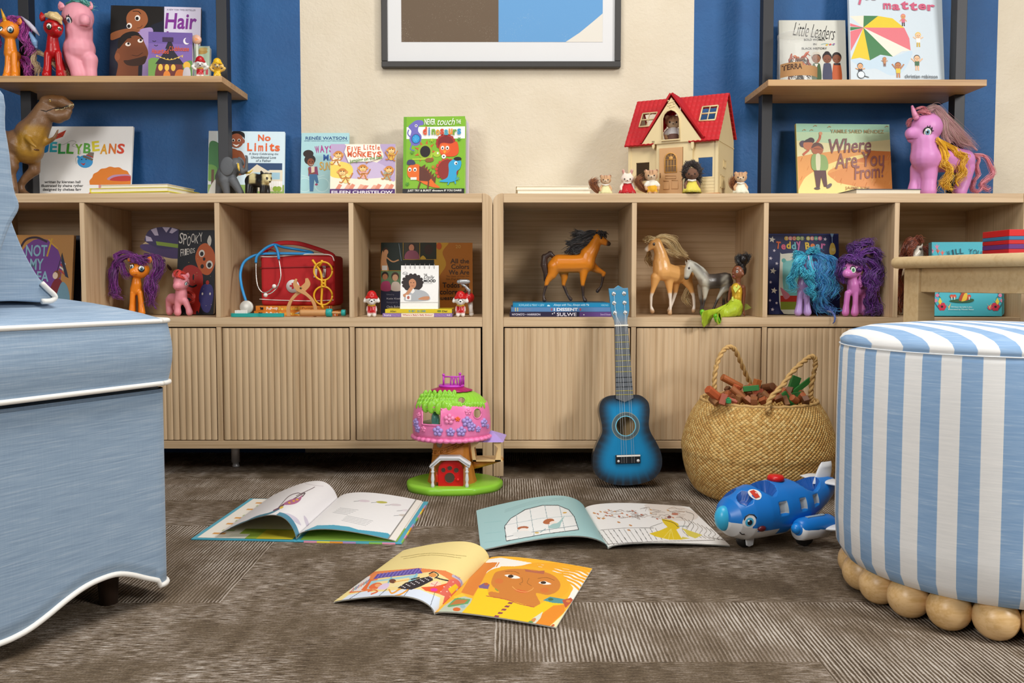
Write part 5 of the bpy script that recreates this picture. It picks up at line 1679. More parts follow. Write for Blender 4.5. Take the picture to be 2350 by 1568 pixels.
book('picture_book','light blue picture book with orange title and smiling child, behind the black post',481,652,299.5,ZT,.25,'#cddfe6',limits,.012,8,4,group='picture books on the bookcase tops')
def ways(a,t):
 a.rect(691,302,800,470,'#a9d3d8')
 for k in range(3): a.ell(700 + 40 * k,425,17,17,'#bfe0e2'); a.ell(700 + 40 * k,425,15,15,'#a3cfd4')
 a.line([(692,402),(720,410),(745,402)],1.2,'#cdeaea'); a.blobby([(760,395),(790,380),(800,420),(770,440)],'#8fc0a4')
 a.ell(707,352,12,9,'#2a1e1a'); a.ell(711,366,13,12,'#2a1e1a'); a.ell(713,372,8,9.5,'#8a4c2e')
 for x in (710,717): a.ell(x,371,1.2,1.5,'#1c1210')
 a.line([(710,377),(714,378.5),(718,377)],.8,'#f2e6dc'); a.poly([(708,383),(728,382),(731,402),(708,404)],'#8e3d63'); a.poly([(714,382),(722,382),(722,396),(715,397)],'#ead9c0')
 a.line([(708,386),(712,398),(724,396)],3,'#8a4c2e',True); a.poly([(710,400),(728,400),(732,420),(727,422),(722,412),(720,440),(712,440)],'#3d6f9c'); a.ell(727,424,3.4,2.4,'#9c3a62')
 t.text('RENÉE WATSON',700,310,795,319,'#2a4f86',.015); t.text('NEWBERY HONOR AND CORETTA SCOTT KING AWARD AUTHOR',697,320.5,798,323,'#4a6a90',0)
 t.word('WAYS TO',722,333,798,350,['#b03f8e'],.03,-1,.05); t.word('MAKE',741,354,796,368,['#2f5fa8'],.03); t.word('SUNSHINE',733,372,798,391,['#d9a636'],.02,1)
book('picture_book','pale teal paperback novel with curly haired girl, partly behind the monkey book',691,800,303,ZT,.262,'#a9d3d8',ways,.009,8,group='picture books on the bookcase tops')
def monkeys(a,t):
 a.rect(758,330,908,462,'#f0e7d3')
 a.blobby([(757,330),(790,330),(800,360),(795,385),(757,390)],'#b9a3c8'); a.blobby([(872,330),(908,330),(908,415),(880,400),(860,380),(880,360)],'#b3a0c6'); a.blobby([(800,380),(840,370),(880,380),(900,405),(800,410)],'#c4b4d4')
 a.blobby([(757,372),(800,376),(810,396),(790,410),(757,404)],'#e9cf62')
 rnd = random.Random(4)
 for i in range(14): a.poly([(770 + 10 * i,436),(778 + 10 * i,425 + rnd.uniform(-3,2)),(790 + 10 * i,428),(786 + 10 * i,440)],['#d88a72','#f2e4d8','#e0a890'][i % 3])
 def monk(x,y,s,lean,shirt):
  a.ell(x + lean,y + 14 * s,9 * s,11 * s,shirt)
  for dx,dy in ((-14,22),(10,26),(-15,4),(15,2)): a.line([(x + lean,y + 12 * s),(x + lean + dx * .6 * s,y + (12 + dy) * .5 * s + 6 * s),(x + lean + dx * s,y + dy * s)],2.6 * s,'#bf7a34',True)
  a.ell(x,y,10 * s,8.5 * s,'#c98338'); a.ell(x,y + 2.4 * s,7 * s,5 * s,'#ecc98a')
  for sx in (-3,3): a.ell(x + sx * s,y - 1.5 * s,1.2 * s,1.5 * s,'#2a1a10')
  a.line([(x - 3 * s,y + 4 * s),(x,y + 5.4 * s),(x + 3 * s,y + 4 * s)],.8,'#6a3418',True); a.ell(x - 10 * s,y,2.4 * s,2.8 * s,'#d89a58'); a.ell(x + 10 * s,y,2.4 * s,2.8 * s,'#d89a58')
  for k in range(6): a.ell(x + lean + rnd.uniform(-6,6) * s,y + rnd.uniform(8,20) * s,1,1,'#8a6a3a')
 monk(776,355,1,-4,'#ece2c4'); monk(786,396,1.05,8,'#e6d88a'); monk(833,387,1.0,2,'#dfa8a0'); monk(893,390,.95,-4,'#9fa48c'); monk(898,345,.95,0,'#d8b04a')
 a.line([(840,376),(848,368)],2.4,'#bf7a34')
 a.rect(758,436,908,462,'#4b2a6a'); a.poly([(795,334),(872,333),(876,362),(850,372),(800,374),(790,350)],'#f5efe2')
 t.word('FIVE',796,337,828,349,['#d0582c'],.03,.5); t.word('Little',834,333,872,345,['#d0582c'],.02,.5); t.word('MONKEYS',797,349,876,362,['#d0582c'],.035,.6)
 t.text('jumping on the bed',802,362,878,373,'#5d8a3a',.02,.1,-.13); t.text('EILEEN CHRISTELOW',762,440,902,447,'#f0e8f2',.02)
book('board_book','small board book of orange monkeys jumping, in front of the teal paperback',758,907,330.5,ZT,.19,'#e9dfc8',monkeys,.018,7,group='picture books on the bookcase tops',corner=.008)
def dinos(a,t):
 a.rect(924,266,1066,462,'#7cb32a'); a.rect(924,290,1066,318,'#f3f3ee'); a.rect(924,266,931,462,'#6aa324')
 a.blobby([(944,280),(955,274),(968,276),(970,285),(960,288),(958,300),(966,312),(962,330),(948,334),(938,320),(942,300),(935,290)],'#6f6ab8'); a.ell(953,287,3,3.2,'#f2f0ea'); a.ell(953,287,1.5,1.8,'#1e1830'); a.line([(942,316),(934,306),(936,296)],3,'#6f6ab8',True); a.line([(944,330),(940,342),(950,346)],3,'#6f6ab8')
 a.ell(953,318,10.5,11.5,'#3d3a78'); a.ell(953,318,9,10,'#1b8fd0')
 for i in range(16): a.ell(953 + 6.5 * math.cos(i * 2.4) * (i / 16) ** .5,318 + 7 * math.sin(i * 2.4) * (i / 16) ** .5,1,1,'#5fc0ea')
 for i in range(9):
  th = 6.2832 * i / 9; a.poly([(975 + 14 * math.cos(th - .25),348 + 15 * math.sin(th - .25)),(975 + 26 * math.cos(th),348 + 28 * math.sin(th)),(975 + 14 * math.cos(th + .25),348 + 15 * math.sin(th + .25))],'#c65a2c')
 a.ell(975,348,17,18,'#8fae2a'); a.ell(975,348,12,13.5,'#1d1416'); a.ell(1002,354,9,7,'#a6c43a'); a.ell(1004,352,2,2.4,'#f4f2ea'); a.line([(992,352),(984,364),(945,366)],4,'#a6c43a',True)
 for i in range(11):
  th = math.pi * (1.15 - 1.3 * i / 10); a.ell(1022 + 18 * math.cos(th),328 - 16 * math.sin(th),5,5,'#a52a26')
 a.ell(1022,328,18,16,'#7d1f24'); a.blobby([(1008,334),(1016,328),(1034,330),(1048,326),(1052,350),(1040,360),(1012,356)],'#d8521f'); a.ell(1020,342,13,12,'#e0682a')
 for x in (1015,1026): a.ell(x,340,4,4.6,'#f4f0e8'); a.ell(x,341,1.8,2.4,'#241410')
 a.poly([(1016,346),(1024,346),(1020,354)],'#e8a030'); a.ell(1018,360,5,5,'#f2f2f0'); a.ell(1018,360,1.8,1.8,'#1d1d1d'); a.ell(985,368,10,5,'#8a5a2e')
 a.blobby([(934,392),(940,380),(960,378),(968,392),(976,386),(990,402),(996,420),(1010,432),(996,432),(974,424),(960,416),(938,408)],'#dd6a22')
 for i in range(6): a.poly([(966 + 5 * i,384 + 6 * i),(976 + 5 * i,378 + 5 * i),(974 + 5 * i,392 + 6 * i)],'#6a3a24')
 a.poly([(962,382),(978,390),(990,410),(984,418),(962,416)],'#5d2f22')
 for x in (940,952): a.ell(x,390,4,4.8,'#f4f0e8'); a.ell(x,391,2,2.6,'#241410')
 a.blobby([(934,378),(936,368),(948,368),(952,378)],'#3d3f5c'); a.line([(965,418),(960,434)],3.4,'#6a3a24'); a.line([(984,418),(982,436)],3.4,'#6a3a24'); a.rect(942,408,956,414,'#f1ede2')
 for i in range(10):
  th = math.pi * (1.2 - 1.05 * i / 9); a.ell(1026 + 24 * math.cos(th),392 - 24 * math.sin(th),4,4,'#c8442c')
 a.ell(1028,392,24,25,'#8a2a24'); a.blobby([(1030,376),(1044,366),(1058,372),(1056,388),(1048,396),(1048,414),(1034,420),(1008,418),(1026,410),(1030,394)],'#2f9fd0'); a.ell(1046,376,3.6,4.2,'#f4f4f0'); a.ell(1047,377,1.8,2.2,'#14202a'); a.ell(1050,366,9,4.6,'#1c1a1e'); a.line([(1032,418),(1028,426)],3,'#2f9fd0'); a.line([(1044,416),(1046,424)],3,'#2f9fd0')
 for x,y,c in ((945,350,'#5f9c3a'),(1053,320,'#4b8f30'),(990,322,'#a9c83a'),(994,385,'#c8772c'),(935,424,'#4b8f30'),(1050,412,'#4aa0a0'),(1000,440,'#a6c43a')):
  for k in range(3): a.line([(x - 5 * math.cos(k * 1.05),y - 5 * math.sin(k * 1.05)),(x + 5 * math.cos(k * 1.05),y + 5 * math.sin(k * 1.05))],1.6,c)
 a.rect(924,435,1066,462,'#1c1b1d')
 t.text('NEVER',973,272,998,286,'#f4f6ee',.015); t.text('touch',1003,271,1043,287,'#f4f6ee',0,.3); t.text('THE',1046,275,1057,284,'#f4f6ee',.01)
 t.word('dinosaurs',969,291,1058,310,['#d8532c','#2f7fb8','#7aa830','#d89a2a','#c8442c','#4aa0b8','#e08a2a','#6a9a2e','#2f8fc0'],.04,.8)
 t.text('JUST TRY & BURST dinosaurs IF YOU DARE!',936,437,1060,443,'#f0f0ea',.015)
book('board_book','green board book with dinosaur pictures on the cream wall, right of the monkey book',924,1067,266,ZT,.185,'#7cb32a',dinos,.02,6,-4,group='picture books on the bookcase tops',corner=.009)
book('board_book','white edged board book standing right behind the green dinosaur one',932,1074,276,ZT,.232,'#d9c9da',None,.02,6,-4,group='picture books on the bookcase tops',corner=.009)
def where(a,t):
 a.rect(1829,280,2048,466,'#e9e2ae')
 a.poly([(1829,280),(2048,280),(2048,318),(1940,330),(1829,322)],'#bfdcb4'); a.poly([(1829,280),(2048,280),(2048,300),(1829,302)],'#9fd0b4')
 a.poly([(1829,360),(1870,352),(1920,346),(1960,340),(2048,348),(2048,466),(1829,466)],'#e6a25a'); a.poly([(1990,344),(2048,346),(2048,380),(1960,370)],'#d9854a')
 a.blobby([(1840,466),(1838,420),(1870,392),(1930,366),(1990,352),(1990,358),(1930,378),(1898,398),(1930,420),(2010,436),(2048,442),(2048,470)],'#f2df8e')
 a.poly([(1898,400),(1950,380),(2048,366),(2048,440),(1990,434),(1920,420)],'#dd9250')
 rnd = random.Random(6)
 for i in range(40):
  x = rnd.uniform(1832,2044); y = rnd.uniform(362,430); a.line([(x,y),(x + 4,y - 9)],.7,rnd.choice(['#cf7f3c','#eab86e','#d88c48']))
 a.ell(1862,322,8,7,'#4a3b40'); a.ell(1843,330,8,8,'#5d4f5e'); a.ell(1855,333,12,11,'#c97e58'); a.blobby([(1844,326),(1856,318),(1868,326),(1856,326)],'#4a3b40')
 a.line([(1872,332),(1882,318),(1884,308)],5,'#c9674a',True); a.ell(1885,305,4,4,'#d89a70'); a.line([(1856,344),(1846,352),(1842,356)],5,'#c9674a')
 a.ell(1876,342,14,14,'#b56a48'); a.blobby([(1862,340),(1870,327),(1886,330),(1890,342),(1878,334)],'#6a4a42'); a.line([(1868,341),(1886,342)],1,'#5a3028')
 a.blobby([(1864,356),(1876,354),(1894,358),(1900,378),(1894,392),(1866,392),(1860,376)],'#8fae6a'); a.blobby([(1872,356),(1882,356),(1880,390),(1872,390)],'#e0dcb8'); a.poly([(1866,392),(1894,392),(1896,430),(1888,430),(1882,406),(1878,432),(1870,430)],'#5f3d3c'); a.ell(1872,434,7,3,'#5d4a48'); a.ell(1900,428,8,4,'#6a5a5c',-.7)
 for x,y in ((1847,296),(1864,296),(1873,286),(1906,288),(2041,286)): a.line([(x - 4,y + 3),(x,y),(x + 4,y + 2)],1.4,'#b5824a')
 t.text('YAMILE SAIED MÉNDEZ',1908,293,2034,304,'#b09a6a',.01); t.text('Where',1904,316,2002,350,'#85575a',.012,.25,-.05); t.text('Are You',1914,348,2033,384,'#95645e',.012,.25,-.08); t.text('From?',1958,378,2032,410,'#95605c',.012,.25,-.1); t.text('JAIME KIM',1937,429,1994,438,'#b98c5a',.01)
book('picture_book','yellow and orange picture book of a walking child, left of the large mauve unicorn',1829,2048,282,ZT,.245,'#d9c46a',where,.011,8,3,group='picture books on the bookcase tops')
def leaders(a,t):
 a.rect(1790,41,1942,200,'#ccccc2'); a.rect(1790,41,1797,200,'#c6c6bc')
 for x,sk,hr,tp in ((1873,'#8a5a3c','#3d2e28','#3f5a34'),(1898,'#7d4c36','#241c1e','#45465f'),(1920,'#7d4a30','#2a1e1a','#b5562a')):
  a.blobby([(x - 10,185),(x - 9,150),(x - 4,144),(x + 4,144),(x + 9,150),(x + 10,185)],tp); a.ell(x,130,11,12,hr); a.ell(x,134,9.6,10,sk)
  for s in (-4,4): a.line([(x + s - 2,134),(x + s,135.4),(x + s + 2,134)],.8,'#2a1a14')
  a.line([(x - 2,140),(x + 2,140)],.8,'#5a2a20')
 a.blobby([(1863,130),(1866,119),(1880,119),(1884,132),(1880,124),(1868,124)],'#c9c0b0'); a.ell(1898,120,6,4,'#241c1e'); a.rect(1913,144,1928,149,'#2a2226'); a.poly([(1869,146),(1877,146),(1873,156)],'#e6e2d6')
 a.line([(1885,100),(1896,98),(1915,102)],.9,'#5a9a9a',True)
 for x,c in ((1898,'#d8b03c'),(1906,'#c8444c'),(1914,'#8a6a9a')): a.ell(x,99 + (x % 3),3,1.8,c,-.5)
 t.text('Little Leaders',1822,52,1918,84,'#232323',-.012,.35,.12); t.text('BOLD WOMEN',1846,86,1894,91,'#3a3a3a',.01); t.text('IN',1867,97,1874,101.5,'#3a3a3a',.01); t.text('BLACK HISTORY',1840,107,1898,112,'#3a3a3a',.01)
book('picture_book','grey picture book with three standing women, behind the clear tub on the right shelf',1790,1942,42,ZR,.255,'#cfcfc4',leaders,.012,7,group='picture books on the right shelf')
def matter(a,t):
 a.rect(1949,-70,2167,200,'#c9d6df')
 def pt_(zx,zy): return (1700 + zx / 3.41,zy / 3.41)
 C = (955,208)
 rim = [(850,118),(960,112),(1075,112),(1180,130),(1280,200),(1325,300),(1325,385),(1185,440),(1085,430),(1000,472),(920,455),(850,465)]
 cols = ['#e9dccb','#3f7a4a','#dcc22c','#d9727c','#e9dfd2','#e9dfd2','#3f7a4a','#3f7a4a','#dcc22c','#dcc22c','#d9727c']
 segs = [((850,118),(960,112),'#e9dccb'),((960,112),(1075,112),'#3f7a4a'),((1075,112),(1282,205),'#dcc22c'),((1282,205),(1328,388),'#d9727c'),((1328,388),(1185,440),'#e9dfd2'),((1185,440),(1000,472),'#3f7a4a'),((1000,472),(850,465),'#dcc22c')]
 ctl = {2: [(1190,130)],3: [(1320,290)],4: [(1260,395)],5: [(1085,425)],6: [(920,452)]}
 a.blobby([pt_(*p) for p in ((1000,472),(1085,430),(1185,440),(1328,390),(1330,440),(1260,560),(1160,590),(1050,540),(960,540),(850,470))],'#bcd2e2')
 for i,(p,q,c) in enumerate(segs): a.poly([pt_(*C),pt_(*p)] + [pt_(*x) for x in ctl.get(i,[])] + [pt_(*q)],c)
 a.poly([pt_(*C),pt_(850,205),pt_(850,235)],'#3f7a4a'); a.poly([pt_(*C),pt_(850,240),pt_(850,400)],'#d9727c'); a.poly([pt_(*C),pt_(850,175),pt_(850,200)],'#d9727c')
 def kid(zx,zy,s,sk,hr,top,lg,ar=1): x,y = pt_(zx,zy); person(a,x,y,s,sk,hr,top,lg,ar)
 kid(1275,105,16,'#d89a6a','#d06a80','#d06a80','#3a2c2a',0); kid(1390,255,19,'#edbf98','#e3bd3a','#f0efe8','#c9a83a',.6); kid(1375,440,20,'#e8b890','#3a3632','#3f6a4a','#e8b890',.8); kid(1222,500,20,'#b97848','#7a4a2c','#d8c03a','#b97848',1); kid(920,510,18,'#e0a878','#2f2a2a','#3a3a46','#6a9a5a',.5); kid(1115,455,12,'#c98a58','#9a6a44','#b9825a','#8a5a4a',.5)
 x,y = pt_(925,590); a.ell(x,y,9,9,'#33383c'); a.ell(x,y,7.6,7.6,'#d6e3ec'); a.line([(x + 8,y + 3),(x + 18,y + 6)],1.6,'#33383c')
 t.word('matter',2026,-2,2150,18,['#c65a78'],.035,1); t.text('you',1968,-30,2010,7,'#c65a78',.035); t.text('christian robinson',2073,171,2150,180,'#3a4046',.006)
book('picture_book','large pale blue picture book with a striped parachute, on the right shelf',1949,2167,-66,ZR,.225,'#cfdde7',matter,.012,6,3,group='picture books on the right shelf')
def hair(a,t):
 a.rect(258,8,458,190,'#161a2a'); a.rect(376,8,458,190,'#d5cfe2')
 a.blobby([(262,10),(300,9),(360,8),(374,20),(372,42),(352,52),(330,66),(300,62),(285,50),(262,70)],'#17120f'); a.blobby([(258,20),(285,30),(290,60),(275,70),(258,90)],'#17120f')
 a.blobby([(292,40),(300,22),(318,16),(334,24),(340,44),(330,62),(316,72),(300,66)],'#9a5a34')
 for x,y in ((317,38),(299,57)): a.ell(x,y,6,7,'#efe8de'); a.ell(x - 1,y + 1,3.6,4.4,'#1c1210')
 a.line([(316,62),(324,60),(328,55)],1.2,'#5a2c1a',True); a.line([(306,22),(318,22),(324,28)],1.6,'#1c1210',True)
 a.blobby([(318,72),(340,60),(352,66),(348,100),(345,190),(330,190),(330,110)],'#a890c4')
 a.blobby([(258,84),(262,74),(292,64),(316,66),(322,70),(290,80),(262,92)],'#8e5430')
 a.blobby([(274,190),(276,150),(270,138),(270,122),(278,104),(282,84),(300,72),(322,76),(334,98),(342,120),(336,140),(322,148),(316,190)],'#7a4426'); a.blobby([(276,112),(276,92),(288,76),(308,70),(322,76),(300,84),(286,100)],'#1a1310')
 a.blobby([(288,140),(300,138),(322,132),(338,128),(334,146),(316,152),(296,150)],'#3d2417'); a.ell(274,131,6,9,'#8a5030')
 for x,y in ((297,101),(324,92)): a.ell(x,y,6,4.6,'#efe6da'); a.ell(x + 1,y - 1.6,2.8,2.8,'#1c1210')
 a.line([(284,98),(292,88),(304,84)],3,'#1a1310',True); a.line([(312,78),(322,80),(330,88)],3,'#1a1310',True); a.line([(306,126),(318,128),(330,120)],1.2,'#4a2416',True)
 t.text('Hair',378,24,449,62,'#7d2f8e',.02,.1); t.text('Love',380,68,440,100,'#7d2f8e',.02,.1); t.text('A NEW YORK TIMES BESTSELLER',382,14,446,18,'#8c8698',0)
book('picture_book','dark picture book of a man with a girl above, on the left shelf',258,458,9,ZL,.255,'#1a1c28',hair,.011,7,5,group='picture books on the left shelf')
def haunted(a,t):
 a.rect(343,72,440,184,'#7d62a8'); a.rect(343,72,440,100,'#6c559c'); a.blobby([(343,140),(365,135),(380,150),(378,186),(343,186)],'#6f9a4a'); a.blobby([(415,150),(440,140),(440,186),(405,186)],'#5f8a48')
 a.blobby([(362,186),(362,150),(372,134),(392,128),(410,134),(418,150),(418,186)],'#6a2f2c'); a.poly([(358,148),(390,104),(422,148)],'#26212c'); a.poly([(380,112),(390,84),(400,112)],'#26212c')
 for x in (370,384,398): a.ell(x,156,5,8,'#e3b84a')
 a.ell(384,176,8,13,'#d9802f'); a.line([(360,128),(390,138),(420,126)],1.6,'#d8b24a',True)
 for i in range(8): a.ell(362 + 8 * i,130 + 6 * math.sin(i / 7 * 3.14),1.4,1.6,'#e8c860')
 a.ell(427,93,7,8,'#e9e3e8'); a.ell(430,91,6,7,'#705aa0')
 a.blobby([(404,166),(412,160),(424,164),(424,184),(402,184)],'#d8782c'); a.ell(428,150,8,9,'#e3b03c'); a.blobby([(422,158),(434,156),(436,180),(420,182)],'#c7c0c4')
 for x,y in ((356,96),(360,106)): a.line([(x - 4,y - 2),(x,y),(x + 4,y - 2)],1.4,'#2c2438')
 t.word('Haunted',351,113,388,124,['#d0573c'],.02,0,-.02); t.word('Clubhouse',389,106,433,117,['#d0573c'],.02,0,.02)
 a.rect(374,85,398,96,'#3c2a4a')
book('board_book','small purple board book with moon and spooky house, in front of the dark one',343,440,73,ZL,.175,'#6c5a9a',haunted,.02,5,6,group='picture books on the left shelf',corner=.004)
def card(a,t):
 a.rect(443,104,481,190,'#d5dcc8'); a.blobby([(446,110),(470,106),(480,118),(478,180),(450,182)],'#bcd4b8'); a.ell(462,118,14,6,'#c8a05a'); a.ell(466,112,10,4,'#d6b872'); a.rect(472,150,478,172,'#c8505a'); a.ell(460,140,8,5,'#8fb48a')
book('board_book','pale green board book with rounded corners behind the two puppy figures',443,481,105,ZL,.225,'#dcdccf',card,.014,5,group='picture books on the left shelf',corner=.006)
m = MB('#e8b49a'); p = pt(453,92,.2); m.lathe([(0,0),(.0125,0),(.0125,.008),(0,.008)],p,24,Euler((math.radians(90),0,0)).to_matrix().to_4x4())
_c = thing('sound_button_toy','round pale orange disc on a stem between the purple book and the puppies','toy',(p.x,.2,ZL))
m.build('disc',M('#dcae94',rough=.35),_c)
m = MB(); m.tube([(p.x,.196,ZL),(p.x,.196,p.z)],.004,8); m.lathe([(0,0),(.011,0),(.009,.004),(0,.004)],(p.x,.196,ZL),16); m.build('stem',M('#c9cfc0',rough=.4),_c)
m = MB('#e2862f'); m.add([p + V((a,-.0083,b)) for a,b in ((-.004,-.005),(.006,0),(-.004,.005))],[(0,1,2)],False); m.build('arrow_mark',PLAST('#e2862f'),_c)
# ---- compartment books
def notmy(a,t):
 a.rect(20,539,166,740,'#bd8a4c'); a.ell(90,620,52,72,'#77449a'); a.line([(40,580),(55,552),(80,546),(105,556)],5,'#3a2c38',True); a.line([(108,550),(116,560),(130,572)],3,'#d8a83a',True); a.line([(116,548),(106,590)],4,'#cfa23a')
 a.ell(131,632,9,10,'#8a4f2c'); a.ell(127,634,6,8,'#e8d3c0'); a.blobby([(118,660),(128,642),(142,646),(144,670),(130,684),(118,680)],'#7d2430'); a.blobby([(130,690),(142,650),(156,660),(162,692),(140,696)],'#6f9ab0')
 a.line([(141,582),(130,628)],1.4,'#2a2422')
 for i in range(4): a.poly([(140 - 1.6 * i,600 + 6 * i),(150,606 + 8 * i),(150,610 + 8 * i),(139 - 1.6 * i,604 + 6 * i)],['#e6e0d8','#b5403c'][i % 2])
 a.poly([(141,583),(158,640),(150,636),(139,600)],'#26304a')
 t.text('NOT',57,563,106,590,'#8fc0d8',.02); t.text('MY',68,595,99,621,'#8fc0d8',.02); t.text('IDEA',62,624,112,648,'#8fc0d8',.02)
book('picture_book','kraft brown picture book with purple circle, in the leftmost bookcase compartment',20,166,540,ZS,.16,'#b98a50',notmy,.012,8,group='books in the bookcase compartments')
book('picture_book','dark navy book standing behind the kraft brown one',60,187,541,ZS,.215,'#152036',None,.012,6,group='books in the bookcase compartments')
def hat_book():
 Y = .20; k = K(Y)
 X = lambda zx: Xf(zx / 4.519,Y); Zz = lambda zy: pt(CX,430 + zy / 4.519,Y).z
 root = thing('board_book','board book shaped like a face in a striped purple witch hat, behind the ponies','book',(X(1680),Y,ZS),group='books in the bookcase compartments')
 y0 = Zz(1340); zb = ZS + .0005
 def P(a,y,b): return V((X(a),Y + y,max(Zz(b) - 0.0,zb)))
 out = [(1590,1340),(1580,1000),(1590,760),(1600,690),(1480,640),(1490,590),(1530,560),(1520,520),(1560,450),(1640,418),(1740,412),(1850,430),(1900,470),(1920,560),(1935,620),(1900,700),(1920,900),(1920,1340)]
 m = MB('#cdb487'); m.prism(out,0,.016,P); m.build('cover',M('#c7ad80',rough=.45),root)
 a = MB(); a.k = 0
 def lay(pts,c):
  a.paint(c); a.k += 1; a.add([P(x,-.0003 - .00006 * a.k,y) for x,y in pts],[tuple(range(len(pts)))[::-1]],False)
 sm = lambda pts: [(p.x,p.y) for p in spline([V((x,y,0)) for x,y in pts],4,True)]
 lay(sm([(1480,640),(1490,590),(1700,600),(1935,620),(1920,720),(1800,740),(1600,690)]),'#4c3a6c')
 lay(sm([(1530,570),(1520,520),(1560,450),(1640,418),(1740,412),(1850,430),(1900,480),(1925,600),(1700,640)]),'#3d3360')
 for p in ([(1530,560),(1525,500),(1580,520),(1600,560)],[(1580,440),(1640,420),(1660,500),(1620,500)],[(1700,414),(1780,416),(1740,470)],[(1800,420),(1860,440),(1800,480),(1770,470)]): lay(p,'#c7bcd6')
 lay([(1630,560),(1930,600),(1932,640),(1640,600)],'#8aa53a')
 for x,y,r in ((1712,760,14),(1640,860,22)):
  lay([(x + r * math.cos(6.28 * i / 14),y + r * math.sin(6.28 * i / 14)) for i in range(14)],'#1d1820' if r < 20 else '#e6e0d8')
 lay(sm([(1750,800),(1790,850),(1770,862),(1740,820)]),'#5a3d30')
 a.build('cover_art',PRINT(),root)
hat_book()
def spooky(a,t):
 a.rect(404,529,494,740,'#14161f')
 a.blobby([(446,590),(455,566),(472,560),(490,580),(492,610),(480,632),(462,628),(452,612)],'#c8602a')
 for x,y,r in ((461,583,7),(480,609,8)): a.ell(x,y,r,r * 1.2,'#ece6da'); a.ell(x,y + 1,r * .6,r * .75,'#1b1414')
 a.ell(467,596,3,4,'#241414'); a.ell(463,613,4,5,'#241414')
 a.blobby([(420,680),(414,640),(420,616),(440,610),(462,626),(466,660),(456,730),(436,734),(440,690)],'#b0281f'); a.ell(443,638,2,7,'#1b1010'); a.line([(430,656),(442,660),(452,656)],4,'#1b1010',True); a.ell(455,720,3,5,'#14161f'); a.ell(460,690,2,5,'#14161f')
 a.blobby([(458,680),(466,656),(486,656),(492,680),(484,716),(470,716),(462,700)],'#3d3a7c'); a.ell(477,650,4,5,'#b0281f')
 for x in (466,484): a.ell(x,676,2,3,'#e6e2da')
 a.blobby([(473,556),(478,541),(483,552),(480,566)],'#d8d4c8')
 rnd = random.Random(8)
 for i in range(24): a.ell(rnd.uniform(407,492),rnd.uniform(533,732),.8,.8,rnd.choice(['#8a8c6a','#c9b46a','#b9b9b0']))
 t.cuts.append((0,0)); t.nc = 1
 for i,ch in enumerate('SPOOKY'): t.text(ch,407 + 9.4 * i,535 + (0,3,8,2,6,0)[i],415.4 + 9.4 * i,560 + (0,2,6,-2,0,-4)[i],'#dedad2',.0,0,(.1,0,.05,0,.1,-.1)[i])
 t.cuts.append((len(t.v),len(t.f)))
 for i,ch in enumerate('FRIENDS'): t.text(ch,411 + 5 * i,573 - .4 * i,415.4 + 5 * i,590 - 1.4 * i,'#dedad2',.0,0,-.05)
book('board_book','black board book with two eyed orange and red figures, behind the small pink pony',404,493,529,ZS,.15,'#14161f',spooky,.015,7,-5,group='books in the bookcase compartments',corner=.006)
def colors(a,t):
 a.rect(875,557,1085,745,'#1f2140'); a.rect(875,557,1006,670,'#1e2622')
 a.rect(1006,557,1085,745,'#b06a1a'); a.blobby([(1000,557),(1030,557),(1016,580),(1024,610),(1004,650),(1000,745),(985,745),(996,640)],'#c8962a')
 a.rect(876,558,925,622,'#232c26'); a.blobby([(877,584),(884,573),(890,582),(888,600),(893,622),(877,622)],'#c28d62'); a.ell(886,576,6,7,'#3d2a20'); a.ell(887,580,5,6,'#c79068'); a.line([(888,592),(902,602),(916,598)],3,'#c28d62',True); a.line([(916,560),(922,600)],1,'#7e8f9c'); a.rect(878,611,890,622,'#d8d6d2')
 a.rect(928,558,963,596,'#3a3426'); a.ell(946,569,9,10,'#3a241a'); a.ell(945,570,6,8,'#c08060'); a.blobby([(930,596),(936,578),(956,578),(962,596)],'#8a4a5c')
 a.rect(966,558,1002,596,'#2c2c1c'); a.ell(984,574,10,12,'#3a2418'); a.blobby([(966,592),(972,588),(978,596),(966,596)],'#c8a02a')
 a.rect(876,624,924,668,'#5f7d5a'); a.ell(885,634,8,9,'#2a1c18'); a.ell(885,637,6,7,'#a9714e'); a.ell(908,636,9,10,'#4a3426'); a.ell(908,639,6.5,7.6,'#c99a78'); a.blobby([(877,668),(878,650),(894,648),(898,668)],'#a83a68'); a.blobby([(900,668),(902,650),(916,650),(922,668)],'#d2c4b8')
 a.line([(875,623),(926,623)],1.2,'#b8902a'); a.line([(926,558),(926,597),(1004,597)],1.2,'#b8902a'); a.line([(964,558),(964,597)],1.2,'#b8902a'); a.ell(1008,566,6,8,'#c2581e')
 for i,s in enumerate(('All the','Colors','We Are')): t.text(s,(1034,1036,1030)[i],595 + 13 * i,1077,606 + 13 * i,'#4a3424',.015)
 for i,s in enumerate(('Todos los','colores de','nuestra piel')): t.text(s,(1016,1010,1004)[i],650 + 15.5 * i,(1077,1077,1077)[i],662 + 15.5 * i,'#33241c',.015)
 for i in range(2): t.text(('The Story of How We','Get Our Skin Color')[i],1024,634 + 6 * i,1077,638 + 6 * i,'#6a4a24',0)
 t.text('20',1046,563,1058,571,'#cf9a4a',.01); t.text('Katie Kissinger',889,685,932,690,'#c9c9d6',.01); t.text('Chris Bohnhoff',889,703,930,708,'#c9c9d6',.01); t.text('Edited by',889,676,906,680,'#8a8aa0',0); t.text('Photographs by',889,694,914,698,'#8a8aa0',0)
book('picture_book','large book with children photographs and amber cover, behind the flip calendar',875,1085,558,ZS,.19,'#b06a1a',colors,.012,8,3,group='books in the bookcase compartments')
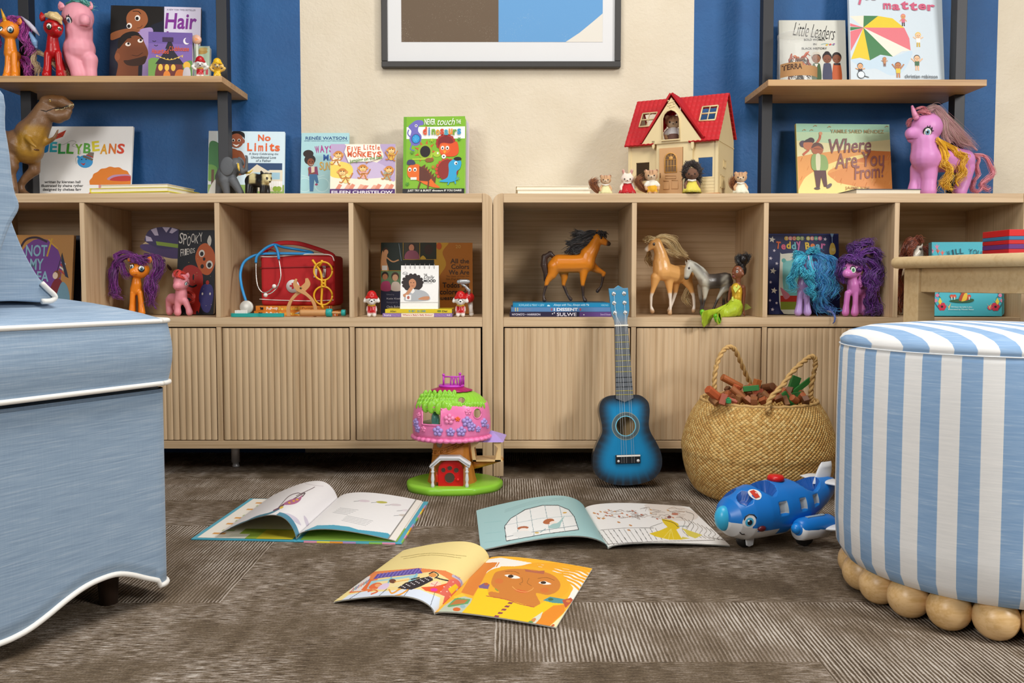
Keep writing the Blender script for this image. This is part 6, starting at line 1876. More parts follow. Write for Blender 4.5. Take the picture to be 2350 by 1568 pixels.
def teddy(a,t):
 a.rect(1764,537,1926,745,'#1e2456'); a.line([(1765,538.5),(1925,538.5)],2,'#3a4486')
 def star(zx,zy,r,c='#e6e0da'):
  x,y = 1740 + zx / 3.852,500 + zy / 3.852; r /= 3.852
  a.poly([(x + (r if i % 2 == 0 else r * .45) * math.sin(.2 + i * math.pi / 5),y - (r if i % 2 == 0 else r * .45) * math.cos(.2 + i * math.pi / 5)) for i in range(10)],c)
 for s in ((128,195,30),(145,293,15),(112,362,18),(165,408,16),(132,474,30),(108,574,15),(138,648,30),(99,735,15),(158,758,14),(121,815,17),(597,192,18)): star(*s,c='#e9e4d6' if s[2] > 20 else '#d9d2e0')
 a.blobby([(1791,590),(1796,584),(1835,583),(1838,600),(1838,712),(1790,712)],'#dfe0cf'); a.rect(1790,690,1838,712,'#8a9a34'); a.blobby([(1797,604),(1808,600),(1834,604),(1834,678),(1800,678)],'#7cc6c4'); a.ell(1799,599,5,5,'#62b4ac'); a.rect(1790,680,1838,694,'#c0392e'); a.blobby([(1790,662),(1800,668),(1812,680),(1800,688)],'#d08090')
 a.poly([(1907,537),(1915,537),(1913,544),(1909,544)],'#8fb4d8'); a.line([(1911,543),(1911,560)],1.4,'#a9c4dc'); a.blobby([(1904,575),(1908,560),(1915,560),(1919,576),(1915,585),(1906,585)],'#d9b95a'); a.ell(1913,574,4,4,'#e6d08a')
 t.word('Teddy',1781,556,1840,573,['#df6a34','#d8607c','#dcb93a','#6ab4c0','#c66aa0'],.04,.8,-.06); t.word('Bear',1848,556,1896,573,['#dcb93a','#df7a34','#6ab4d0','#cf6aa0'],.04,-.8,.06)
 t.cuts.append((len(t.v),len(t.f))); t.nc = 1
 for i,ch in enumerate('TEDDYBEAR'):
  x = 1806 + 9 * i + (5 if i > 4 else 0); a.ell(x,548,5,5,['#d8b04a','#cf7a8c','#c8664a','#8fb04a','#8a9a6a','#b9b04a','#c86a7c','#4aa08a','#d86a9a'][i]); t.text(ch,x - 2.4,545,x + 2.4,551,'#f2e9c8',.01)
book('board_book','navy board book with star border and colourful title, behind the blue haired pony',1764,1926,537,ZS,.17,'#1d2350',teddy,.014,6,group='books in the bookcase compartments')
def willyou(a,t):
 a.rect(2142,555,2297,745,'#47afbf')
 def fl_(x,y,r,c):
  for i in range(6): a.ell(x + r * .6 * math.cos(i * 1.047),y + r * .6 * math.sin(i * 1.047),r * .5,r * .5,c)
  a.ell(x,y,r * .3,r * .3,'#2a2430')
 for sx in (-1,1):
  c = 2219 + (0 if sx < 0 else 4)
  for dx,dy,col in ((-64,578,'#d85a44'),(-54,582,'#d8685c'),(-66,568,'#d07a9a'),(-76,578,'#d07a9a'),(-60,592,'#cf3f4c')):
   x = c - sx * dx * -1 if sx < 0 else c - dx
   x = c + sx * abs(dx); a.poly([(x - 6,dy - 5),(x - 2,dy - 1),(x,dy - 7),(x + 2,dy - 1),(x + 6,dy - 5),(x,dy + 6)],col); a.line([(x,dy + 5),(x - sx * 2,dy + 16)],1,'#2f5a4a')
  fl_(c + sx * 56,706,9,'#c8344c'); fl_(c + sx * 44,708,5,'#d8506a') if sx > 0 else None
  a.poly([(c + sx * 60 - 8,688),(c + sx * 60 - 4,694),(c + sx * 60,685),(c + sx * 60 + 4,694),(c + sx * 60 + 8,688),(c + sx * 60,702)],'#e0c63c'); a.poly([(c + sx * 42 - 5,698),(c + sx * 42,706),(c + sx * 42 + 6,697),(c + sx * 42 + 2,712)],'#e3c07a')
  for i in range(5): a.line([(c + sx * (62 + 2 * i),712 - 3 * i),(c + sx * (68 + 2 * i),704 - 4 * i)],1.4,'#2a5a62'); a.line([(c + sx * (66 - 2 * i),678 + 2 * i),(c + sx * (60 + 2 * i),672 + 2 * i)],1,'#2a6a78')
  a.ell(c + sx * 66,680,4,4,'#d07a9a'); a.ell(c + sx * 70,692,4,4,'#d07a9a')
 a.blobby([(2180,692),(2200,688),(2230,688),(2228,695),(2204,697),(2184,695)],'#2f5a3a'); a.blobby([(2200,692),(2206,674),(2214,670),(2220,690)],'#a8442c'); a.blobby([(2206,690),(2212,676),(2218,676),(2216,690),(2206,694)],'#dcb83a'); a.blobby([(2192,660),(2210,655),(2216,664),(2204,674)],'#e8d8c8')
 for x in (2184,2190,2222): a.ell(x,682,4,4,'#c9503c'); a.rect(x - 1,683,x + 1,690,'#e8dcc8')
 t.cuts.append((0,0)); t.nc = 1
 for i,ch in enumerate('WILL YOU'):
  if ch != ' ': t.text(ch,2174 + 9.6 * i + (2 if ch == 'I' else 0),574 + .5 * (i - 3.5) ** 2 * .9 - 2,2182 + 9.6 * i - (2 if ch == 'I' else 0),586 + .5 * (i - 3.5) ** 2 * .9 - 2,'#1d3a4a',.0,0,.06 * (i - 3.5))
 t.nc = 0
 t.text('Be My Sunshine',2186,592,2256,602,'#1d3a4a',.01,.1); t.text('Written by Julia Lobo',2182,705,2228,709.5,'#d8ecec',.005); t.text('Illustrated by Nicola Slater',2176,710.5,2232,715,'#d8ecec',.005)
book('board_book','turquoise padded board book with flowers round its cover, behind the wooden table',2142,2293,557,ZS,.035,'#47afbf',willyou,.024,5,-6,group='books in the bookcase compartments',corner=.010,pages='#d9d2c0')
book('board_book','turquoise edged board book mostly hidden right behind the flowered one',2158,2299,560,ZS,.066,'#5fb9c4',None,.018,5,-6,group='books in the bookcase compartments',corner=.010)
# ---- books lying flat
def flat_book(label,x0,x1,z,Y,dep,thick,cover,spine_col=None,spine=None,rz=0,pages='#efe9da',group=None,front='spine',name='picture_book',open_side=None):
 xa,xb = Xf(x0,Y),Xf(x1,Y); w = xb - xa
 root = thing(name,label,'book',((xa + xb) / 2,Y,z),(0,0,math.radians(rz)),group)
 b = min(.0016,thick * .22)
 m = MB(); m.bx(-w / 2,w / 2,0,dep,0,b); m.bx(-w / 2,w / 2,0,dep,thick - b,thick)
 if front == 'spine': m.bx(-w / 2,w / 2,-.0008,.002,0,thick)
 elif front == 'left': m.bx(-w / 2 - .0008,-w / 2 + .002,0,dep,0,thick)
 m.build('cover',M(cover,rough=.4),root,True,bevel=.0004)
 if spine_col: m = MB(); m.bx(-w / 2 - .0016,-w / 2 - .0004,-.0005,dep,0,thick); m.bx(-w / 2 - .0016,-w / 2 + .004,-.0006,.0005,0,thick); m.build('spine',M(spine_col,rough=.4),root,True)
 m = MB(); m.bx(-w / 2 + .0025,w / 2 - .0025,.0025,dep - .0025,b,thick - b); m.build('pages',PAPER(pages),root,True)
 if spine:
  a = Art(x0,0,x1,10,w,thick,mp=lambda x,y,q: V((x,y - .0012,q)))
  spine(a); a.build('spine_print',PRINT(),root,True)
 return z + thick
def sp_o(word):
 def f(a):
  x0,y0,x1,y1 = a.bxx[:4]; L = x1 - x0
  a.rect(x0,0,x1,10,'#d9822b')
  a.rect(x0 + .06 * L,3,x0 + .1 * L,8,'#241c1c'); a.rect(x0 + .055 * L,2.2,x0 + .065 * L,5,'#241c1c')
  a.word('pop-up',x0 + .14 * L,2.5,x0 + .29 * L,7.5,['#f4efe4'],.03,.5); a.word('peekaboo!',x0 + .30 * L,2,x0 + .58 * L,8,['#e8c63a','#f0d86a','#e8b03a'],.03,.5); a.text(word,x0 + .61 * L,2.4,x0 + .82 * L,7.6,'#8a4a1c',0)
  for i in range(3): a.rect(x1 - .05 * L + .014 * L * i,.6,x1 - .042 * L + .014 * L * i,9.4,['#c8342c','#f0ebe4','#c8342c'][i])
 return f
G3 = 'flat stacked books in the bookcase compartments'
z = flat_book('orange flap book at the bottom, below the red bag',583,775,ZS,.085,.15,.0135,'#d9822b',spine=sp_o('Baby Dinosaur'),group=G3)
ZBAG = flat_book('orange flap book on top of another, carrying the red bag',587,762,z + .0003,.09,.145,.0135,'#d9822b',spine=sp_o('Pumpkin'),group=G3)
def sp_katz(a):
 a.rect(878,0,1038,10,'#8f74ae')
 for i in range(60): a.ell(880 + 2.7 * i,2 + (i * 37) % 7,.5,1,'#b39ccb')
 a.rect(921,0,996,10,'#efe3cf'); a.text('katz',882,2,898,8,'#e6dcf0',.01); a.text("Where is Baby's Belly Button?",924,2,993,8.4,'#a8344c',.02); a.text('lil',1026,3,1033,7.5,'#e6dcf0',.01)
def sp_signs(a):
 a.rect(884,0,1037,10,'#dcc52e'); a.text('Allen',895,3,909,8,'#2a2a2a',.02); a.word('BABY SIGNS',938,2.4,977,7.6,['#4aa8b0','#6ab04a','#3a8ab0'],.03); a.ell(1008,5,5,2.6,'#7a8a2e'); a.text('Dial',1015,3,1026,7.6,'#2a2a2a',.02)
z = flat_book('thin purple and cream spined board book lowest under the flip calendar',878,1038,ZS,.03,.12,.0095,'#8f74ae',spine=sp_katz,group=G3)
ZCAL = flat_book('thin yellow spined board book directly under the flip calendar',884,1037,z + .0003,.035,.115,.0105,'#dcc52e',spine=sp_signs,group=G3)
def sp_sulwe(a):
 a.rect(1170,0,1404,10,'#2a2540'); a.rect(1330,0,1404,10,'#5a3f7c'); a.text("NYONG'O • HARRISON",1175,3,1240,7.6,'#d0cfe0',.012); a.text('SULWE',1278,1.6,1323,8.8,'#e3e0ec',.012); a.text('Simon & Schuster',1378,3,1402,7.4,'#b9a9d0',0)
 for x,y in ((1268,4),(1272,2),(1340,6)): a.ell(x,y,1.2,1.2,'#f0eef4')
def sp_dissent(a):
 a.rect(1172,0,1404,10,'#5a84b4'); a.rect(1182,1,1184,9,'#c8c07a'); a.rect(1187,1,1189,9,'#c8c07a'); a.text('I DISSENT',1271,1.4,1326,8.6,'#eef2f6',.03); a.ell(1266,5,2,3,'#a8505c'); a.ell(1332,5,2,3,'#a8505c'); a.text('LEVY - BADDELEY',1196,3,1220,7,'#8a94b8',0)
def sp_always(a):
 a.rect(1176,0,1402,10,'#1f86b4'); a.text('ROWLAND & MIRAY + LIEW',1191,2.4,1249,7.8,'#9fd4ea',.01); a.text('Always with You, Always with Me',1270,1.6,1352,8.8,'#bfe2f0',.01,.3); a.text('VIKING',1379,3,1396,7.4,'#8fc8e0',.01); a.blobby([(1256,6),(1258,4),(1262,6),(1262,8),(1256,8)],'#bfe2f0')
z = flat_book('dark navy and purple picture book, lowest of three under the bay horse',1170,1404,ZS,.045,.2,.0125,'#2a2540',spine=sp_sulwe,group=G3)
z = flat_book('grey blue picture book, middle of three under the bay horse',1173,1403,z + .0003,.05,.19,.0118,'#5a84b4',spine=sp_dissent,group=G3)
ZHORSE = flat_book('bright blue picture book, topmost of three under the bay horse',1177,1401,z + .0003,.055,.19,.0108,'#1f86b4',spine=sp_always,group=G3)
G4 = 'flat stacked books on the bookcase tops'
z = flat_book('yellow covered book lowest of three, red spine end at left',203,402,ZT,.10,.17,.0125,'#dcd23c','#c4262a',rz=-9,front='left',group=G4)
z = flat_book('yellow and pale blue book in the middle of three lying flat',203,398,z + .0003,.10,.165,.012,'#e0d648',rz=-10,front='left',group=G4)
flat_book('thin white and pink book topmost of three lying by the dinosaur',228,396,z + .0003,.11,.15,.0095,'#d9cfd0','#d08c92',rz=-8,front='left',group=G4)
m = None
z = ZT
for i,(a,b,th,l) in enumerate(((1183,1356,.0135,'white paged book lowest of three left of the squirrels, page edges showing'),(1186,1355,.0125,'white paged book in the middle of three left of the squirrels'),(1184,1352,.010,'white paged book topmost of three left of the squirrels'))):
 z = flat_book(l,a,b,z + .0002,.17,.13,th,'#e9e2cf',front='pages',pages='#efe8d4',group=G4)
flat_book('dark blue book with pale page edges lying before the orange picture book',1958,2110,ZT,.03,.14,.014,'#26324c',front='pages',rz=2,pages='#e0d8c4',group=G4)
flat_book('thin tan book lying flat beside the black post',1786,1893,ZT,.05,.1,.0045,'#a98c6c',front='spine',group=G4)
def calendar():
 Y = .055; xm = 962; k = K(Y)
 x0,x1 = 919,1006
 X = Xf(xm,Y); w = (x1 - x0) * k
 h = (pt(xm,606,Y).z - ZCAL); th = math.radians(14)
 root = thing('flip_calendar','white spiral flip calendar with a curly haired woman photograph, on yellow book','calendar',(X,Y - .005,ZCAL))
 R = Mx.Rotation(-th,4,'X')
 m = MB(); m.box((0,.001,h / 2),(w,.002,h)); m.v = [tuple(R @ V(v)) for v in m.v]; m.build('front_board',PAPER('#e9e9e6'),root,True)
 m = MB(); dd = 2 * h * math.sin(th); R2 = Mx.Translation((0,dd + .003,0)) @ Mx.Rotation(th,4,'X'); m.box((0,-.001,h / 2),(w,.002,h)); m.v = [tuple(R2 @ V(v)) for v in m.v]; m.build('back_board',PAPER('#e3e3df'),root,True)
 m = MB(); m.bx(-w / 2,w / 2,.002,dd,0,.002); m.build('base_board',PAPER('#e3e3df'),root,True)
 yb = proj((X,Y,ZCAL))[1]
 a = Art(x0,606,x1,yb,w,h,mp=lambda x,y,z: R @ V((x,y - .0003,z)))
 a.ell(929,625,6,3.4,'#3a3a3c'); a.ell(929,625,5.2,2.7,'#f0f0ee'); a.text('Fred',925,623,933,627,'#2c2c2e',.01)
 def Zc(x,y): return (500 + x / 3.79,520 + y / 3.79)
 a.blobby([Zc(*p) for p in ((1610,500),(1630,430),(1680,408),(1740,420),(1778,470),(1776,520),(1740,550),(1700,540),(1640,550))],'#2a211f')
 for i in range(14): th_ = i * .45; a.ell(*Zc(1692 + 82 * math.cos(th_),480 + 68 * math.sin(th_)),4,4,'#2a211f')
 a.blobby([Zc(*p) for p in ((1660,470),(1690,446),(1720,470),(1722,510),(1700,535),(1672,520))],'#b9805c'); a.blobby([Zc(*p) for p in ((1630,600),(1650,550),(1690,540),(1740,545),(1800,560),(1840,600),(1830,640),(1640,645))],'#a8acb0'); a.blobby([Zc(*p) for p in ((1672,530),(1700,535),(1712,560),(1690,580),(1672,556))],'#e4e2de')
 a.blobby([Zc(*p) for p in ((1612,590),(1640,570),(1676,515),(1700,520),(1690,548),(1650,600),(1625,612))],'#bd8560'); a.blobby([Zc(*p) for p in ((1745,632),(1780,610),(1838,606),(1830,636))],'#bd8560')
 for x in (1678,1702): a.ell(*Zc(x,482),1.3,.9,'#2a1a16')
 a.line([Zc(1682,512),Zc(1692,514),Zc(1702,511)],1,'#8a4038'); a.rect(*Zc(1636,592),*Zc(1682,640),'#e6e6e6'); a.ell(*Zc(1658,616),3,4,'#a85a4c'); a.rect(*Zc(1588,652),*Zc(1918,660),'#dcdcd8')
 a.text('THE',*Zc(1788,402),*Zc(1818,414),'#2c2c2e',.01); a.text('Daily',*Zc(1790,416),*Zc(1882,456),'#2c2c2e',-.005,.3); a.text('MOOD',*Zc(1790,453),*Zc(1894,478),'#222224',.03); a.text('FLIPCHART',*Zc(1792,486),*Zc(1868,492),'#77777a',0)
 a.build('front_print',PRINT(),root,True)
 for i in range(7):
  q = MB(); c = V((-w / 2 + w * (.12 + .127 * i),0,0)) + R @ V((0,0,h))
  q.tube([c + V((0,-.0035 + .008 * math.cos(t) * .8 + .006,-.003 + .0085 * math.sin(t))) for t in [2 * math.pi * j / 16 for j in range(17)]],.0006,6); q.build('wire_ring',M('#b4b6b8',rough=.25,metal=.8),root,True)
calendar()
# ================================================================ figures traced from their outlines, given real depth
from mathutils.bvhtree import BVHTree
class Fig:
 def __init__(s,name,label,cat,zoom,Y,zb,base,group=None):
  s.ox,s.oy,s.sc = zoom; s.Y = Y; s.zb = zb; s.k = K(Y) / s.sc; s.dz = 0
  p = s.P(base,0); s.root = thing(name,label,cat,(p.x,Y,zb),(0,0,0),group); s.bvh = None; s.xm = 99
 def P(s,x,y,d=0):
  p = pt(s.ox + x / s.sc,s.oy + y / s.sc,s.Y); p.y += d * s.k; p.x *= (p.y + D) / (s.Y + D); p.z += s.dz; return p
 def shapes(s,chains,balls=()):
  m = MB()
  for ch in chains:
   pts = [s.P(c[0],c[1],c[3] if len(c) > 3 else 0) for c in ch]; rs = [c[2] * s.k for c in ch]
   m.tube(pts,rs,12)
   for p,r in zip(pts,rs): m.ball(p,r,14,9)
  for b in balls: m.ball(s.P(b[0],b[1],b[4] if len(b) > 4 else 0),(b[2] * s.k,(b[5] if len(b) > 5 else (b[2] + b[3]) / 2) * s.k,b[3] * s.k),18,12,(0,b[6],0) if len(b) > 6 else None)
  return m
 def body(s,chains,col,vox,balls=(),colfn=None,name='body',mat=None,sm=4,ground=True,csm=2):
  m = s.shapes(chains,balls)
  if ground:
   zmin = min(v[2] for v in m.v); s.dz = s.zb - zmin - .0006
   m.v = [(a,b,c + s.dz) for a,b,c in m.v]
  cf = None
  if colfn:
   def cf(p):
    a = proj((p.x,p.y,p.z))[0]; b = proj((p.x,s.Y,p.z - s.dz))[1]; q = (a - s.ox) * s.sc,(b - s.oy) * s.sc; return lin(colfn(q[0],q[1],p))
  m.paint(col)
  me = blob(m,vox * s.k,sm * 2 if vox >= 12 else sm,.5,cf,csm)
  for v in me.vertices: v.co.z = max(v.co.z,s.zb + .0002)
  s.bvh = BVHTree.FromPolygons([v.co.copy() for v in me.vertices],[tuple(p.vertices) for p in me.polygons])
  s.b = link(name,me,mat or M(None,rough=.32,var=.02),s.root); return s.b
 def hit(s,x,y):
  o = V((0,-D,HC)); t = s.P(x,y); d = (t - o).normalized()
  h = s.bvh.ray_cast(o,d)
  return (h[0],h[1]) if h[0] else (t,V((0,-1,0)))
 def spot(s,m,x,y,rx,ry,col,th=.25,rot=0):
  p,n = s.hit(x,y); q = n.to_track_quat('-Y','Z').to_matrix() @ Euler((0,rot,0)).to_matrix()
  m.paint(col); m.ball(p,(rx * s.k,max(rx,ry) * s.k * th,ry * s.k),14,9,q)
 def eyes(s,*es,iris='#3f7f95',white='#f1efe9',par=None):
  for x,y,r in es:
   m = MB(); s.spot(m,x,y,r * .97,r * 1.1,'#1d1a1c',.2); s.spot(m,x,y + r * .06,r * .9,r * 1.05,white,.24)
   s.spot(m,x,y + r * .1,r * .72,r * .88,iris,.34); s.spot(m,x,y + r * .1,r * .48,r * .6,'#101214',.54); s.spot(m,x - r * .25,y - r * .25,r * .18,r * .2,'#ffffff',2.6)
   m.build('eye',PAINT(),s.root)
 def dots(s,name,spots,th=.25):
  m = MB()
  for x,y,rx,ry,c in spots: s.spot(m,x,y,rx,ry,c,th)
  m.build(name,PAINT(),s.root)
 def part(s,name,chains,col,mat=None,balls=(),vox=None,par=None):
  m = s.shapes(chains,balls); m.paint(col)
  if vox:
   me = blob(m,vox * s.k,2)
   for v in me.vertices:
    if v.co.y > -.001: v.co.z = max(v.co.z,s.zb + .0004)
   return link(name,me,mat or PLAST(col),par or s.root)
  m.c = [lin(col)] * len(m.f); return m.build(name,mat or PLAST(col),par or s.root)
 def hair(s,name,guides,n,spread,r,cols,curl=0,freq=3,seg=18,seed=3,nr=4,taper=.25):
  m = MB(); strands(m,[[s.P(*g) for g in gd] for gd in guides],int(n * 4.6),spread * 1.2 * s.k,r * (.33 if r > 9 else .8) * s.k,cols,curl * s.k,freq,seg,random.Random(seed),nr,taper)
  zf = s.zb + .0005
  m.v = [(min(a,s.xm),b,max(c,zf) if b > 0 else c) for a,b,c in m.v]
  return m.build(name,HAIR(),s.root)
 def ear(s,x,y,x2,y2,r,col,inner=None,d=0):
  m = MB(col); a,b = s.P(x,y,d),s.P(x2,y2,d)
  m.tube([a,a.lerp(b,.35),a.lerp(b,.7),b],[r * .75 * s.k,r * s.k,r * .75 * s.k,r * .12 * s.k],12,flat=.45,up=(0,1,0)); e = m.build('ear',PLAST(col),s.root)
  if inner:
   m = MB(inner); o = V((0,-r * .32 * s.k,0)); m.tube([a.lerp(b,.1) + o,a.lerp(b,.45) + o,a.lerp(b,.85) + o * .5],[r * .4 * s.k,r * .6 * s.k,r * .1 * s.k],10,flat=.3,up=(0,1,0)); m.build('inner_ear',PLAST(inner),e)
PG = 'long haired toy ponies'
ZA,ZB_,ZC,ZD = (0,0,8.7125),(230,560,8.704),(2060,230,7.129),(1790,560,8.252)
mag = ['#8c1f82','#a3288f','#b8359c','#7a1a76','#c060b0']
# ---- left shelf
def ponies_left():
 o = '#e8871e'
 f = Fig('toy_pony','orange toy unicorn with magenta hair, leftmost on the left shelf','toy pony',ZA,.14,ZL,200,PG)
 f.body([[(200,700,95,20),(205,860,115,30),(215,960,130,60)],[(230,960,120,120),(300,960,110,220)],[(275,980,62),(280,1200,62),(295,1390,78),(290,1430,80,-30)],[(160,990,58),(150,1200,55),(130,1390,66),(120,1430,70,-30)],[(330,1000,70,260),(330,1430,66,260)],[(200,1000,65,260),(200,1430,62,260)],[(40,560,70,-150),(150,560,110,-60)]],o,13,[(185,495,205,190,0,175)])
 f.ear(370,390,395,250,62,o,'#d97724'); f.part('horn',[[(100,340,42,-90),(60,220,26,-100),(18,105,7,-105)]],'#d9a02a'); f.eyes((205,490,62),(5,470,50)); f.dots('mouth',[(70,600,26,6,'#b5651a')])
 f.hair('mane',[[(120,270,30),(300,220,60),(450,380,40),(420,620,40),(560,800,40),(480,980,20)],[(200,250,80),(420,240,120),(560,420,90),(520,700,90),(640,820,80),(560,1000,60)],[(60,280,30),(-40,420,40),(-60,700,40),(20,800,60)],[(100,280,-20),(200,300,-60),(340,320,-20)]],16,45,26,mag,30,2.2)
 f.hair('tail',[[(400,960,280),(520,1000,240),(640,1180,220),(560,1300,200),(680,1430,200)],[(380,980,280),(480,1150,240),(560,1280,200),(480,1420,200)]],14,45,22,mag,26,3)
 f.part('wing',[[(430,220,10,40),(560,350,40,10),(680,480,45,10),(780,600,12,10)]],'#c9c4d4'); f.part('wing',[[(600,540,30,60),(690,720,60,60),(720,820,30,60)]],'#7fa5cf')
 r = '#b31016'
 f = Fig('toy_pony','glossy red toy pony with cream molded mane, between orange and pink ones','toy pony',ZA,.125,ZL,1060,PG)
 f.body([[(1050,680,100,20),(1055,830,120,30),(1060,950,138,60)],[(1060,960,125,140),(1060,960,125,300)],[(955,1000,70),(945,1250,66),(930,1400,80),(925,1435,84,-30)],[(1160,1000,66),(1180,1250,62),(1200,1400,78),(1205,1435,82,-30)],[(960,1000,75,300),(950,1435,70,300)],[(1160,1000,75,300),(1300,1435,70,300)],[(1150,590,92,-110),(1100,560,130,-30)]],r,13,[(1065,480,185,175,0,170)])
 f.ear(860,350,820,170,62,r,'#d13a34'); f.ear(1200,320,1215,240,40,r); f.eyes((980,460,58),(1190,505,42),iris='#3d5a38'); f.dots('eyebrow',[(985,390,60,14,'#6d0c10'),(1190,420,40,12,'#6d0c10')])
 f.part('molded_mane',[[(930,260,45,-80),(1050,290,75,-130),(1180,350,55,-120),(1235,440,18,-90)],[(1000,220,50,-40),(1120,250,60,-70),(1200,330,50,-90)],[(1080,240,60,30),(1000,240,70,30)]],'#d9bd84',vox=12)
 f.hair('tail',[[(900,960,320),(760,900,280),(680,1000,250),(700,1150,240),(780,1260,230),(760,1420,220)],[(900,960,320),(1100,1150,330),(1290,1300,310),(1340,1390,300),(1360,1440,300)]],18,45,26,['#cdb38c','#bfa27a','#d8c09a'],26,2.5)
 p = '#e59aa8'
 f = Fig('toy_pony','large pale pink toy pony with teal hair, left of the dark picture book','toy pony',ZA,.165,ZL,1600,PG)
 f.body([[(1580,500,255,10),(1580,700,250,40),(1585,880,300,60)],[(1570,900,300,200),(1550,900,290,400)],[(1470,1050,175,-10),(1540,1300,140,-30),(1570,1420,145,-40)],[(1790,1100,160,30),(1800,1300,130,30),(1810,1420,125,20)],[(1400,1100,150,430),(1400,1430,130,430)],[(1740,1100,150,430),(1740,1430,130,430)],[(1690,400,105,-215),(1650,390,190,-100)]],p,20,[(1555,260,300,290,0,280),(1690,345,105,78,-215)],mat=M(None,rough=.5,var=.02,sss=.08))
 f.ear(1250,120,1190,-60,75,p,'#d98a9a'); f.ear(1800,100,1810,-60,60,p); f.dots('mouth',[(1690,425,95,12,'#a8505e')],.1)
 f.eyes((1375,305,70),iris='#5f7fa8'); f.dots('eyelashes',[(1330,245,10,34,'#14181f'),(1370,225,10,32,'#14181f'),(1312,290,26,10,'#14181f')])
 f.hair('mane',[[(1340,0,20),(1500,-40,-60),(1700,-20,-60),(1830,60,20)],[(1400,-20,60),(1600,-80,40),(1850,60,120)]],16,45,34,['#5fb3a8','#7cc9bd','#4a9c94'],24,3)
ponies_left()
# ---- second compartment
def ponies_two():
 o = '#e5821c'
 f = Fig('toy_pony','orange toy pony with long purple hair, in the compartment behind the armchair','toy pony',ZB_,.10,ZS,730,PG)
 f.body([[(730,720,78,20),(730,850,100,30),(720,960,118,60)],[(720,970,110,150),(740,970,110,260)],[(650,1020,52),(640,1250,52),(635,1420,66)],[(795,1020,52),(820,1250,52),(835,1420,68)],[(660,1000,60,280),(660,1420,60,280)],[(810,1000,60,280),(815,1420,60,280)],[(670,610,84,-150),(760,600,120,-60)]],o,13,[(785,560,195,180,0,175)])
 f.ear(580,400,570,265,34,o); f.ear(955,420,1010,300,62,o,'#df5a2c'); f.eyes((635,505,58),(825,545,64),iris='#3d6474'); f.dots('mouth',[(700,655,40,6,'#a04f14')]); f.dots('eyebrow',[(640,425,40,7,'#c2501a'),(825,455,44,7,'#c2501a')])
 pu = ['#5c1466','#6d1a78','#7e2488','#4a0f56','#912f96']
 f.hair('mane',[[(700,330,-60),(480,300,0),(300,500,20),(280,800,10),(330,1000,10),(240,1080,20),(450,1130,0)],[(640,300,60),(360,360,80),(230,600,60),(230,900,40),(300,1120,30)],[(700,290,20),(500,200,60),(330,300,80),(420,420,20),(470,600,-30),(560,680,-60),(600,620,-100)],[(640,380,-150),(800,400,-160),(940,420,-60)],[(820,310,-60),(700,330,-120),(620,380,-130)],
  [(850,300,30),(1050,300,60),(1120,500,40),(1040,760,30),(1100,950,30),(1000,1150,30),(1120,1350,20)],[(900,260,80),(1150,320,100),(1230,520,80),(1080,800,60),(980,1000,20)],[(960,700,0),(940,900,0),(1030,1120,0),(960,1300,0)]],17,48,26,pu,34,2.2)
 p = '#e08c98'
 f = Fig('toy_pony','small pink toy pony with glossy red forelock, right of the purple haired one','toy pony',ZB_,.085,ZS,1600,PG)
 f.body([[(1620,950,105,20),(1620,1050,120,30),(1610,1150,128,40)],[(1600,1160,120,80),(1440,1150,112,220)],[(1550,1200,72),(1548,1330,62),(1548,1420,76)],[(1700,1200,70),(1760,1330,58),(1785,1420,70)],[(1400,1180,95,240),(1375,1320,64,230),(1390,1420,72,210)],[(1520,1180,90,320),(1530,1420,66,320)],[(1540,890,88,-110),(1600,860,130,-30)]],p,13,[(1625,810,158,170,0,150)],mat=M(None,rough=.42,var=.02))
 f.ear(1480,720,1455,630,36,p); f.ear(1725,740,1760,625,52,p,'#d8666c'); f.eyes((1715,845,36),iris='#6f95a8'); f.dots('eyelashes',[(1740,800,5,22,'#14181f'),(1755,830,20,6,'#14181f')]); f.dots('mouth',[(1545,935,36,5,'#b5606c')],.1)
 red = ['#d12a1c','#e03f28','#b81f16']
 f.hair('mane',[[(1700,640,20),(1560,580,-60),(1480,640,-120),(1520,730,-150)],[(1700,650,0),(1600,620,-110),(1560,700,-150),(1640,730,-150),(1700,760,-130)]],12,22,22,red,10,2)
 f.hair('tail',[[(1560,1060,330),(1760,1010,330),(1860,1080,300),(1850,1200,280),(1760,1240,280),(1800,1330,260)]],14,30,26,red,12,2)
ponies_two()
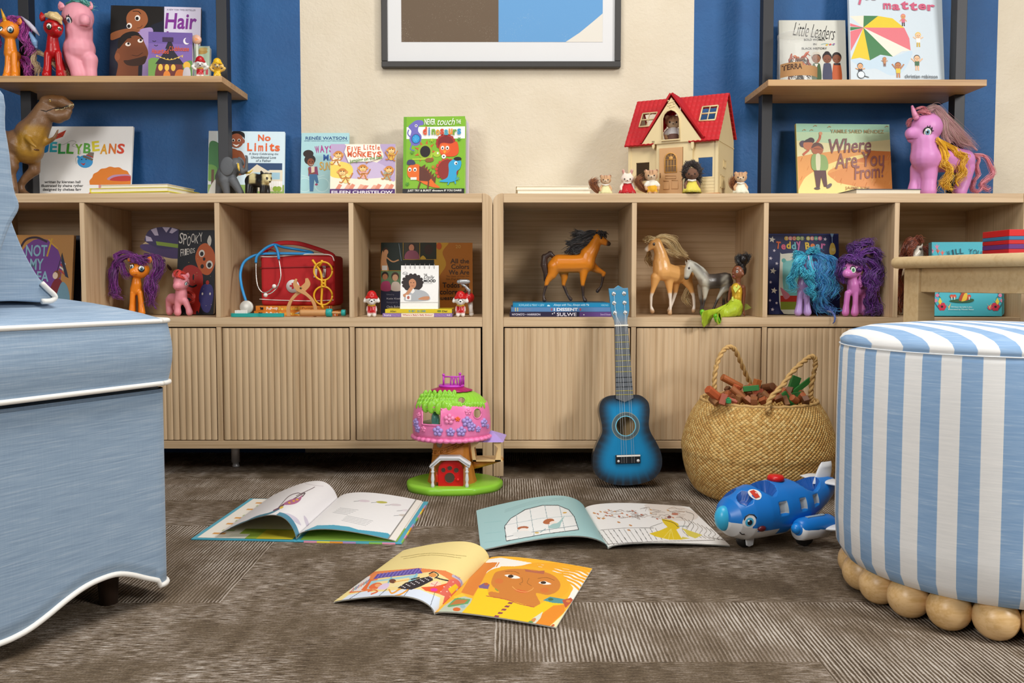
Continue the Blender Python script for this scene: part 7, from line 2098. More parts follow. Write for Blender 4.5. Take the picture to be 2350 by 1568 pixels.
# ---- mauve unicorn on the right bookcase
def mauve():
 c = '#d189c4'
 f = Fig('toy_pony','large mauve toy unicorn with yellow and pink hair, on the right bookcase','toy pony',ZC,.15,ZT,640,PG)
 f.body([[(440,640,205),(440,780,205),(450,920,232)],[(470,950,232,20),(760,930,220,150),(1060,950,200,260)],[(510,1080,150),(515,1300,118),(505,1470,130)],[(330,1080,120,170),(300,1300,95,170),(265,1440,100,150)],[(1120,1060,140,230),(1080,1300,108,220),(1010,1470,115,200)],[(1000,1060,130,420),(960,1470,110,420)],[(225,540,105,-20),(330,540,150,-10)],[(200,640,45),(330,630,110)]],c,17,[(475,440,250,235,0,230)],mat=M(None,rough=.48,var=.02,sss=.08))
 f.ear(600,300,675,140,85,c,'#b86fb0'); f.part('horn',[[(300,285,48,-100),(275,230,40,-100),(255,170,32,-100),(238,112,20,-100)]],'#dd8fb4'); f.eyes((490,500,70),iris='#7fb0cc'); f.dots('eyelashes',[(490,425,8,24,'#15181e'),(530,425,8,28,'#15181e'),(562,450,9,26,'#15181e'),(572,490,24,9,'#15181e')]); f.dots('mouth',[(200,622,60,11,'#7a3a5c'),(270,612,60,5,'#a8609a')],.1)
 yl = ['#e0ac14','#e8bb22','#d39a10']
 pk = ['#d8808c','#df8f9a','#c96f7c']
 f.hair('mane',[[(650,660,-200),(760,800,-160),(800,950,-130),(720,1040,-140),(860,1120,-130),(800,1280,-130),(720,1380,-130),(800,1450,-130)],[(660,680,-170),(820,740,-100),(920,800,-60),(960,880,-40),(1100,900,0),(1040,1060,0),(1080,1180,0),(960,1300,-20),(990,1400,-20)],[(700,760,-170),(770,1000,-140),(850,1200,-130),(780,1400,-130),(900,1470,-130)]],20,42,30,yl,18,3,26)
 f.hair('pink_mane',[[(300,140,-40),(400,110,-20),(480,200,-60),(550,240,-90)],[(330,200,-60),(430,210,-120),(540,245,-150)],[(230,280,60),(180,330,60),(190,420,60)]],12,26,24,pk,8,2)
 f.hair('fine_mane',[[(480,160,0),(650,120,0),(820,330,-30),(1050,560,60),(1300,780,200)],[(620,160,-20),(740,340,-60),(780,560,-60),(860,700,-50)],[(660,200,0),(860,450,-20),(1000,640,40),(1240,720,160)]],55,55,4.5,['#c99aa0','#d9a9ad','#b8a08e','#e0b8bc'],12,1.5,14,7,4)
 f.hair('tail',[[(1230,850,330),(1330,900,330),(1290,1050,300),(1320,1180,300),(1240,1300,300),(1230,1420,300),(1320,1460,300),(1390,1380,300)],[(1260,830,330),(1420,860,330),(1520,1000,330),(1560,1160,330),(1440,1260,330),(1370,1340,330),(1470,1420,330),(1520,1390,330)]],16,30,20,pk,12,3,24)
mauve()
def ponies_seven():
 c = '#a98cc6'
 f = Fig('toy_pony','lilac toy unicorn hidden under curly turquoise and blue hair','toy pony',ZD,.07,ZS,440,PG)
 f.body([[(440,690,88,20),(430,820,110,30),(435,920,118,60)],[(440,930,115,150),(460,930,115,300)],[(385,980,58),(360,1200,56),(340,1340,74)],[(500,980,56),(510,1200,56),(520,1340,78)],[(400,1000,66,320),(400,1340,62,320)],[(520,1000,66,320),(530,1340,62,320)],[(420,590,84,-110),(450,560,120,-40)]],c,13,[(465,490,175,175,0,165)])
 f.part('horn',[[(550,380,22,-170),(540,270,6,-190)]],'#b9a3cc'); f.ear(300,280,255,180,32,c)
 tq = ['#1f9fc0','#2fb4d0','#1488b0','#44c3da']; bl = ['#2277b4','#2d88c2','#1c66a6','#3f9bd0']
 f.hair('mane',[[(480,290,-80),(330,330,-140),(260,480,-150),(250,620,-140),(170,740,-120),(260,860,-110),(160,880,-100)],[(470,280,-100),(380,420,-190),(300,560,-200),(330,680,-180)],[(560,290,-120),(560,440,-200),(600,600,-200),(520,720,-190),(620,860,-180),(520,950,-180),(660,1000,-170),(620,1120,-160)],[(480,250,0),(330,230,-40),(270,330,-60)],[(500,230,-20),(600,170,0),(760,220,20)],[(440,560,-240),(540,640,-240),(600,690,-230)],[(400,480,-230),(440,600,-250),(470,690,-230)]],18,48,26,tq,26,2.6,20)
 f.hair('blue_mane',[[(640,220,20),(860,300,30),(920,520,20),(800,720,0),(860,900,-10),(760,1080,-20),(820,1250,-20)],[(600,240,40),(780,360,0),(760,600,-60),(880,800,-60),(800,980,-60),(900,1180,-50)],[(700,260,60),(1000,340,40),(1060,560,30),(960,760,20),(1060,900,10),(960,1080,0)],[(660,400,0),(700,700,-40),(740,900,-60)]],20,60,28,bl + tq[:1],34,2.4,20)
 f.hair('tail',[[(560,1000,250),(660,1150,150),(760,1280,60),(860,1340,20)],[(640,1100,200),(820,1230,60),(960,1300,-60),(1000,1370,-95)]],16,60,24,['#23509a','#2d66b0','#2a86b8'],30,2)
 f.hair('stray_lock',[[(980,310,0),(1080,360,-20),(1070,470,-20),(1160,570,-20)],[(1020,1290,-40),(1120,1320,-40),(1220,1280,-40),(1245,1230,-40)]],6,10,14,['#4aa6c0','#4d7cc0'],6,1.5)
 f.part('hanging_lock',[[(900,1310,14,-100),(990,1325,18,-400),(1020,1350,18,-560),(1045,1420,18,-580),(1030,1490,14,-575),(1000,1525,6,-570)]],'#4a62a8',HAIR())
 c = '#cf78bd'
 f = Fig('toy_pony','pink toy pony with tall curly dark purple hair, right of the turquoise haired one','toy pony',ZD,.045,ZS,1400,PG); f.xm = Xf(2055) - .0085
 f.body([[(1365,690,85,20),(1380,820,108,30),(1385,920,120,60)],[(1400,930,115,120),(1520,930,110,260)],[(1280,980,58),(1255,1200,54),(1240,1350,72)],[(1430,980,56),(1425,1200,54),(1415,1350,78)],[(1560,990,70,250),(1575,1200,54,250),(1570,1350,62,240)],[(1440,1000,66,320),(1450,1350,60,320)],[(1265,610,84,-130),(1340,580,120,-50)]],c,13,[(1370,520,182,175,0,170)])
 f.eyes((1225,515,40),(1385,530,64),iris='#4f9a6a'); f.dots('eyebrow',[(1410,445,50,8,'#7a2f86'),(1245,435,24,8,'#7a2f86')]); f.dots('mouth',[(1290,655,44,6,'#9a4a92')]); f.part('wing',[[(1520,650,26,40),(1500,780,50,30),(1520,840,40,40)]],'#c06eb4'); f.part('bow',[],'#4a1560',balls=[(1500,540,55,50,-170)])
 pu = ['#4b1170','#5d1a84','#3a0c58','#712a96']
 f.hair('mane',[[(1300,360,-130),(1450,370,-150),(1540,430,-100)],[(1450,320,-60),(1250,300,-40),(1180,420,0),(1190,620,20),(1200,800,20)],[(1400,300,0),(1480,120,0),(1640,20,20),(1760,60,20)],[(1500,320,-60),(1640,180,-60),(1800,200,-40),(1860,300,-30),(1760,360,-30)],[(1560,360,-40),(1720,400,-20),(1840,520,0),(1720,680,0),(1840,820,0),(1740,960,0)],[(1540,420,20),(1640,560,20),(1620,760,20),(1740,900,20),(1680,1100,20)],[(1600,300,40),(1860,420,40),(1880,640,40),(1780,860,40)],[(1360,260,40),(1350,120,40),(1500,60,60)]],20,58,28,pu,38,2.6,20)
 f.hair('tail',[[(1580,960,300),(1720,980,200),(1740,1150,160),(1820,1260,140),(1900,1360,120)],[(1600,1000,280),(1680,1200,160),(1760,1320,120),(1620,1360,80)],[(1640,980,260),(1800,1120,160),(1860,1280,140),(1940,1350,130)]],18,60,26,pu,34,2.6)
ponies_seven()
# ---- realistic horses
ZH = (1140,500,3.917)
def horses():
 G = 'horse figurines in the right bookcase'
 bay,dk = '#dd831c','#3a2a24'
 f = Fig('toy_horse','orange bay toy horse with black mane, standing on three blue books','toy horse',ZH,.13,ZHORSE,650,G)
 f.body([[(900,205,30),(940,235,42),(985,262,27),(1005,270,22)],[(905,225,44),(870,300,58),(820,370,78),(800,440,85)],[(800,445,85),(690,450,82),(560,450,85)],[(520,470,65,-10),(495,550,42,-10),(455,605,24,-10),(438,660,15,-10),(420,730,12,-10),(425,765,17,-10),(428,775,21,-15)],[(600,500,55,60),(608,580,30,60),(600,640,17,60),(635,730,12,60),(665,770,18,60)],[(785,500,45,-20),(775,590,27,-20),(772,640,18,-20),(778,745,12,-20),(795,778,20,-22)],[(850,470,50,50),(905,505,30,50),(962,535,21,50),(950,600,14,50),(938,655,11,50),(905,695,18,50)],[(895,180,14),(905,145,8)],[(922,180,12,20),(930,150,7,20)]],bay,7,colfn=lambda x,y,p: dk if (y > 640 and x < 860) or (x > 870 and y > 558) or (x > 988 and y > 245) else bay)
 f.eyes((938,215,13),iris='#4a2a18',white='#3a2a20'); f.part('tail',[[(530,400,16),(480,360,26),(430,390,30),(425,460,32),(445,540,26),(430,600,8)]],dk,M('#3a2a24',rough=.4,var=.3,vs=90))
 f.hair('mane',[[(905,175,-5),(840,180,5),(760,220,10),(680,260,10),(620,270,10)],[(880,220,0),(800,260,5),(700,300,5),(610,350,5)],[(840,200,15),(740,180,25),(680,190,25)],[(860,260,0),(780,320,5),(700,350,5),(640,330,5)],[(920,165,-20),(950,180,-25),(965,200,-20)]],18,24,9,['#1c1414','#2a1d1a','#120d0d'],9,1.8)
 pal,so = '#e4ab66','#e3d9cc'
 f = Fig('toy_horse','palomino toy horse with blond mane, left of the grey one','toy horse',ZH,.13,ZS,1560,G)
 f.body([[(1440,240,34),(1405,265,42),(1360,300,26),(1345,312,24)],[(1440,255,45),(1470,340,55),(1480,430,78),(1490,500,88)],[(1495,505,88),(1590,530,80,60),(1690,530,82,130)],[(1430,560,48,-10),(1410,650,25,-10),(1388,730,15,-10),(1386,820,12,-10),(1398,865,22,-12)],[(1545,570,48,20),(1555,680,24,20),(1560,760,14,20),(1562,850,13,20),(1556,882,22,18)],[(1700,570,60,110),(1745,660,28,110),(1768,730,16,110),(1774,820,13,110),(1768,866,20,108)],[(1610,580,50,150),(1605,700,20,150),(1580,790,13,150),(1545,866,18,150)],[(1450,215,14),(1455,190,6)],[(1415,218,12,25),(1412,200,6,25)]],pal,7,colfn=lambda x,y,p: '#b8946e' if y > 852 else so if y > 705 or x < 1362 else pal)
 f.eyes((1415,262,13),iris='#4a3a2c',white='#3a2a20'); bd = ['#cdb07a','#d9c08c','#bd9c66','#e2cc9c']
 f.hair('mane',[[(1430,210,0),(1500,190,0),(1580,230,5),(1650,320,5),(1720,370,5)],[(1460,230,0),(1540,250,0),(1600,330,0),(1700,360,5)],[(1440,200,15),(1540,190,20),(1620,250,20)],[(1420,210,-10),(1360,215,-15),(1345,235,-15)],[(1470,300,10),(1540,340,10),(1640,360,10)],[(1370,330,70),(1360,400,70),(1400,460,70)]],22,18,6,bd,8,1.6)
 f.hair('tail',[[(1740,520,190),(1730,640,190),(1690,740,180),(1720,810,170)]],16,18,7,bd,8,2)
 def gc(x,y,p):
  if y > 735: return '#3b3330'
  if x < 1775 and y < 620 and x > 1660: return '#2f2a28' if y > 545 and x < 1735 else '#c8c6ba'
  if x < 1880 and y < 560: return '#7d7a74' if abs((x - 1800) - (y - 440) * .9) < 22 else '#c4c2b4'
  if x < 1900: return '#bdb9aa' if y > 560 and x > 1850 else '#8a8276'
  if x > 2080 and y < 640: return '#39322f'
  if x > 2020 and y > 520 and y < 640: return '#b9b6a8' if (x + y) % 60 < 34 else '#5c5550'
  if y > 650: return '#b5b1a3'
  return '#4c4642' if ((x - 1900) / 130) ** 2 + ((y - 570) / 75) ** 2 > .18 else '#6f6a64'
 f = Fig('toy_horse','dappled grey toy horse with lowered head, beside the seated doll','toy horse',ZH,.12,ZS,1960,G)
 f.body([[(1735,430,34),(1720,480,36),(1706,545,24)],[(1745,440,38),(1790,470,42),(1840,520,56),(1880,580,70)],[(1890,585,70),(1970,580,68,20),(2050,570,70,40)],[(1875,640,36,-10),(1872,720,17,-10),(1860,780,11,-10),(1848,845,10,-10),(1840,872,18,-12)],[(1835,630,36,60),(1830,720,18,60),(1840,790,12,60),(1835,870,16,60)],[(2070,620,52,30),(2020,680,22,10),(1988,735,14,0),(1960,800,11,0),(1935,868,16,0)],[(2060,640,44,90),(2040,740,14,90),(2040,868,14,90)],[(1722,412,11),(1716,388,5)],[(1700,420,9,25),(1695,398,5,25)]],'#b9b6a8',6,colfn=gc,csm=9)
 f.eyes((1728,462,10),iris='#2a2220',white='#3a2a20'); f.part('tail',[[(2085,530,22,40),(2105,580,22,40),(2095,660,18,40),(2070,760,10,40)]],'#332c2a'); f.part('molded_mane',[[(1735,400,14),(1790,425,14),(1850,470,16),(1900,520,12)]],'#a9a699')
 f = Fig('toy_horse','white faced toy horse with rust red mane, behind the wooden table leg','toy horse',(2000,500,5.6),.10,ZS,560,G)
 br = '#8a5a3c'
 f.body([[(605,400,48),(590,440,56),(555,480,45,-20),(550,495,40,-25)],[(610,440,58,20),(590,580,80,40),(560,700,110,60)],[(560,710,110,70),(520,730,105,200)],[(600,780,50,40),(600,1000,24,40),(600,1230,30,40)],[(500,780,50,60),(490,1000,24,60),(490,1230,30,60)],[(570,780,60,230),(570,1230,30,230)],[(440,780,60,230),(400,1000,26,230),(380,1230,30,230)],[(640,390,16),(655,325,6)]],br,9,colfn=lambda x,y,p: '#dcd3c4' if y < 540 and 490 < x < 670 else '#d8cfc2' if y > 1050 else br)
 f.eyes((628,400,17),iris='#4a3020',white='#3a2a20'); rs = ['#7d3418','#92421f','#652810','#a3532c']
 f.hair('mane',[[(600,350,0),(520,270,0),(440,340,0),(400,480,0),(360,520,10)],[(560,300,0),(460,400,-10),(440,520,-10)],[(640,370,10),(720,420,0),(780,520,0)],[(580,330,-40),(500,420,-60),(490,520,-50)],[(520,290,30),(600,260,30),(640,320,20)],[(680,390,20),(740,380,20),(770,340,30)]],22,26,9,rs,10,2)
 f.hair('tail',[[(380,650,230),(340,780,200),(380,950,190),(350,1100,190),(390,1220,190)]],18,28,8,rs,12,2.5)
horses()
# ---- seated doll
def doll():
 f = Fig('doll','seated doll with black topknot in gold and lime green dress, feet over shelf edge','doll',(1590,570,8.713),.062,ZS,850)
 sk = '#7d4a32'
 f.body([[(905,600,62),(910,690,40),(915,740,45)],[(870,780,80),(890,780,90),(980,790,50)],[(880,850,100),(880,950,92),(870,1100,96),(850,1230,92)],[(1010,780,46),(1025,900,38),(1015,1050,30),(1005,1180,24),(1010,1260,20),(1020,1310,24,-10),(1040,1350,12,-14)],[(770,790,40,60),(730,930,30,80),(720,1050,26,80)],[(830,580,40,-20),(805,565,26,-30)],[(800,505,20,-40),(815,480,24,-30)]],sk,9,[(905,480,125,140,0,110),(1000,520,28,40,-80)],ground=False)
 f.part('hair',[],'#171214',M('#171214',rough=.35,var=.3,vs=120),[(940,430,135,115,40,120),(1000,470,70,80,10),(1005,220,92,95,0),(1010,320,60,60,10)],vox=10)
 f.hair('topknot',[[(1000,320,0),(920,300,-20),(880,190,-20),(960,120,0)],[(1000,330,10),(1080,250,0),(1100,150,0),(1000,120,20)],[(1000,330,0),(1000,220,-40),(980,140,-40)],[(1040,280,30),(1060,180,30),(960,160,30)]],16,34,26,['#0a0708','#141012','#080607'],10,2)
 f.eyes((885,465,27),iris='#3a2416'); f.dots('eyebrow',[(880,415,36,5,'#2a1812')]); f.dots('lips',[(815,560,22,18,'#6a2630')],.4); f.dots('nostril',[(800,512,5,4,'#5c3020')])
 m = f.shapes([[(870,800,108),(885,880,104),(880,980,98),(865,1070,112)]]); m.c = [lin('#b08f1e')] * len(m.f); m.build('bodice',M('#cda52a',rough=.35,var=.55,vs=900,metal=.25),f.root)
 m = MB('#c8d25a')
 for pl in ([(775,800),(790,740),(820,770),(850,800),(880,720),(900,760),(930,750),(820,890)],[(750,970),(780,960),(790,1050),(745,1050)]): m.prism(pl[::-1],-122 * f.k,-108 * f.k,lambda a,y,b: f.P(a,b) + V((0,y,0)))
 m.build('leaf_trim',M('#c9d35c',rough=.5),f.root)
 sm_ = M('#a3b82c',rough=.42,var=.3,vs=70)
 f.part('skirt',[[(865,1060,112),(840,1150,150,-20),(780,1230,150,-120),(640,1290,120,-240)],[(880,1180,130,40),(880,1270,110,40)]],'#a3b82c',sm_,vox=12)
 def hem(ax,nm,ph):
  m = MB(); N = 48
  def sk(u,v):
   q = u * (len(ax) - 1); i = min(int(q),len(ax) - 2); t = q - i
   x,y,r,d = [ax[i][j] + (ax[i + 1][j] - ax[i][j]) * t for j in range(4)]
   a = 6.2832 * v; w = 1 + .10 * u * math.sin(3 * a + ph) + .06 * u * math.sin(7 * a + ph)
   return f.P(x + r * .38 * math.cos(a) * w,y + r * math.sin(a) * w,d + r * .9 * math.cos(a) * w)
  m.grid(sk,26,N); m.v = [(p[0],p[1],max(p[2],ZS + .001) if p[1] > -.0015 else p[2]) for p in m.v]; o = m.build(nm,sm_,f.root); q = o.modifiers.new('t','SOLIDIFY'); q.thickness = .0009
 hem([(760,1240,150,-130),(640,1300,125,-260),(560,1350,105,-400),(520,1385,118,-650)],'skirt_hem',.4)
 hem([(700,1230,130,-150),(480,1290,90,-330),(330,1340,120,-470),(225,1385,140,-680)],'skirt_hem',2)
 for x,y in ((200,1310),(470,1390)):
  f.part('shoe',[[(x - 10,y - 60,50,-600),(x + 20,y + 20,55,-560),(x + 60,y + 50,30,-540)]],'#6bb81f')
 f.part('leg',[[(760,1200,60,-60),(560,1330,44,-330),(500,1370,36,-500)],[(740,1200,60,-60),(480,1290,40,-330),(250,1360,32,-560)]],sk)
 m = MB('#8fae3a'); m.add([f.P(1010,1120,30),f.P(1080,1110,60),f.P(1175,1190,60),f.P(1090,1230,50),f.P(1010,1250,30)],[(0,1,2,3,4)],False); m.build('tulle',M('#8fa83f',rough=.6,alpha=.55),f.root)
doll()
# ---- dinosaur, elephant, panda
def animals():
 f = Fig('toy_dinosaur','large brown toy dinosaur with open toothed jaws, on the left bookcase','toy dinosaur',(0,190,6.03),.13,ZT,250)
 def dc(x,y,p):
  if y > 1400 and (x > 330 or x < 230) and y > 1440: return '#4a3a2a'
  if 225 < x < 700 and 545 < y < 1045 and x - 225 > (y - 700) * -.9 * (y < 700) and not (x < 330 and y < 640): return '#9c7424' if (x - 420) ** 2 + (y - 720) ** 2 < 240 ** 2 else '#8a6428'
  if y < 330 and x > 640 and y < 230: return '#6d4a2a'
  return '#745438'
 f.body([[(640,190,90),(740,175,92),(860,190,88),(960,235,62)],[(610,290,115),(700,350,110),(800,390,95),(900,370,72),(960,320,40)],[(600,330,130),(540,470,165),(430,640,215)],[(430,640,215),(390,850,200),(250,780,210),(90,750,160)],[(90,750,170,40),(-150,680,120,120),(-420,640,80,200),(-700,660,35,260)],
  [(90,850,150,-60),(120,980,115,-90),(165,1090,88,-90),(140,1200,70,-80),(165,1330,68,-80),(190,1430,62,-100),(200,1470,48,-170)],[(150,1440,45,-110),(100,1475,34,-150)],[(470,960,85,110),(475,1120,78,110),(350,1230,58,110),(280,1330,52,110),(310,1430,55,100),(390,1475,40,60)],[(600,760,45,20),(700,720,34,0),(750,690,26,-20),(785,620,20,-20),(800,580,15,-20)],[(790,585,8,-20),(825,565,5,-30)],[(380,720,40,-190),(440,800,28,-230),(500,850,18,-240)]],'#745438',15,sm=3,csm=7,colfn=dc,mat=M(None,rough=.42,var=.16,vs=70,bump=.7,bs=260))
 m = MB('#d8c48a')
 for i in range(15):
  t = i / 14; x,y = 770 + 240 * t,285 - 60 * t + (18 if t < .5 else 0); p,n = f.hit(x,y); L = (26 if i % 2 else 18) * f.k; m.tube([p + V((0,.001,.002)),p + n * .0012 + V((0,0,-L))],[8 * f.k,1.2 * f.k],6)
 m.build('teeth',PLAST('#d6c596'),f.root)
 m = MB('#1d120d'); m.tube([f.hit(x,y)[0] for x,y in ((560,300),(640,318),(700,295),(760,275),(850,272),(930,245),(1000,240))],[4 * f.k,7 * f.k,8 * f.k,8 * f.k,9 * f.k,14 * f.k,10 * f.k],6); m.build('mouth',PLAST('#1d120d'),f.root)
 f.eyes((690,165,20),iris='#a8782a',white='#c8a860'); f.dots('claws',[(190,1475,32,22,'#2a1d16'),(395,1478,38,24,'#2a1d16'),(440,1492,16,10,'#2a1d16')],.8)
 f.dots('chest_mark',[(505,850,40,14,'#5c3c1c')])
 ZE = (460,240,3.561); g = '#55585c'
 f = Fig('toy_elephant','grey toy elephant with raised trunk before the black post','toy elephant',ZE,.10,ZT,245)
 f.body([[(290,510,55),(270,550,58,10),(210,590,78,30),(195,610,74,80)],[(195,640,45,-10),(215,740,28,-10)],[(265,640,40,-10),(330,745,28,-10)],[(170,640,45,110),(150,745,30,110)],[(250,640,40,90),(265,745,28,90)],[(315,540,34,-20),(345,575,24,-30),(375,560,17,-30),(378,500,13,-30),(380,450,11,-30),(370,442,9,-30)]],g,7,mat=M(None,rough=.6,var=.1,vs=90,bump=.5,bs=400))
 for x,y,d,r in ((218,530,-45,.1),(330,480,30,-.6)): f.part('ear',[],g,M(g,rough=.6,var=.1,bump=.4),[(x,y,58 if d < 0 else 24,76 if d < 0 else 40,d,9,r)])
 f.part('tusk',[[(308,515,9,-60),(312,545,9,-70),(318,568,4,-72)]],'#d8b84a'); f.part('tusk',[[(360,580,8,0),(400,578,8,-10),(428,555,3,-14)]],'#d8b84a'); f.eyes((300,500,7),iris='#201a18'); f.part('tail',[[(150,590,8,150),(135,680,5,150)]],g)
 f = Fig('toy_panda','small black and cream toy panda beside the grey elephant','toy panda',ZE,.08,ZT,470)
 f.body([[(540,630,46,-20),(500,650,55),(440,640,58,30),(420,650,58,40)],[(515,670,30,-15),(510,745,26,-20)],[(540,690,26,20),(548,745,24,20)],[(400,680,34,20),(395,745,30,15)],[(440,700,30,70),(440,745,26,70)],[(560,655,20,-50),(548,645,30,-40)],[(505,590,14,-10),(498,575,10,-10)],[(568,600,13,-10),(578,590,9,-10)]],'#191717',6,colfn=lambda x,y,p: '#cdc08e' if (505 < x < 596 and 598 < y < 682) or (398 < x < 448 and y < 670) else '#191717')
 f.dots('eye_patch',[(545,628,9,12,'#151313'),(578,630,8,11,'#151313'),(568,655,9,6,'#151313')],.4)
animals()
# ================================================================ doll's house and its small dressed animals
def dollhouse():
 ps = math.radians(27); ax = V((math.cos(ps),-math.sin(ps),0)); ay = V((math.sin(ps),math.cos(ps),0))
 Y0 = .030; R = pt(1646.5,443,Y0); R.z = ZT; w = .244; d = .178; O = R - ax * w
 root = thing('dollhouse','cream toy dollhouse with red tiled roof, on the right bookcase','dollhouse',O,(0,0,-ps))
 def q(zx,zy,v=0.0):
  dr = ray(1340 + zx / 5.8075,190 + zy / 5.8075); o = V((0,-D,HC)); t = (O + ay * v - o).dot(ay) / dr.dot(ay); p = o + dr * t - O
  return p.dot(ax),p.z
 Q = lambda pts,v=0: [q(a,b,v) for a,b in pts]
 T = lambda a,y,b: V((a,y,b))
 cr,rd = '#dcc898','#b9242a'; CR = M(cr,rough=.45,var=.03); RD = M(rd,rough=.6,var=.05,vs=80,spec=.25)
 ze = (q(610,850)[1] + q(1775,752)[1]) / 2; ha = .5 * d; zr = q(1915,150,ha)[1]
 m = MB()
 def panel(u0,u1,z0,z1,holes,v0=0,v1=.004):
  us = sorted({u0,u1} | {x for h in holes for x in h[:2]}); zs = sorted({z0,z1} | {x for h in holes for x in h[2:]})
  for a,b in zip(us,us[1:]):
   for c,e in zip(zs,zs[1:]):
    if not any(h[0] <= (a + b) / 2 <= h[1] and h[2] <= (c + e) / 2 <= h[3] for h in holes): m.bx(a,b,v0,v1,c,e)
 wl = q(697,1070),q(870,1305); wr = q(1525,1000),q(1712,1248)
 panel(0,w,.004,ze,[(wl[0][0],wl[1][0],wl[1][1],wl[0][1]),(wr[0][0],wr[1][0],wr[1][1],wr[0][1])])
 m.build('front_wall',CR,root,True)
 for u in (0,w - .004):
  m = MB(); m.prism([(0.004,.004),(d,.004),(d,ze + .02),(ha,zr - .006),(.004,ze)],u,u + .004,lambda a,y,b: V((y,a,b))); s = m.build('side_wall',CR,root,True)
 m = MB(); m.bx(w,w + .0015,.0,.01,.004,ze); m.bx(w,w + .0015,.004,d,ze - .002,ze + .001)
 for z0,z1,v0,v1 in ((.075,.098,.06,.085),(.02,.055,.03,.07)):
  m.bx(w,w + .002,v0,v0 + .003,z0,z1); m.bx(w,w + .002,v1 - .003,v1,z0,z1); m.bx(w,w + .002,v0,v1,z1 - .003,z1); m.bx(w,w + .002,v0,v1,z0,z0 + .003); m.bx(w,w + .002,(v0 + v1) / 2 - .001,(v0 + v1) / 2 + .001,z0,z1)
 m.build('side_trim',CR,s,True)
 m = MB(); m.bx(-.006,w + .006,-.004,d,0,.004); m.build('floor_board',M('#b5773c',rough=.5,var=.1),root,True)
 m = MB(); m.bx(.004,w - .004,.004,d,ze - .002,ze + .001); m.build('upper_floor',CR,root,True)
 m = MB()
 for a,b in ((640,28),(1775,-10)): pass
 m.bx(-.001,.006,-.002,0,.004,ze); m.bx(w - .006,w + .001,-.002,0,.004,ze)
 for i in range(7):
  z = .010 + i * .0085
  for a,b in ((.008,q(960,1300)[0]),(q(1450,1300)[0],w - .008)):
   h = (wl,wr)[a > .1]
   if not (h[1][1] < z < h[0][1]): m.bx(a,b,-.0006,0,z,z + .0012)
 m.build('wall_siding',CR,root,True)
 e0 = -.016
 def slope(name,va,za,vb,zb,front):
  m = MB(); u0,u1 = -.008,w + .006; N = 100; K_ = 40
  holes = [] if front else [(.006,w - .008,-1,.93)]
  if front:
   n_ = V((0,zb - za,-(vb - va)))
   def uv(zx,zy):
    dr = ray(1340 + zx / 5.8075,190 + zy / 5.8075); o = V((0,-D,HC)); p0 = O + ay * va + V((0,0,za)); nn = ay * (zb - za) - V((0,0,vb - va))
    p = o + dr * ((p0 - o).dot(nn) / dr.dot(nn)) - O; return p.dot(ax),(p.z - za) / (zb - za)
   for a,b in (((790,430),(935,590)),((1585,340),(1750,510))):
    p,r = uv(*a),uv(*b); holes.append((min(p[0],r[0]),max(p[0],r[0]),min(p[1],r[1]),max(p[1],r[1])))
  skl = list(holes)
  if front: a_ = q(1060,770,-.016)[0],q(1266,750,-.016)[0]; gc = (a_[0] + a_[1]) / 2
  th = .0045; vs = []; fs = []
  for j in range(K_ + 1):
   for i in range(N + 1):
    u = u0 + (u1 - u0) * i / N; t = j / K_
    hgt = .0011 * abs(math.sin(i / N * 21 * math.pi)) + .0016 * (1 - (t * 10 % 1.0))
    vs.append(V((u,va + (vb - va) * t - hgt * (.7 if front else -.7),za + (zb - za) * t + hgt)))
  for j in range(K_):
   for i in range(N):
    u = u0 + (u1 - u0) * (i + .5) / N; t = (j + .5) / K_
    if not any(h[0] < u < h[1] and h[2] < t < h[3] for h in holes) and not (front and abs(u - gc) / .06 + t < .8): fs.append((j * (N + 1) + i,j * (N + 1) + i + 1,(j + 1) * (N + 1) + i + 1,(j + 1) * (N + 1) + i))
  m.add(vs,fs,False); o = m.build(name,RD,root,True); q_ = o.modifiers.new('t','SOLIDIFY'); q_.thickness = th; q_.offset = -1
  for h in (skl if front else []):
   f = MB(); P = lambda u,t: V((u,va + (vb - va) * t - .003,za + (zb - za) * t + .003))
   for a,b in (((h[0],h[2]),(h[1],h[2])),((h[1],h[2]),(h[1],h[3])),((h[1],h[3]),(h[0],h[3])),((h[0],h[3]),(h[0],h[2])),(((h[0] + h[1]) / 2,h[2]),((h[0] + h[1]) / 2,h[3])),((h[0],(h[2] + h[3]) / 2),(h[1],(h[2] + h[3]) / 2))):
    f.tube([P(*a),P(*b)],.0024 if a[0] == h[0] or a[0] == h[1] else .0016,4)
   f.build('skylight',CR,o,True)
  return o
 ff = slope('front_roof',e0,ze - .004,ha,zr,True); slope('back_roof',d + .002,ze + .022,ha,zr,False)
 gv = -.016; G = lambda pts: Q(pts,gv)
 arch = G([(1048,770),(1048,480),(1070,420),(1110,378),(1163,358),(1215,378),(1255,420),(1276,480),(1276,750)])
 outer = G([(775,818),(1165,195),(1560,752)])
 m = MB(); L = [outer[0],arch[0],*arch[1:5],outer[1]]; m.prism(L,gv,gv + .004,T); L = [outer[1],*arch[4:9],outer[2]]; m.prism(L,gv,gv + .004,T)
 lo = G([(775,818),(1048,770),(1276,750),(1560,752),(1560,768),(775,832)]); m.prism(lo,gv,gv + .004,T)
 m.build('gable',CR,root,True)
 m = MB(); m.tube([V((a,gv - .001,b)) for a,b in arch],.0022,6); m.bx(arch[0][0] - .002,arch[-1][0] + .002,gv - .006,gv,arch[0][1] - .002,arch[0][1] + .001); m.build('arch_trim',CR,root,True)
 m = MB()
 for i in range(14):
  a,b = G([(1120 + (i * 37) % 90,240 + (i * 53) % 100)])[0]; m.ball((a,gv - .0004,b),(.003,.001,.0022),8,5)
 m.build('gable_relief',CR,root,True)
 apx = G([(1165,160)])[0]
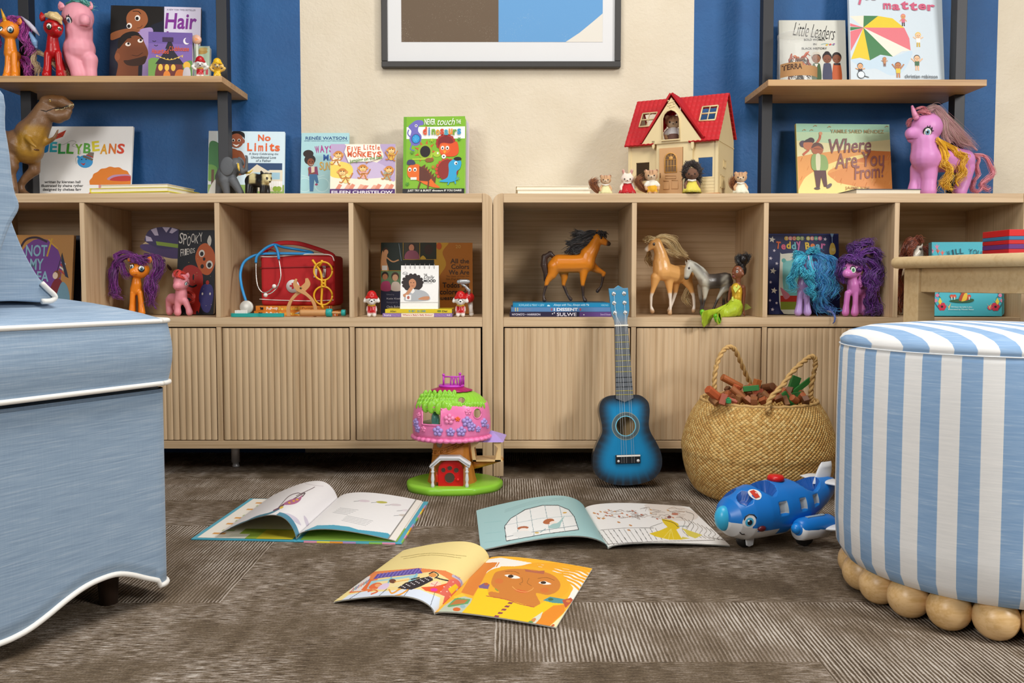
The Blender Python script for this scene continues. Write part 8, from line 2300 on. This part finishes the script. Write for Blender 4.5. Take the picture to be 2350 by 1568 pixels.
 for sx,foot in ((-1,G([(765,822)])[0]),(1,G([(1588,745)])[0])):
  m = MB(); N = 26; vs = []; fs = []
  for j in range(13):
   for i in range(N + 1):
    t = j / 12; g = i / N; v = gv - .004 + (ha + .012) * g * (1 - .78 * (1 - t))
    hgt = .0014 * (1 - (t * 12 % 1)) + .0009 * abs(math.sin(g * 18)); u = foot[0] + (apx[0] - foot[0]) * t; z = foot[1] + (apx[1] - foot[1]) * t
    vs.append(V((u + sx * hgt,v,z + hgt + .002)))
  for j in range(12):
   for i in range(N): fs.append((j * (N + 1) + i,j * (N + 1) + i + 1,(j + 1) * (N + 1) + i + 1,(j + 1) * (N + 1) + i))
  m.add(vs,fs,False); o = m.build('gable_roof',RD,root,True); k = o.modifiers.new('t','SOLIDIFY'); k.thickness = .005; k.offset = 0
 bv = -.012; B = lambda pts: Q(pts,bv)
 b0,b1 = B([(965,1460)])[0][0],B([(1440,1440)])[0][0]; d0,d1 = B([(1000,1465)])[0][0],B([(1318,1455)])[0][0]; zt = B([(1100,870)])[0][1]
 m = MB(); m.bx(b0,d0,bv,0,.004,ze); m.bx(d1,b1,bv,0,.004,ze); m.bx(d0,d1,bv,0,zt,ze)
 for a in (930,1450): x,z = B([(a,800)])[0]; m.prism([(x - .004,z + .004),(x + .004,z + .004),(x + .003,z - .012),(x,z - .018),(x - .003,z - .012)],bv - .004,bv + .004,T)
 m.build('porch_bay',CR,root,True)
 tan = '#c99a66'; m = MB(); dv = bv - .003; m.bx(d0 + .001,d1 - .001,dv,dv + .003,.0045,zt - .0005); dd = m.build('door',M(tan,rough=.5,var=.06),root,True)
 A_ = lambda pts: [(max(a,d0 + .002),b) for a,b in Q(pts,dv)]
 win = A_([(1080,1198),(1080,1010),(1095,970),(1125,945),(1160,938),(1195,945),(1222,970),(1236,1010),(1236,1190)])
 m = MB(); m.prism(win,dv - .0004,dv,T); m.build('door_window',M('#6d5030',rough=.6),dd,True)
 m = MB(); P = [V((a,dv - .0008,b)) for a,b in win]; m.tube(P + P[:1],.0014,5)
 for a in (1120,1160,1200): x,z = A_([(a,1030)])[0]; m.tube([V((x,dv - .0008,z)),V((x,dv - .0008,win[0][1]))],.0007,4)
 for b in (1025,1110): x,z = A_([(1160,b)])[0]; m.tube([V((win[0][0],dv - .0008,z)),V((win[-1][0],dv - .0008,z))],.0007,4)
 x,z = A_([(1160,1005)])[0]; m.ball((x,dv - .001,z),(.006,.001,.005),12,6)
 for t in (.2,.5,.8): m.tube([V((x,dv - .0008,z)),V((x + .013 * math.cos(3.14 * t),dv - .0008,z + .012 * math.sin(3.14 * t)))],.0006,4)
 m.build('door_lattice',M('#cf9a4a',rough=.4),dd,True)
 m = MB()
 for a,b,c,e in ((1060,1308,1135,1420),(1170,1300,1255,1412),(1085,1240,1228,1275)):
  p = A_([(a,b),(c,b),(c,e),(a,e)]); P = [V((x,dv - .0004,z)) for x,z in p]; m.tube(P + P[:1],.001,5)
 m.build('door_panel',M('#b98a56',rough=.5),dd,True); x,z = A_([(1020,1235)])[0]
 m = MB(); m.tube([V((x,dv - .001,z + .006)),V((x,dv - .003,z)),V((x,dv - .001,z - .006))],.0012,6); m.build('door_handle',M('#7a5a34',rough=.4),dd,True)
 return O,ax,ay,ze
HO = dollhouse()
Z3 = (1340,190,5.8075)
def critter(label,kind,cx,top,bot,Y,zb,fur,cloth,cl2=None,tail=None,lean=0,name='toy_squirrel',gap=0,pants=False):
 """a small flocked toy animal standing in clothes"""
 H = bot - top; s = H / 320; Wd = 1.17; f = Fig(name,label,'toy animal',Z3,Y,zb,cx,'small dressed toy animals')
 X = lambda a,b: (cx + lean * (bot - b) / H + a * s * Wd); y = lambda b: top + b * s
 hb = 92 if kind != 'rabbit' else 125
 hx = lambda a,b: X(a,y(b))
 ch = [[(hx(0,hb + 60),y(hb + 60),30 * s),(hx(0,225),y(225),46 * s),(hx(0,265),y(265),48 * s)],[(hx(-45,185),y(185),20 * s,-5),(hx(-70,225),y(225),19 * s,-12),(hx(-62,262),y(262),20 * s,-25)],[(hx(45,185),y(185),20 * s,-5),(hx(70,225),y(225),19 * s,-12),(hx(64,262),y(262),20 * s,-25)],
  [(hx(-28,270),y(270),26 * s),(hx(-30,305),y(305),23 * s,-14)],[(hx(28,270),y(270),26 * s),(hx(30,305),y(305),23 * s,-14)],[(hx(0,hb + 22),y(hb + 22),26 * s,-52 * s)]]
 if kind == 'rabbit': ch += [[(hx(-32,70),y(70),20 * s),(hx(-45,20),y(20),20 * s)],[(hx(32,70),y(70),20 * s),(hx(48,20),y(20),20 * s)]]
 elif kind != 'hedgehog': ch += [[(hx(-56,40),y(40),25 * s,6)],[(hx(56,38),y(38),25 * s,6)]]
 cream = '#d9c2a4'
 def cf(x,y_,p):
  if kind == 'rabbit': return '#e6d5c6' if y_ > top + 45 * s or abs(x - cx) < 20 * s else '#c9a294'
  t = (y_ - top) / s
  if kind != 'hedgehog' and t < hb - 16 and abs(x - X(0,y_)) < 34 * s and (abs(x - X(0,y_)) / s) % 22 > 13: return '#5a3320'
  if kind != 'hedgehog' and t < 34: return '#6a4028' if abs(x - X(0,y_)) > 66 * s else '#c99a80'
  return cream if hb + 8 < t < hb + 60 and abs(x - X(0,y_)) < 52 * s and kind != 'hedgehog' else fur
 f.body(ch,fur,7 * s,[(hx(0,hb),y(hb),84 * s,70 * s,0,68 * s)],cf,mat=FUZZ(),sm=3)
 f.dots('eye',[(hx(-30,hb),y(hb),9 * s,10 * s,'#17110f')],.6); f.dots('eye',[(hx(30,hb),y(hb),9 * s,10 * s,'#17110f')],.6); f.dots('nose',[(hx(0,hb + 18),y(hb + 18),8 * s,6 * s,'#3a2320')],.6)
 if kind == 'rabbit': f.dots('inner_ear',[(hx(-44,35),y(35),9 * s,26 * s,'#c98a80'),(hx(47,35),y(35),9 * s,26 * s,'#c98a80')],.2)
 c = M(cloth,rough=.85,var=.12,vs=400)
 if pants:
  f.part('trousers',[[(hx(0,225),y(225),56 * s),(hx(0,255),y(255),56 * s)],[(hx(-28,250),y(250),36 * s),(hx(-30,292),y(292),30 * s,-4)],[(hx(28,250),y(250),36 * s),(hx(30,292),y(292),30 * s,-4)]],cloth,c,vox=7 * s)
  if cl2: f.part('shirt',[[(hx(0,172),y(172),44 * s),(hx(0,218),y(218),56 * s)],[(hx(-42,184),y(184),28 * s,-5),(hx(-64,215),y(215),26 * s,-12)],[(hx(42,184),y(184),28 * s,-5),(hx(64,215),y(215),26 * s,-12)]],cl2,M(cl2,rough=.85,var=.1,vs=300),vox=7 * s)
 else:
  m = MB(); N = 40; p0 = f.P(hx(0,200),y(200))
  pr = [(40,172),(48,195),(52,215),(66,240),(84,280),(94,318),(90,316),(60,240)]
  def dz(b): return f.P(hx(0,b),y(b))
  vs = []; fs = []
  for r,b in pr:
   c0 = dz(b)
   for i in range(N):
    a = 6.2832 * i / N; w = 1 + (.06 * math.sin(a * 8) if b > 250 else 0); vs.append(V((c0.x + 1.2 * r * s * f.k * w * math.cos(a),c0.y + r * s * f.k * w * math.sin(a),max(c0.z,zb + .0006))))
  for j in range(len(pr) - 1):
   for i in range(N): fs.append((j * N + i,j * N + (i + 1) % N,(j + 1) * N + (i + 1) % N,(j + 1) * N + i))
  m.add(vs,fs); dr = m.build('dress',c,f.root)
  if cl2:
   m = MB(cl2)
   for i in range(60):
    a = 3.3 + 2.7 * ((i * .618) % 1); t = ((i * .37) % 1); r = 62 + 32 * t; c0 = dz(240 + 74 * t); m.ball((c0.x + 1.2 * r * s * f.k * math.cos(a),c0.y + r * s * f.k * math.sin(a),max(c0.z,zb + .001)),3.0 * s * f.k,6,4)
   m.build('print_dots',M(cl2,rough=.8),dr)
  f.part('collar',[[(hx(-34,172),y(172),12 * s,-38 * s),(hx(0,180),y(180),12 * s,-52 * s),(hx(34,172),y(172),12 * s,-38 * s)]],'#e9e4da')
 if tail:
  g = [[(hx(a,b),y(b),40) for a,b in tail]]; f.hair('tail',g,60,34 * s,9 * s,['#8a4a1c','#9c5a24','#6d3814','#a86a34'],4,1,10)
 return f
FR = '#c49a72'
HY = HO[0].y
critter('toy squirrel in pale yellow dress with bushy tail, leftmost of the small animals','squirrel',290,1190,1470,.05,ZT,FR,'#d9d3a0','#e6e2cc',[(-70,290),(-130,220),(-170,130),(-110,90)])
critter('white toy rabbit in red spotted dress left of the dollhouse','rabbit',580,1130,1470,.05,ZT,'#e6d5c6','#b51820','#f0e6e0',name='toy_rabbit')
critter('toy squirrel in yellow trousers leaning by the dollhouse door','squirrel',915,1122,1466,.030,ZT,FR,'#e2ad2c','#e4dccf',[(-60,280),(-110,230),(-150,150),(-100,110)],lean=-22,pants=True)
_h = critter('dark brown toy hedgehog in yellow flowered dress before the dollhouse','hedgehog',1440,1085,1448,.012,ZT,'#6d4a36','#d8c850','#e8e4b4',name='toy_hedgehog')
_h.hair('spines',[[(1440 + 85 * math.cos(t),1170 + 100 * math.sin(t),20),(1440 + 112 * math.cos(t),1172 + 135 * math.sin(t),45)] for t in [-3.5 + .27 * i for i in range(16)]] + [[(1440 + 70 * math.cos(t),1150 + 80 * math.sin(t),-30),(1440 + 90 * math.cos(t),1140 + 95 * math.sin(t),-20)] for t in [-3.3 + .27 * i for i in range(14)]] + [[(1380,1200,60),(1370,1350,70)],[(1500,1200,60),(1540,1330,70)]],30,26,8.5,['#2a1c18','#3a2822','#1d1412'],3,1,6)
critter('toy squirrel in white flowered dress, rightmost of the small animals','squirrel',2090,1150,1472,.045,ZT,FR,'#e0ddc8','#8fa56a',[(-50,260),(-90,190),(-80,120),(-50,100)])
def upstairs():
 u = HO[0] + HO[1] * .098 + HO[2] * .03
 critter('toy squirrel in white shirt and checked trousers, standing in the dollhouse gable opening','squirrel',1190,325,735,u.y,ZT + HO[3] + .0012,FR,'#7a5a50','#e9eaec',None,pants=True)
upstairs()
# ================================================================ puppies, doctor's bag and other small things
def puppy(label,zoom,cx,top,bot,Y,zb,fur,hat,shirt,arms=False,brown=False):
 H = bot - top; s = H / 400; f = Fig('puppy_figure',label,'toy dog',zoom,Y,zb,cx,'small plastic puppies')
 p = lambda a,b,r,d=0: (cx + a * s,top + b * s,r * s,d * s)
 ch = [[p(0,245,52),p(0,320,62)],[p(0,175,50,-70),p(0,150,70,-30)],[p(-40,330,36,-20),p(-42,382,34,-30)],[p(40,330,36,-20),p(42,382,34,-30)],[p(-95,130,26),p(-105,165,30)],[p(95,130,26),p(105,165,30)]]
 ch += [[p(-60,255,26),p(-120,225,28,-30),p(-135,200,32,-40)],[p(60,255,26),p(120,235,28,-30),p(140,210,32,-40)]] if arms else [[p(-55,260,26),p(-62,310,26,-20)],[p(55,260,26),p(62,310,26,-20)]]
 f.body(ch,fur,10 * s,[(cx,top + 145 * s,92 * s,80 * s,0,80 * s)],lambda x,y,q: shirt if y > top + 232 * s and y < top + 355 * s and abs(x - cx) < 68 * s else fur,mat=M(None,rough=.3,var=.02))
 f.part('cap',[[p(-70,105,30,0),p(70,105,30,0)],[p(0,75,80,10)],[p(-90,115,14,-30),p(0,112,18,-95),p(90,115,14,-30)]],hat,vox=9 * s)
 f.eyes((cx - 32 * s,top + 145 * s,20 * s),(cx + 32 * s,top + 145 * s,18 * s),iris='#3a2418'); f.dots('nose',[(cx,top + 168 * s,16 * s,11 * s,'#1a1412')],.6)
 if brown: f.dots('eye_patch',[(cx - 42 * s,top + 120 * s,26 * s,12 * s,'#7a4a1c'),(cx + 42 * s,top + 120 * s,26 * s,12 * s,'#7a4a1c')],.15)
 f.part('collar',[[p(-50,228,13,-20),p(0,238,14,-52),p(50,228,13,-20)]],'#d8a82c')
 return f
ZP = (430,100,19.6)
puppy('tiny white puppy figure in red hat with raised paws on the left shelf',ZP,570,480,1450,.115,ZL,'#e6e4df','#b5121c','#b5121c',True)
puppy('tiny yellow puppy figure in yellow cap with raised paws by black post',ZP,1345,560,1480,.125,ZL,'#d9b460','#e2b418','#e0b414',True,True)
Z6 = (500,520,3.79)
puppy('small white puppy figure in red helmet, left of the flip calendar',Z6,1338,575,795,.035,ZS,'#e6e3df','#c21a1c','#b81618')
_p = puppy('small white puppy figure with red pack and grey water cannon, right of the calendar',Z6,2110,573,790,.035,ZS,'#e6e3df','#c21a1c','#b81618')
_p.part('backpack',[],'#b81618',balls=[(2180,630,52,48,45)]); _p.part('hind_leg',[[(2195,680,24,60),(2200,730,18,60),(2205,775,22,55)]],'#e2dfda')
_p.part('cannon_arm',[[(2185,590,13,10),(2185,568,15,5),(2150,530,11,0),(2120,510,10,0)]],'#a9abad',M('#a9abad',rough=.3,metal=.4)); _p.part('water_cannon',[[(2095,493,17),(2110,492,20),(2165,492,20),(2178,492,17)]],'#a3a5a8',M('#a9abad',rough=.3,metal=.4))
def z6(x,y,Y): return pt(500 + x / 3.79,520 + y / 3.79,Y)
def bag():
 Y = .095; a,b = z6(365,0,Y).x,z6(1010,0,Y).x; z0 = ZBAG + .0004; z1 = z6(0,250,Y).z; dp = .13
 red = M('#b01016',rough=.75,var=.1,vs=60,bump=.2,bs=500); pip = M('#e6dcd6',rough=.7)
 root = thing('toy_doctor_bag','red cloth doctor bag with white cross badge on orange books','bag',((a + b) / 2,Y,z0))
 m = MB(); m.box(((a + b) / 2,Y + dp / 2,(z0 + z1) / 2),(b - a,dp,z1 - z0)); o = m.build('bag_body',red,root)
 q = o.modifiers.new('b','BEVEL'); q.width = .009; q.segments = 3; q = o.modifiers.new('s','SUBSURF'); q.subdivision_type = 'SIMPLE'; q.levels = q.render_levels = 2
 m = MB(); bu = [(365,262),(500,262),(700,245),(880,240),(985,252),(1012,300)]
 m.tube(spline([z6(x,y,Y - .001) for x,y in bu],5),.0016,6); m.build('top_piping',pip,o)
 m = MB(); m.tube(spline([z6(x,y,Y - .001) for x,y in ((362,632),(500,640),(800,648),(1005,640))],4),.0013,6); m.build('bottom_piping',pip,o)
 m = MB(); m.tube(spline([z6(x,y,Y - .0005) for x,y in ((366,362),(560,356),(820,350),(1008,345))],4),.0022,6); m.build('zip',M('#8a0c12',rough=.6),o)
 for x in (850,925): m = MB(); m.box(z6(x,405,Y - .0025),(.008,.002,.024),(0,.12,0)); m.box(z6(x,350,Y - .002),(.008,.004,.006)); m.build('zip_pull',M('#b9a79c',rough=.3,metal=.6),o)
 c = z6(652,520,Y - .0008); m = MB(); m.lathe([(0,0),(.0178,0),(.0178,.0006),(0,.0006)],c,32,Euler((math.radians(90),0,0)).to_matrix().to_4x4()); e = m.build('badge',M('#d9d4d2',rough=.7),o)
 m = MB(); m.box(c + V((0,-.0011,.001)),(.0165,.0006,.0055)); m.box(c + V((0,-.00105,.001)),(.0055,.0006,.0165)); m.build('cross',M('#b5181c',rough=.6),e)
 h = spline([z6(*p) for p in ((390,300,.13),(410,215,.13),(510,150,.14),(680,145,.15),(850,190,.16),(980,240,.16),(1010,270,.15))],6)
 m = MB(); m.tube(h,.0062,8,flat=.3,up=(0,1,0)); m.build('handle',red,root); m = MB(); m.tube(spline([z6(*p) for p in ((385,240,.10),(430,205,.10),(490,210,.10),(520,250,.095))],5),.004,8,flat=.4); m.build('side_strap',red,root)
bag()
def stetho():
 c = z6(250,700,.035); root = thing('toy_stethoscope','blue tubed toy stethoscope draped over the red bag','stethoscope',(c.x,.05,ZS)); bl = M('#2089c8',rough=.4,var=.03)
 m = MB(); m.tube(spline([z6(*p) for p in ((245,650,.04),(222,580,.045),(203,500,.06),(196,410,.075),(222,320,.085),(280,270,.09),(360,242,.092),(480,235,.09),(640,235,.088),(780,236,.1),(825,230,.12),(780,215,.135),(660,195,.13),(560,178,.11),(492,158,.09),(430,180,.085),(372,225,.083),(338,265,.082),(330,315,.082))],6),.0036,10); m.build('tube',bl,root)
 m = MB(); m.tube(spline([z6(*p) for p in ((492,158,.088),(515,200,.084),(526,250,.08),(530,285,.08))],5),.0036,10); m.build('tube',bl,root)
 mt = M('#b9b7b2',rough=.25,metal=.75)
 for pts,e in (((332,315),(333,420),(345,510),(380,568),(430,570),(490,525)),(490,520)),(((530,285),(545,380),(545,450),(515,530),(470,575),(418,597)),(415,597)):
  m = MB(); m.tube(spline([z6(x,y,.082 - .012 * i / 5) for i,(x,y) in enumerate(pts)],5),.0017,8); t = m.build('ear_tube',mt,root); m = MB(); m.ball(z6(*e,.068),.0058,14,10); m.build('ear_tip',M('#e3e0da',rough=.4),t)
 cc = z6(250,702,.03); m = MB(); m.lathe([(0,-.003),(.0165,-.003),(.0178,-.001),(.0178,.003),(.015,.005),(0,.005)],cc,32,Euler((math.radians(82),0,0)).to_matrix().to_4x4()); m.build('chest_piece',M('#c9c6bd',rough=.4,metal=.3),root)
stetho()
def small_things():
 tl = '#1c9c97'; y = .022
 c = z6(350,775,y); r = thing('toy_toothbrush','teal toy toothbrush with white bristles lying at compartment front','toy toothbrush',(c.x,y,ZS)); k = K(y) / 3.79
 m = MB(); m.prism([(p.x,p.y) for p in spline([V((a * k + c.x,b * k * 1.0 + y,0)) for a,b in ((-225,-20),(-130,-26),(-50,-24),(-40,-16),(0,-14),(30,-22),(80,-26),(180,-24),(220,-18),(222,18),(180,26),(60,26),(0,14),(-40,18),(-60,26),(-220,24))],4,True)],ZS + .0003,ZS + .0098,lambda a,h,b: V((a,b,h))); m.build('handle',M(tl,rough=.45),r,bevel=.001)
 m = MB(); a,b = z6(140,0,y).x,z6(248,0,y).x
 for i in range(6): m.bx(a + (b - a) * (i + .03) / 6,a + (b - a) * (i + .97) / 6,y - .005,y + .005,ZS + .0098,ZS + .0175 + .0006 * (i % 2))
 m.build('bristles',M('#e9e7e2',rough=.6),r)
 wd = M('#c9945c',rough=.5,var=.1,vs=60); Y = .045
 c = z6(720,790,Y); r = thing('toy_pliers','wooden toy pliers standing open before the red bag','toy pliers',(c.x,Y,ZS))
 def arm(pts,ws,off,nm):
  P = [z6(a,b,Y) for a,b in pts]; q = spline(P,6); n = len(q); m = MB()
  L = []; Rr = []
  for i,p in enumerate(q):
   d = (q[min(i + 1,n - 1)] - q[max(i - 1,0)]).normalized(); nn = V((-d.z,0,d.x)); t = i / (n - 1) * (len(ws) - 1); j = min(int(t),len(ws) - 2); w = (ws[j] + (ws[j + 1] - ws[j]) * (t - j)) * K(Y) / 3.79
   L.append(p + nn * w); Rr.append(p - nn * w)
  pl = [(p.x,max(p.z,ZS + .0003)) for p in L + Rr[::-1]]; m.prism(pl,Y + off,Y + off + .006); m.build(nm,wd,r,bevel=.0012)
 arm([(684,455),(672,500),(700,540),(770,590),(820,640),(848,710),(845,792)],[8,18,26,14,13,16,14],-.0035,'arm'); arm([(768,450),(775,500),(740,540),(680,590),(630,650),(608,720),(615,792)],[10,26,28,14,13,16,16],.003,'arm')
 m = MB(); m.lathe([(0,0),(.0028,0),(.0028,.001),(0,.0015)],z6(722,536,Y - .0035),12,Euler((math.radians(90),0,0)).to_matrix().to_4x4()); m.build('pivot',M('#6a5a3a',rough=.4,metal=.5),r)
 yl = M('#e0a816',rough=.35); Y = .066; c = z6(915,700,Y); r = thing('toy_glasses','yellow toy spectacles propped upright against the red bag','toy glasses',(c.x,Y,ZS))
 zs = ZS + .0135
 for cx,cy,rr in ((915,388,80),(915,602,80)):
  m = MB(); m.tube([z6(cx + rr * math.cos(.2618 * i),cy + rr * math.sin(.2618 * i),Y) for i in range(25)],.0026,8); m.build('rim',yl,r)
 m = MB(); m.tube(spline([z6(x,yy,Y) for x,yy in ((902,468),(905,495),(902,522))],4),.003,8); m.tube(spline([z6(x,yy,Y) for x,yy in ((935,468),(932,495),(935,522))],4),.003,8); m.tube([z6(900,495,Y),z6(936,495,Y)],.003,8); m.build('bridge',yl,r)
 m = MB(); m.tube(spline([z6(822,290,Y + .004),z6(850,330,Y + .004),z6(890,390,Y + .005),z6(905,470,Y + .005),z6(905,560,Y + .005),z6(900,660,Y + .003),z6(912,712,Y)],5),.0032,8); m.build('temple',yl,r)
 m = MB(); m.tube([z6(905,292,Y),z6(905,305,Y),z6(880,345,Y + .004)],.0036,8); m.tube([z6(905,685,Y),z6(915,715,Y)],.0036,8); m.build('hinge',yl,r)
 Y = .022; c = z6(880,765,Y); r = thing('toy_syringe','wooden toy syringe with teal flanges lying in front of the orange books','toy syringe',(c.x,Y,ZS)); zc = ZS + .0112; X = lambda a: z6(a,0,Y).x; rot = Euler((0,math.radians(90),0)).to_matrix().to_4x4()
 def cyl(a,b,rr,nm,mt): m = MB(); L = X(b) - X(a); m.lathe([(0,0),(rr * .94,0),(rr,L * .06),(rr,L * .94),(rr * .94,L),(0,L)],(X(a),Y,zc),24,rot); m.build(nm,mt,r)
 cyl(705,940,.0082,'barrel',wd); cyl(935,985,.0108,'flange',M(tl,rough=.45)); cyl(983,1070,.0032,'plunger',wd); cyl(1068,1104,.0085,'plunger_cap',M(tl,rough=.45)); m = MB('#8a8a88'); m.tube([V((X(660),Y,zc - .002)),V((X(706),Y,zc))],[.0008,.004],10); m.build('tip',M('#9a9794',rough=.4),r)
 Y = .165; k = K(Y); cx = Xf(1820,Y); rr = 43.5 * k; zt = pt(1820,79,Y).z; r = thing('clear_tub','clear plastic tub with kraft label, full of little toys, right shelf','tub',(cx,Y,ZR))
 cl = M('#eef2f4',rough=.06,var=0,alpha=.13,spec=1)
 m = MB(); m.lathe([(rr,0),(rr,zt - ZR - .012),(rr + .001,zt - ZR - .010),(rr + .001,zt - ZR - .002),(rr - .002,zt - ZR)],(cx,Y,ZR),48); m.v = [v for v in m.v]; m.f = [f for f in m.f if len(f) == 4]; m.c = m.c[:len(m.f)]; m.s = m.s[:len(m.f)]; m.build('tub_wall',cl,r)
 m = MB(); m.lathe([(rr - .001,0),(rr,.001),(rr,.002),(0,.002)],(cx,Y,zt - .003),48); m.build('lid',cl,r)
 def cy(a,b,o=.0006): t = (a - 1820) / 44; t = max(-.99,min(.99,t)); return V((cx + (rr + o) * t,Y - (rr + o) * math.sqrt(1 - t * t),pt(1820,b,Y).z))
 m = MB(); m.grid(lambda u,v: cy(1778 + 82 * u,183 - (183 - (152 if u < .48 else 160)) * v),40,2); m.v = [(a,b,max(c,ZR + .0005)) for a,b,c in m.v]; lb = m.build('label',M('#b58a5c',rough=.8,var=.08),r)
 vs,fs = text_geo('TERRA',.02); m = MB('#4a3024'); xs = [v[0] for v in vs]; m.add([cy(1780 + 37 * (v[0] - min(xs)) / (max(xs) - min(xs)),168 - 12 * v[1] / .7,.0011) for v in vs],fs,False); m.build('label_print',M('#4a3024',rough=.7),lb)
 rnd = random.Random(9); cs = ['#c9541c','#d06a24','#4a453f','#5c564c','#8a3a2c','#6a5a5c','#7c4a2a','#55504a','#a8482a']
 for i in range(20):
  an = i * 2.4; q = (.2 + .45 * ((i * .37) % 1)) * rr; x,yy = cx + q * math.cos(an),Y + q * math.sin(an); z = ZR + .012 + .0075 * (i // 2); m = MB(cs[i % 9]); R3 = Euler((rnd.uniform(-1,1),rnd.uniform(-1,1),rnd.uniform(0,6))).to_matrix()
  S = lambda a,b,c: V((x,yy,z)) + R3 @ V((a,b,c)) * 1.15
  m.tube([S(-.010,0,0),S(-.004,0,.002),S(.004,0,.001),S(.009,0,.005),S(.013,0,.006)],[.001,.004,.0042,.003,.0018],8)
  for a in (-.004,.004):
   for b in (-.002,.002): m.tube([S(a,b,0),S(a,b * 1.4,-.008)],[.0016,.001],6)
  o = link('toy_creature',m.mesh('toy_creature'),PLAST(cs[i % 9])); recenter(o); tag(o,'little orange, brown or grey toy creature inside the clear tub','toy animal','little toys in the clear tub')
 Y = -.36; a = Xf(2316,Y); r = thing('game_box_stack','red box with blue and purple bands, standing on the wooden table','box',(a + .06,Y + .06,TABLE_Z),(0,0,-.05)); z = .0003
 for h,c in ((.017,'#b8141a'),(.0105,'#5c2a78'),(.009,'#b8141a'),(.008,'#2a6f9c'),(.0145,'#c4161a')):
  m = MB(); m.bx(-.06,.06,-.06,.06,z,z + h); m.build('layer',M(c,rough=.35,var=.05),r,True,bevel=.001); z += h + .0002
small_things()
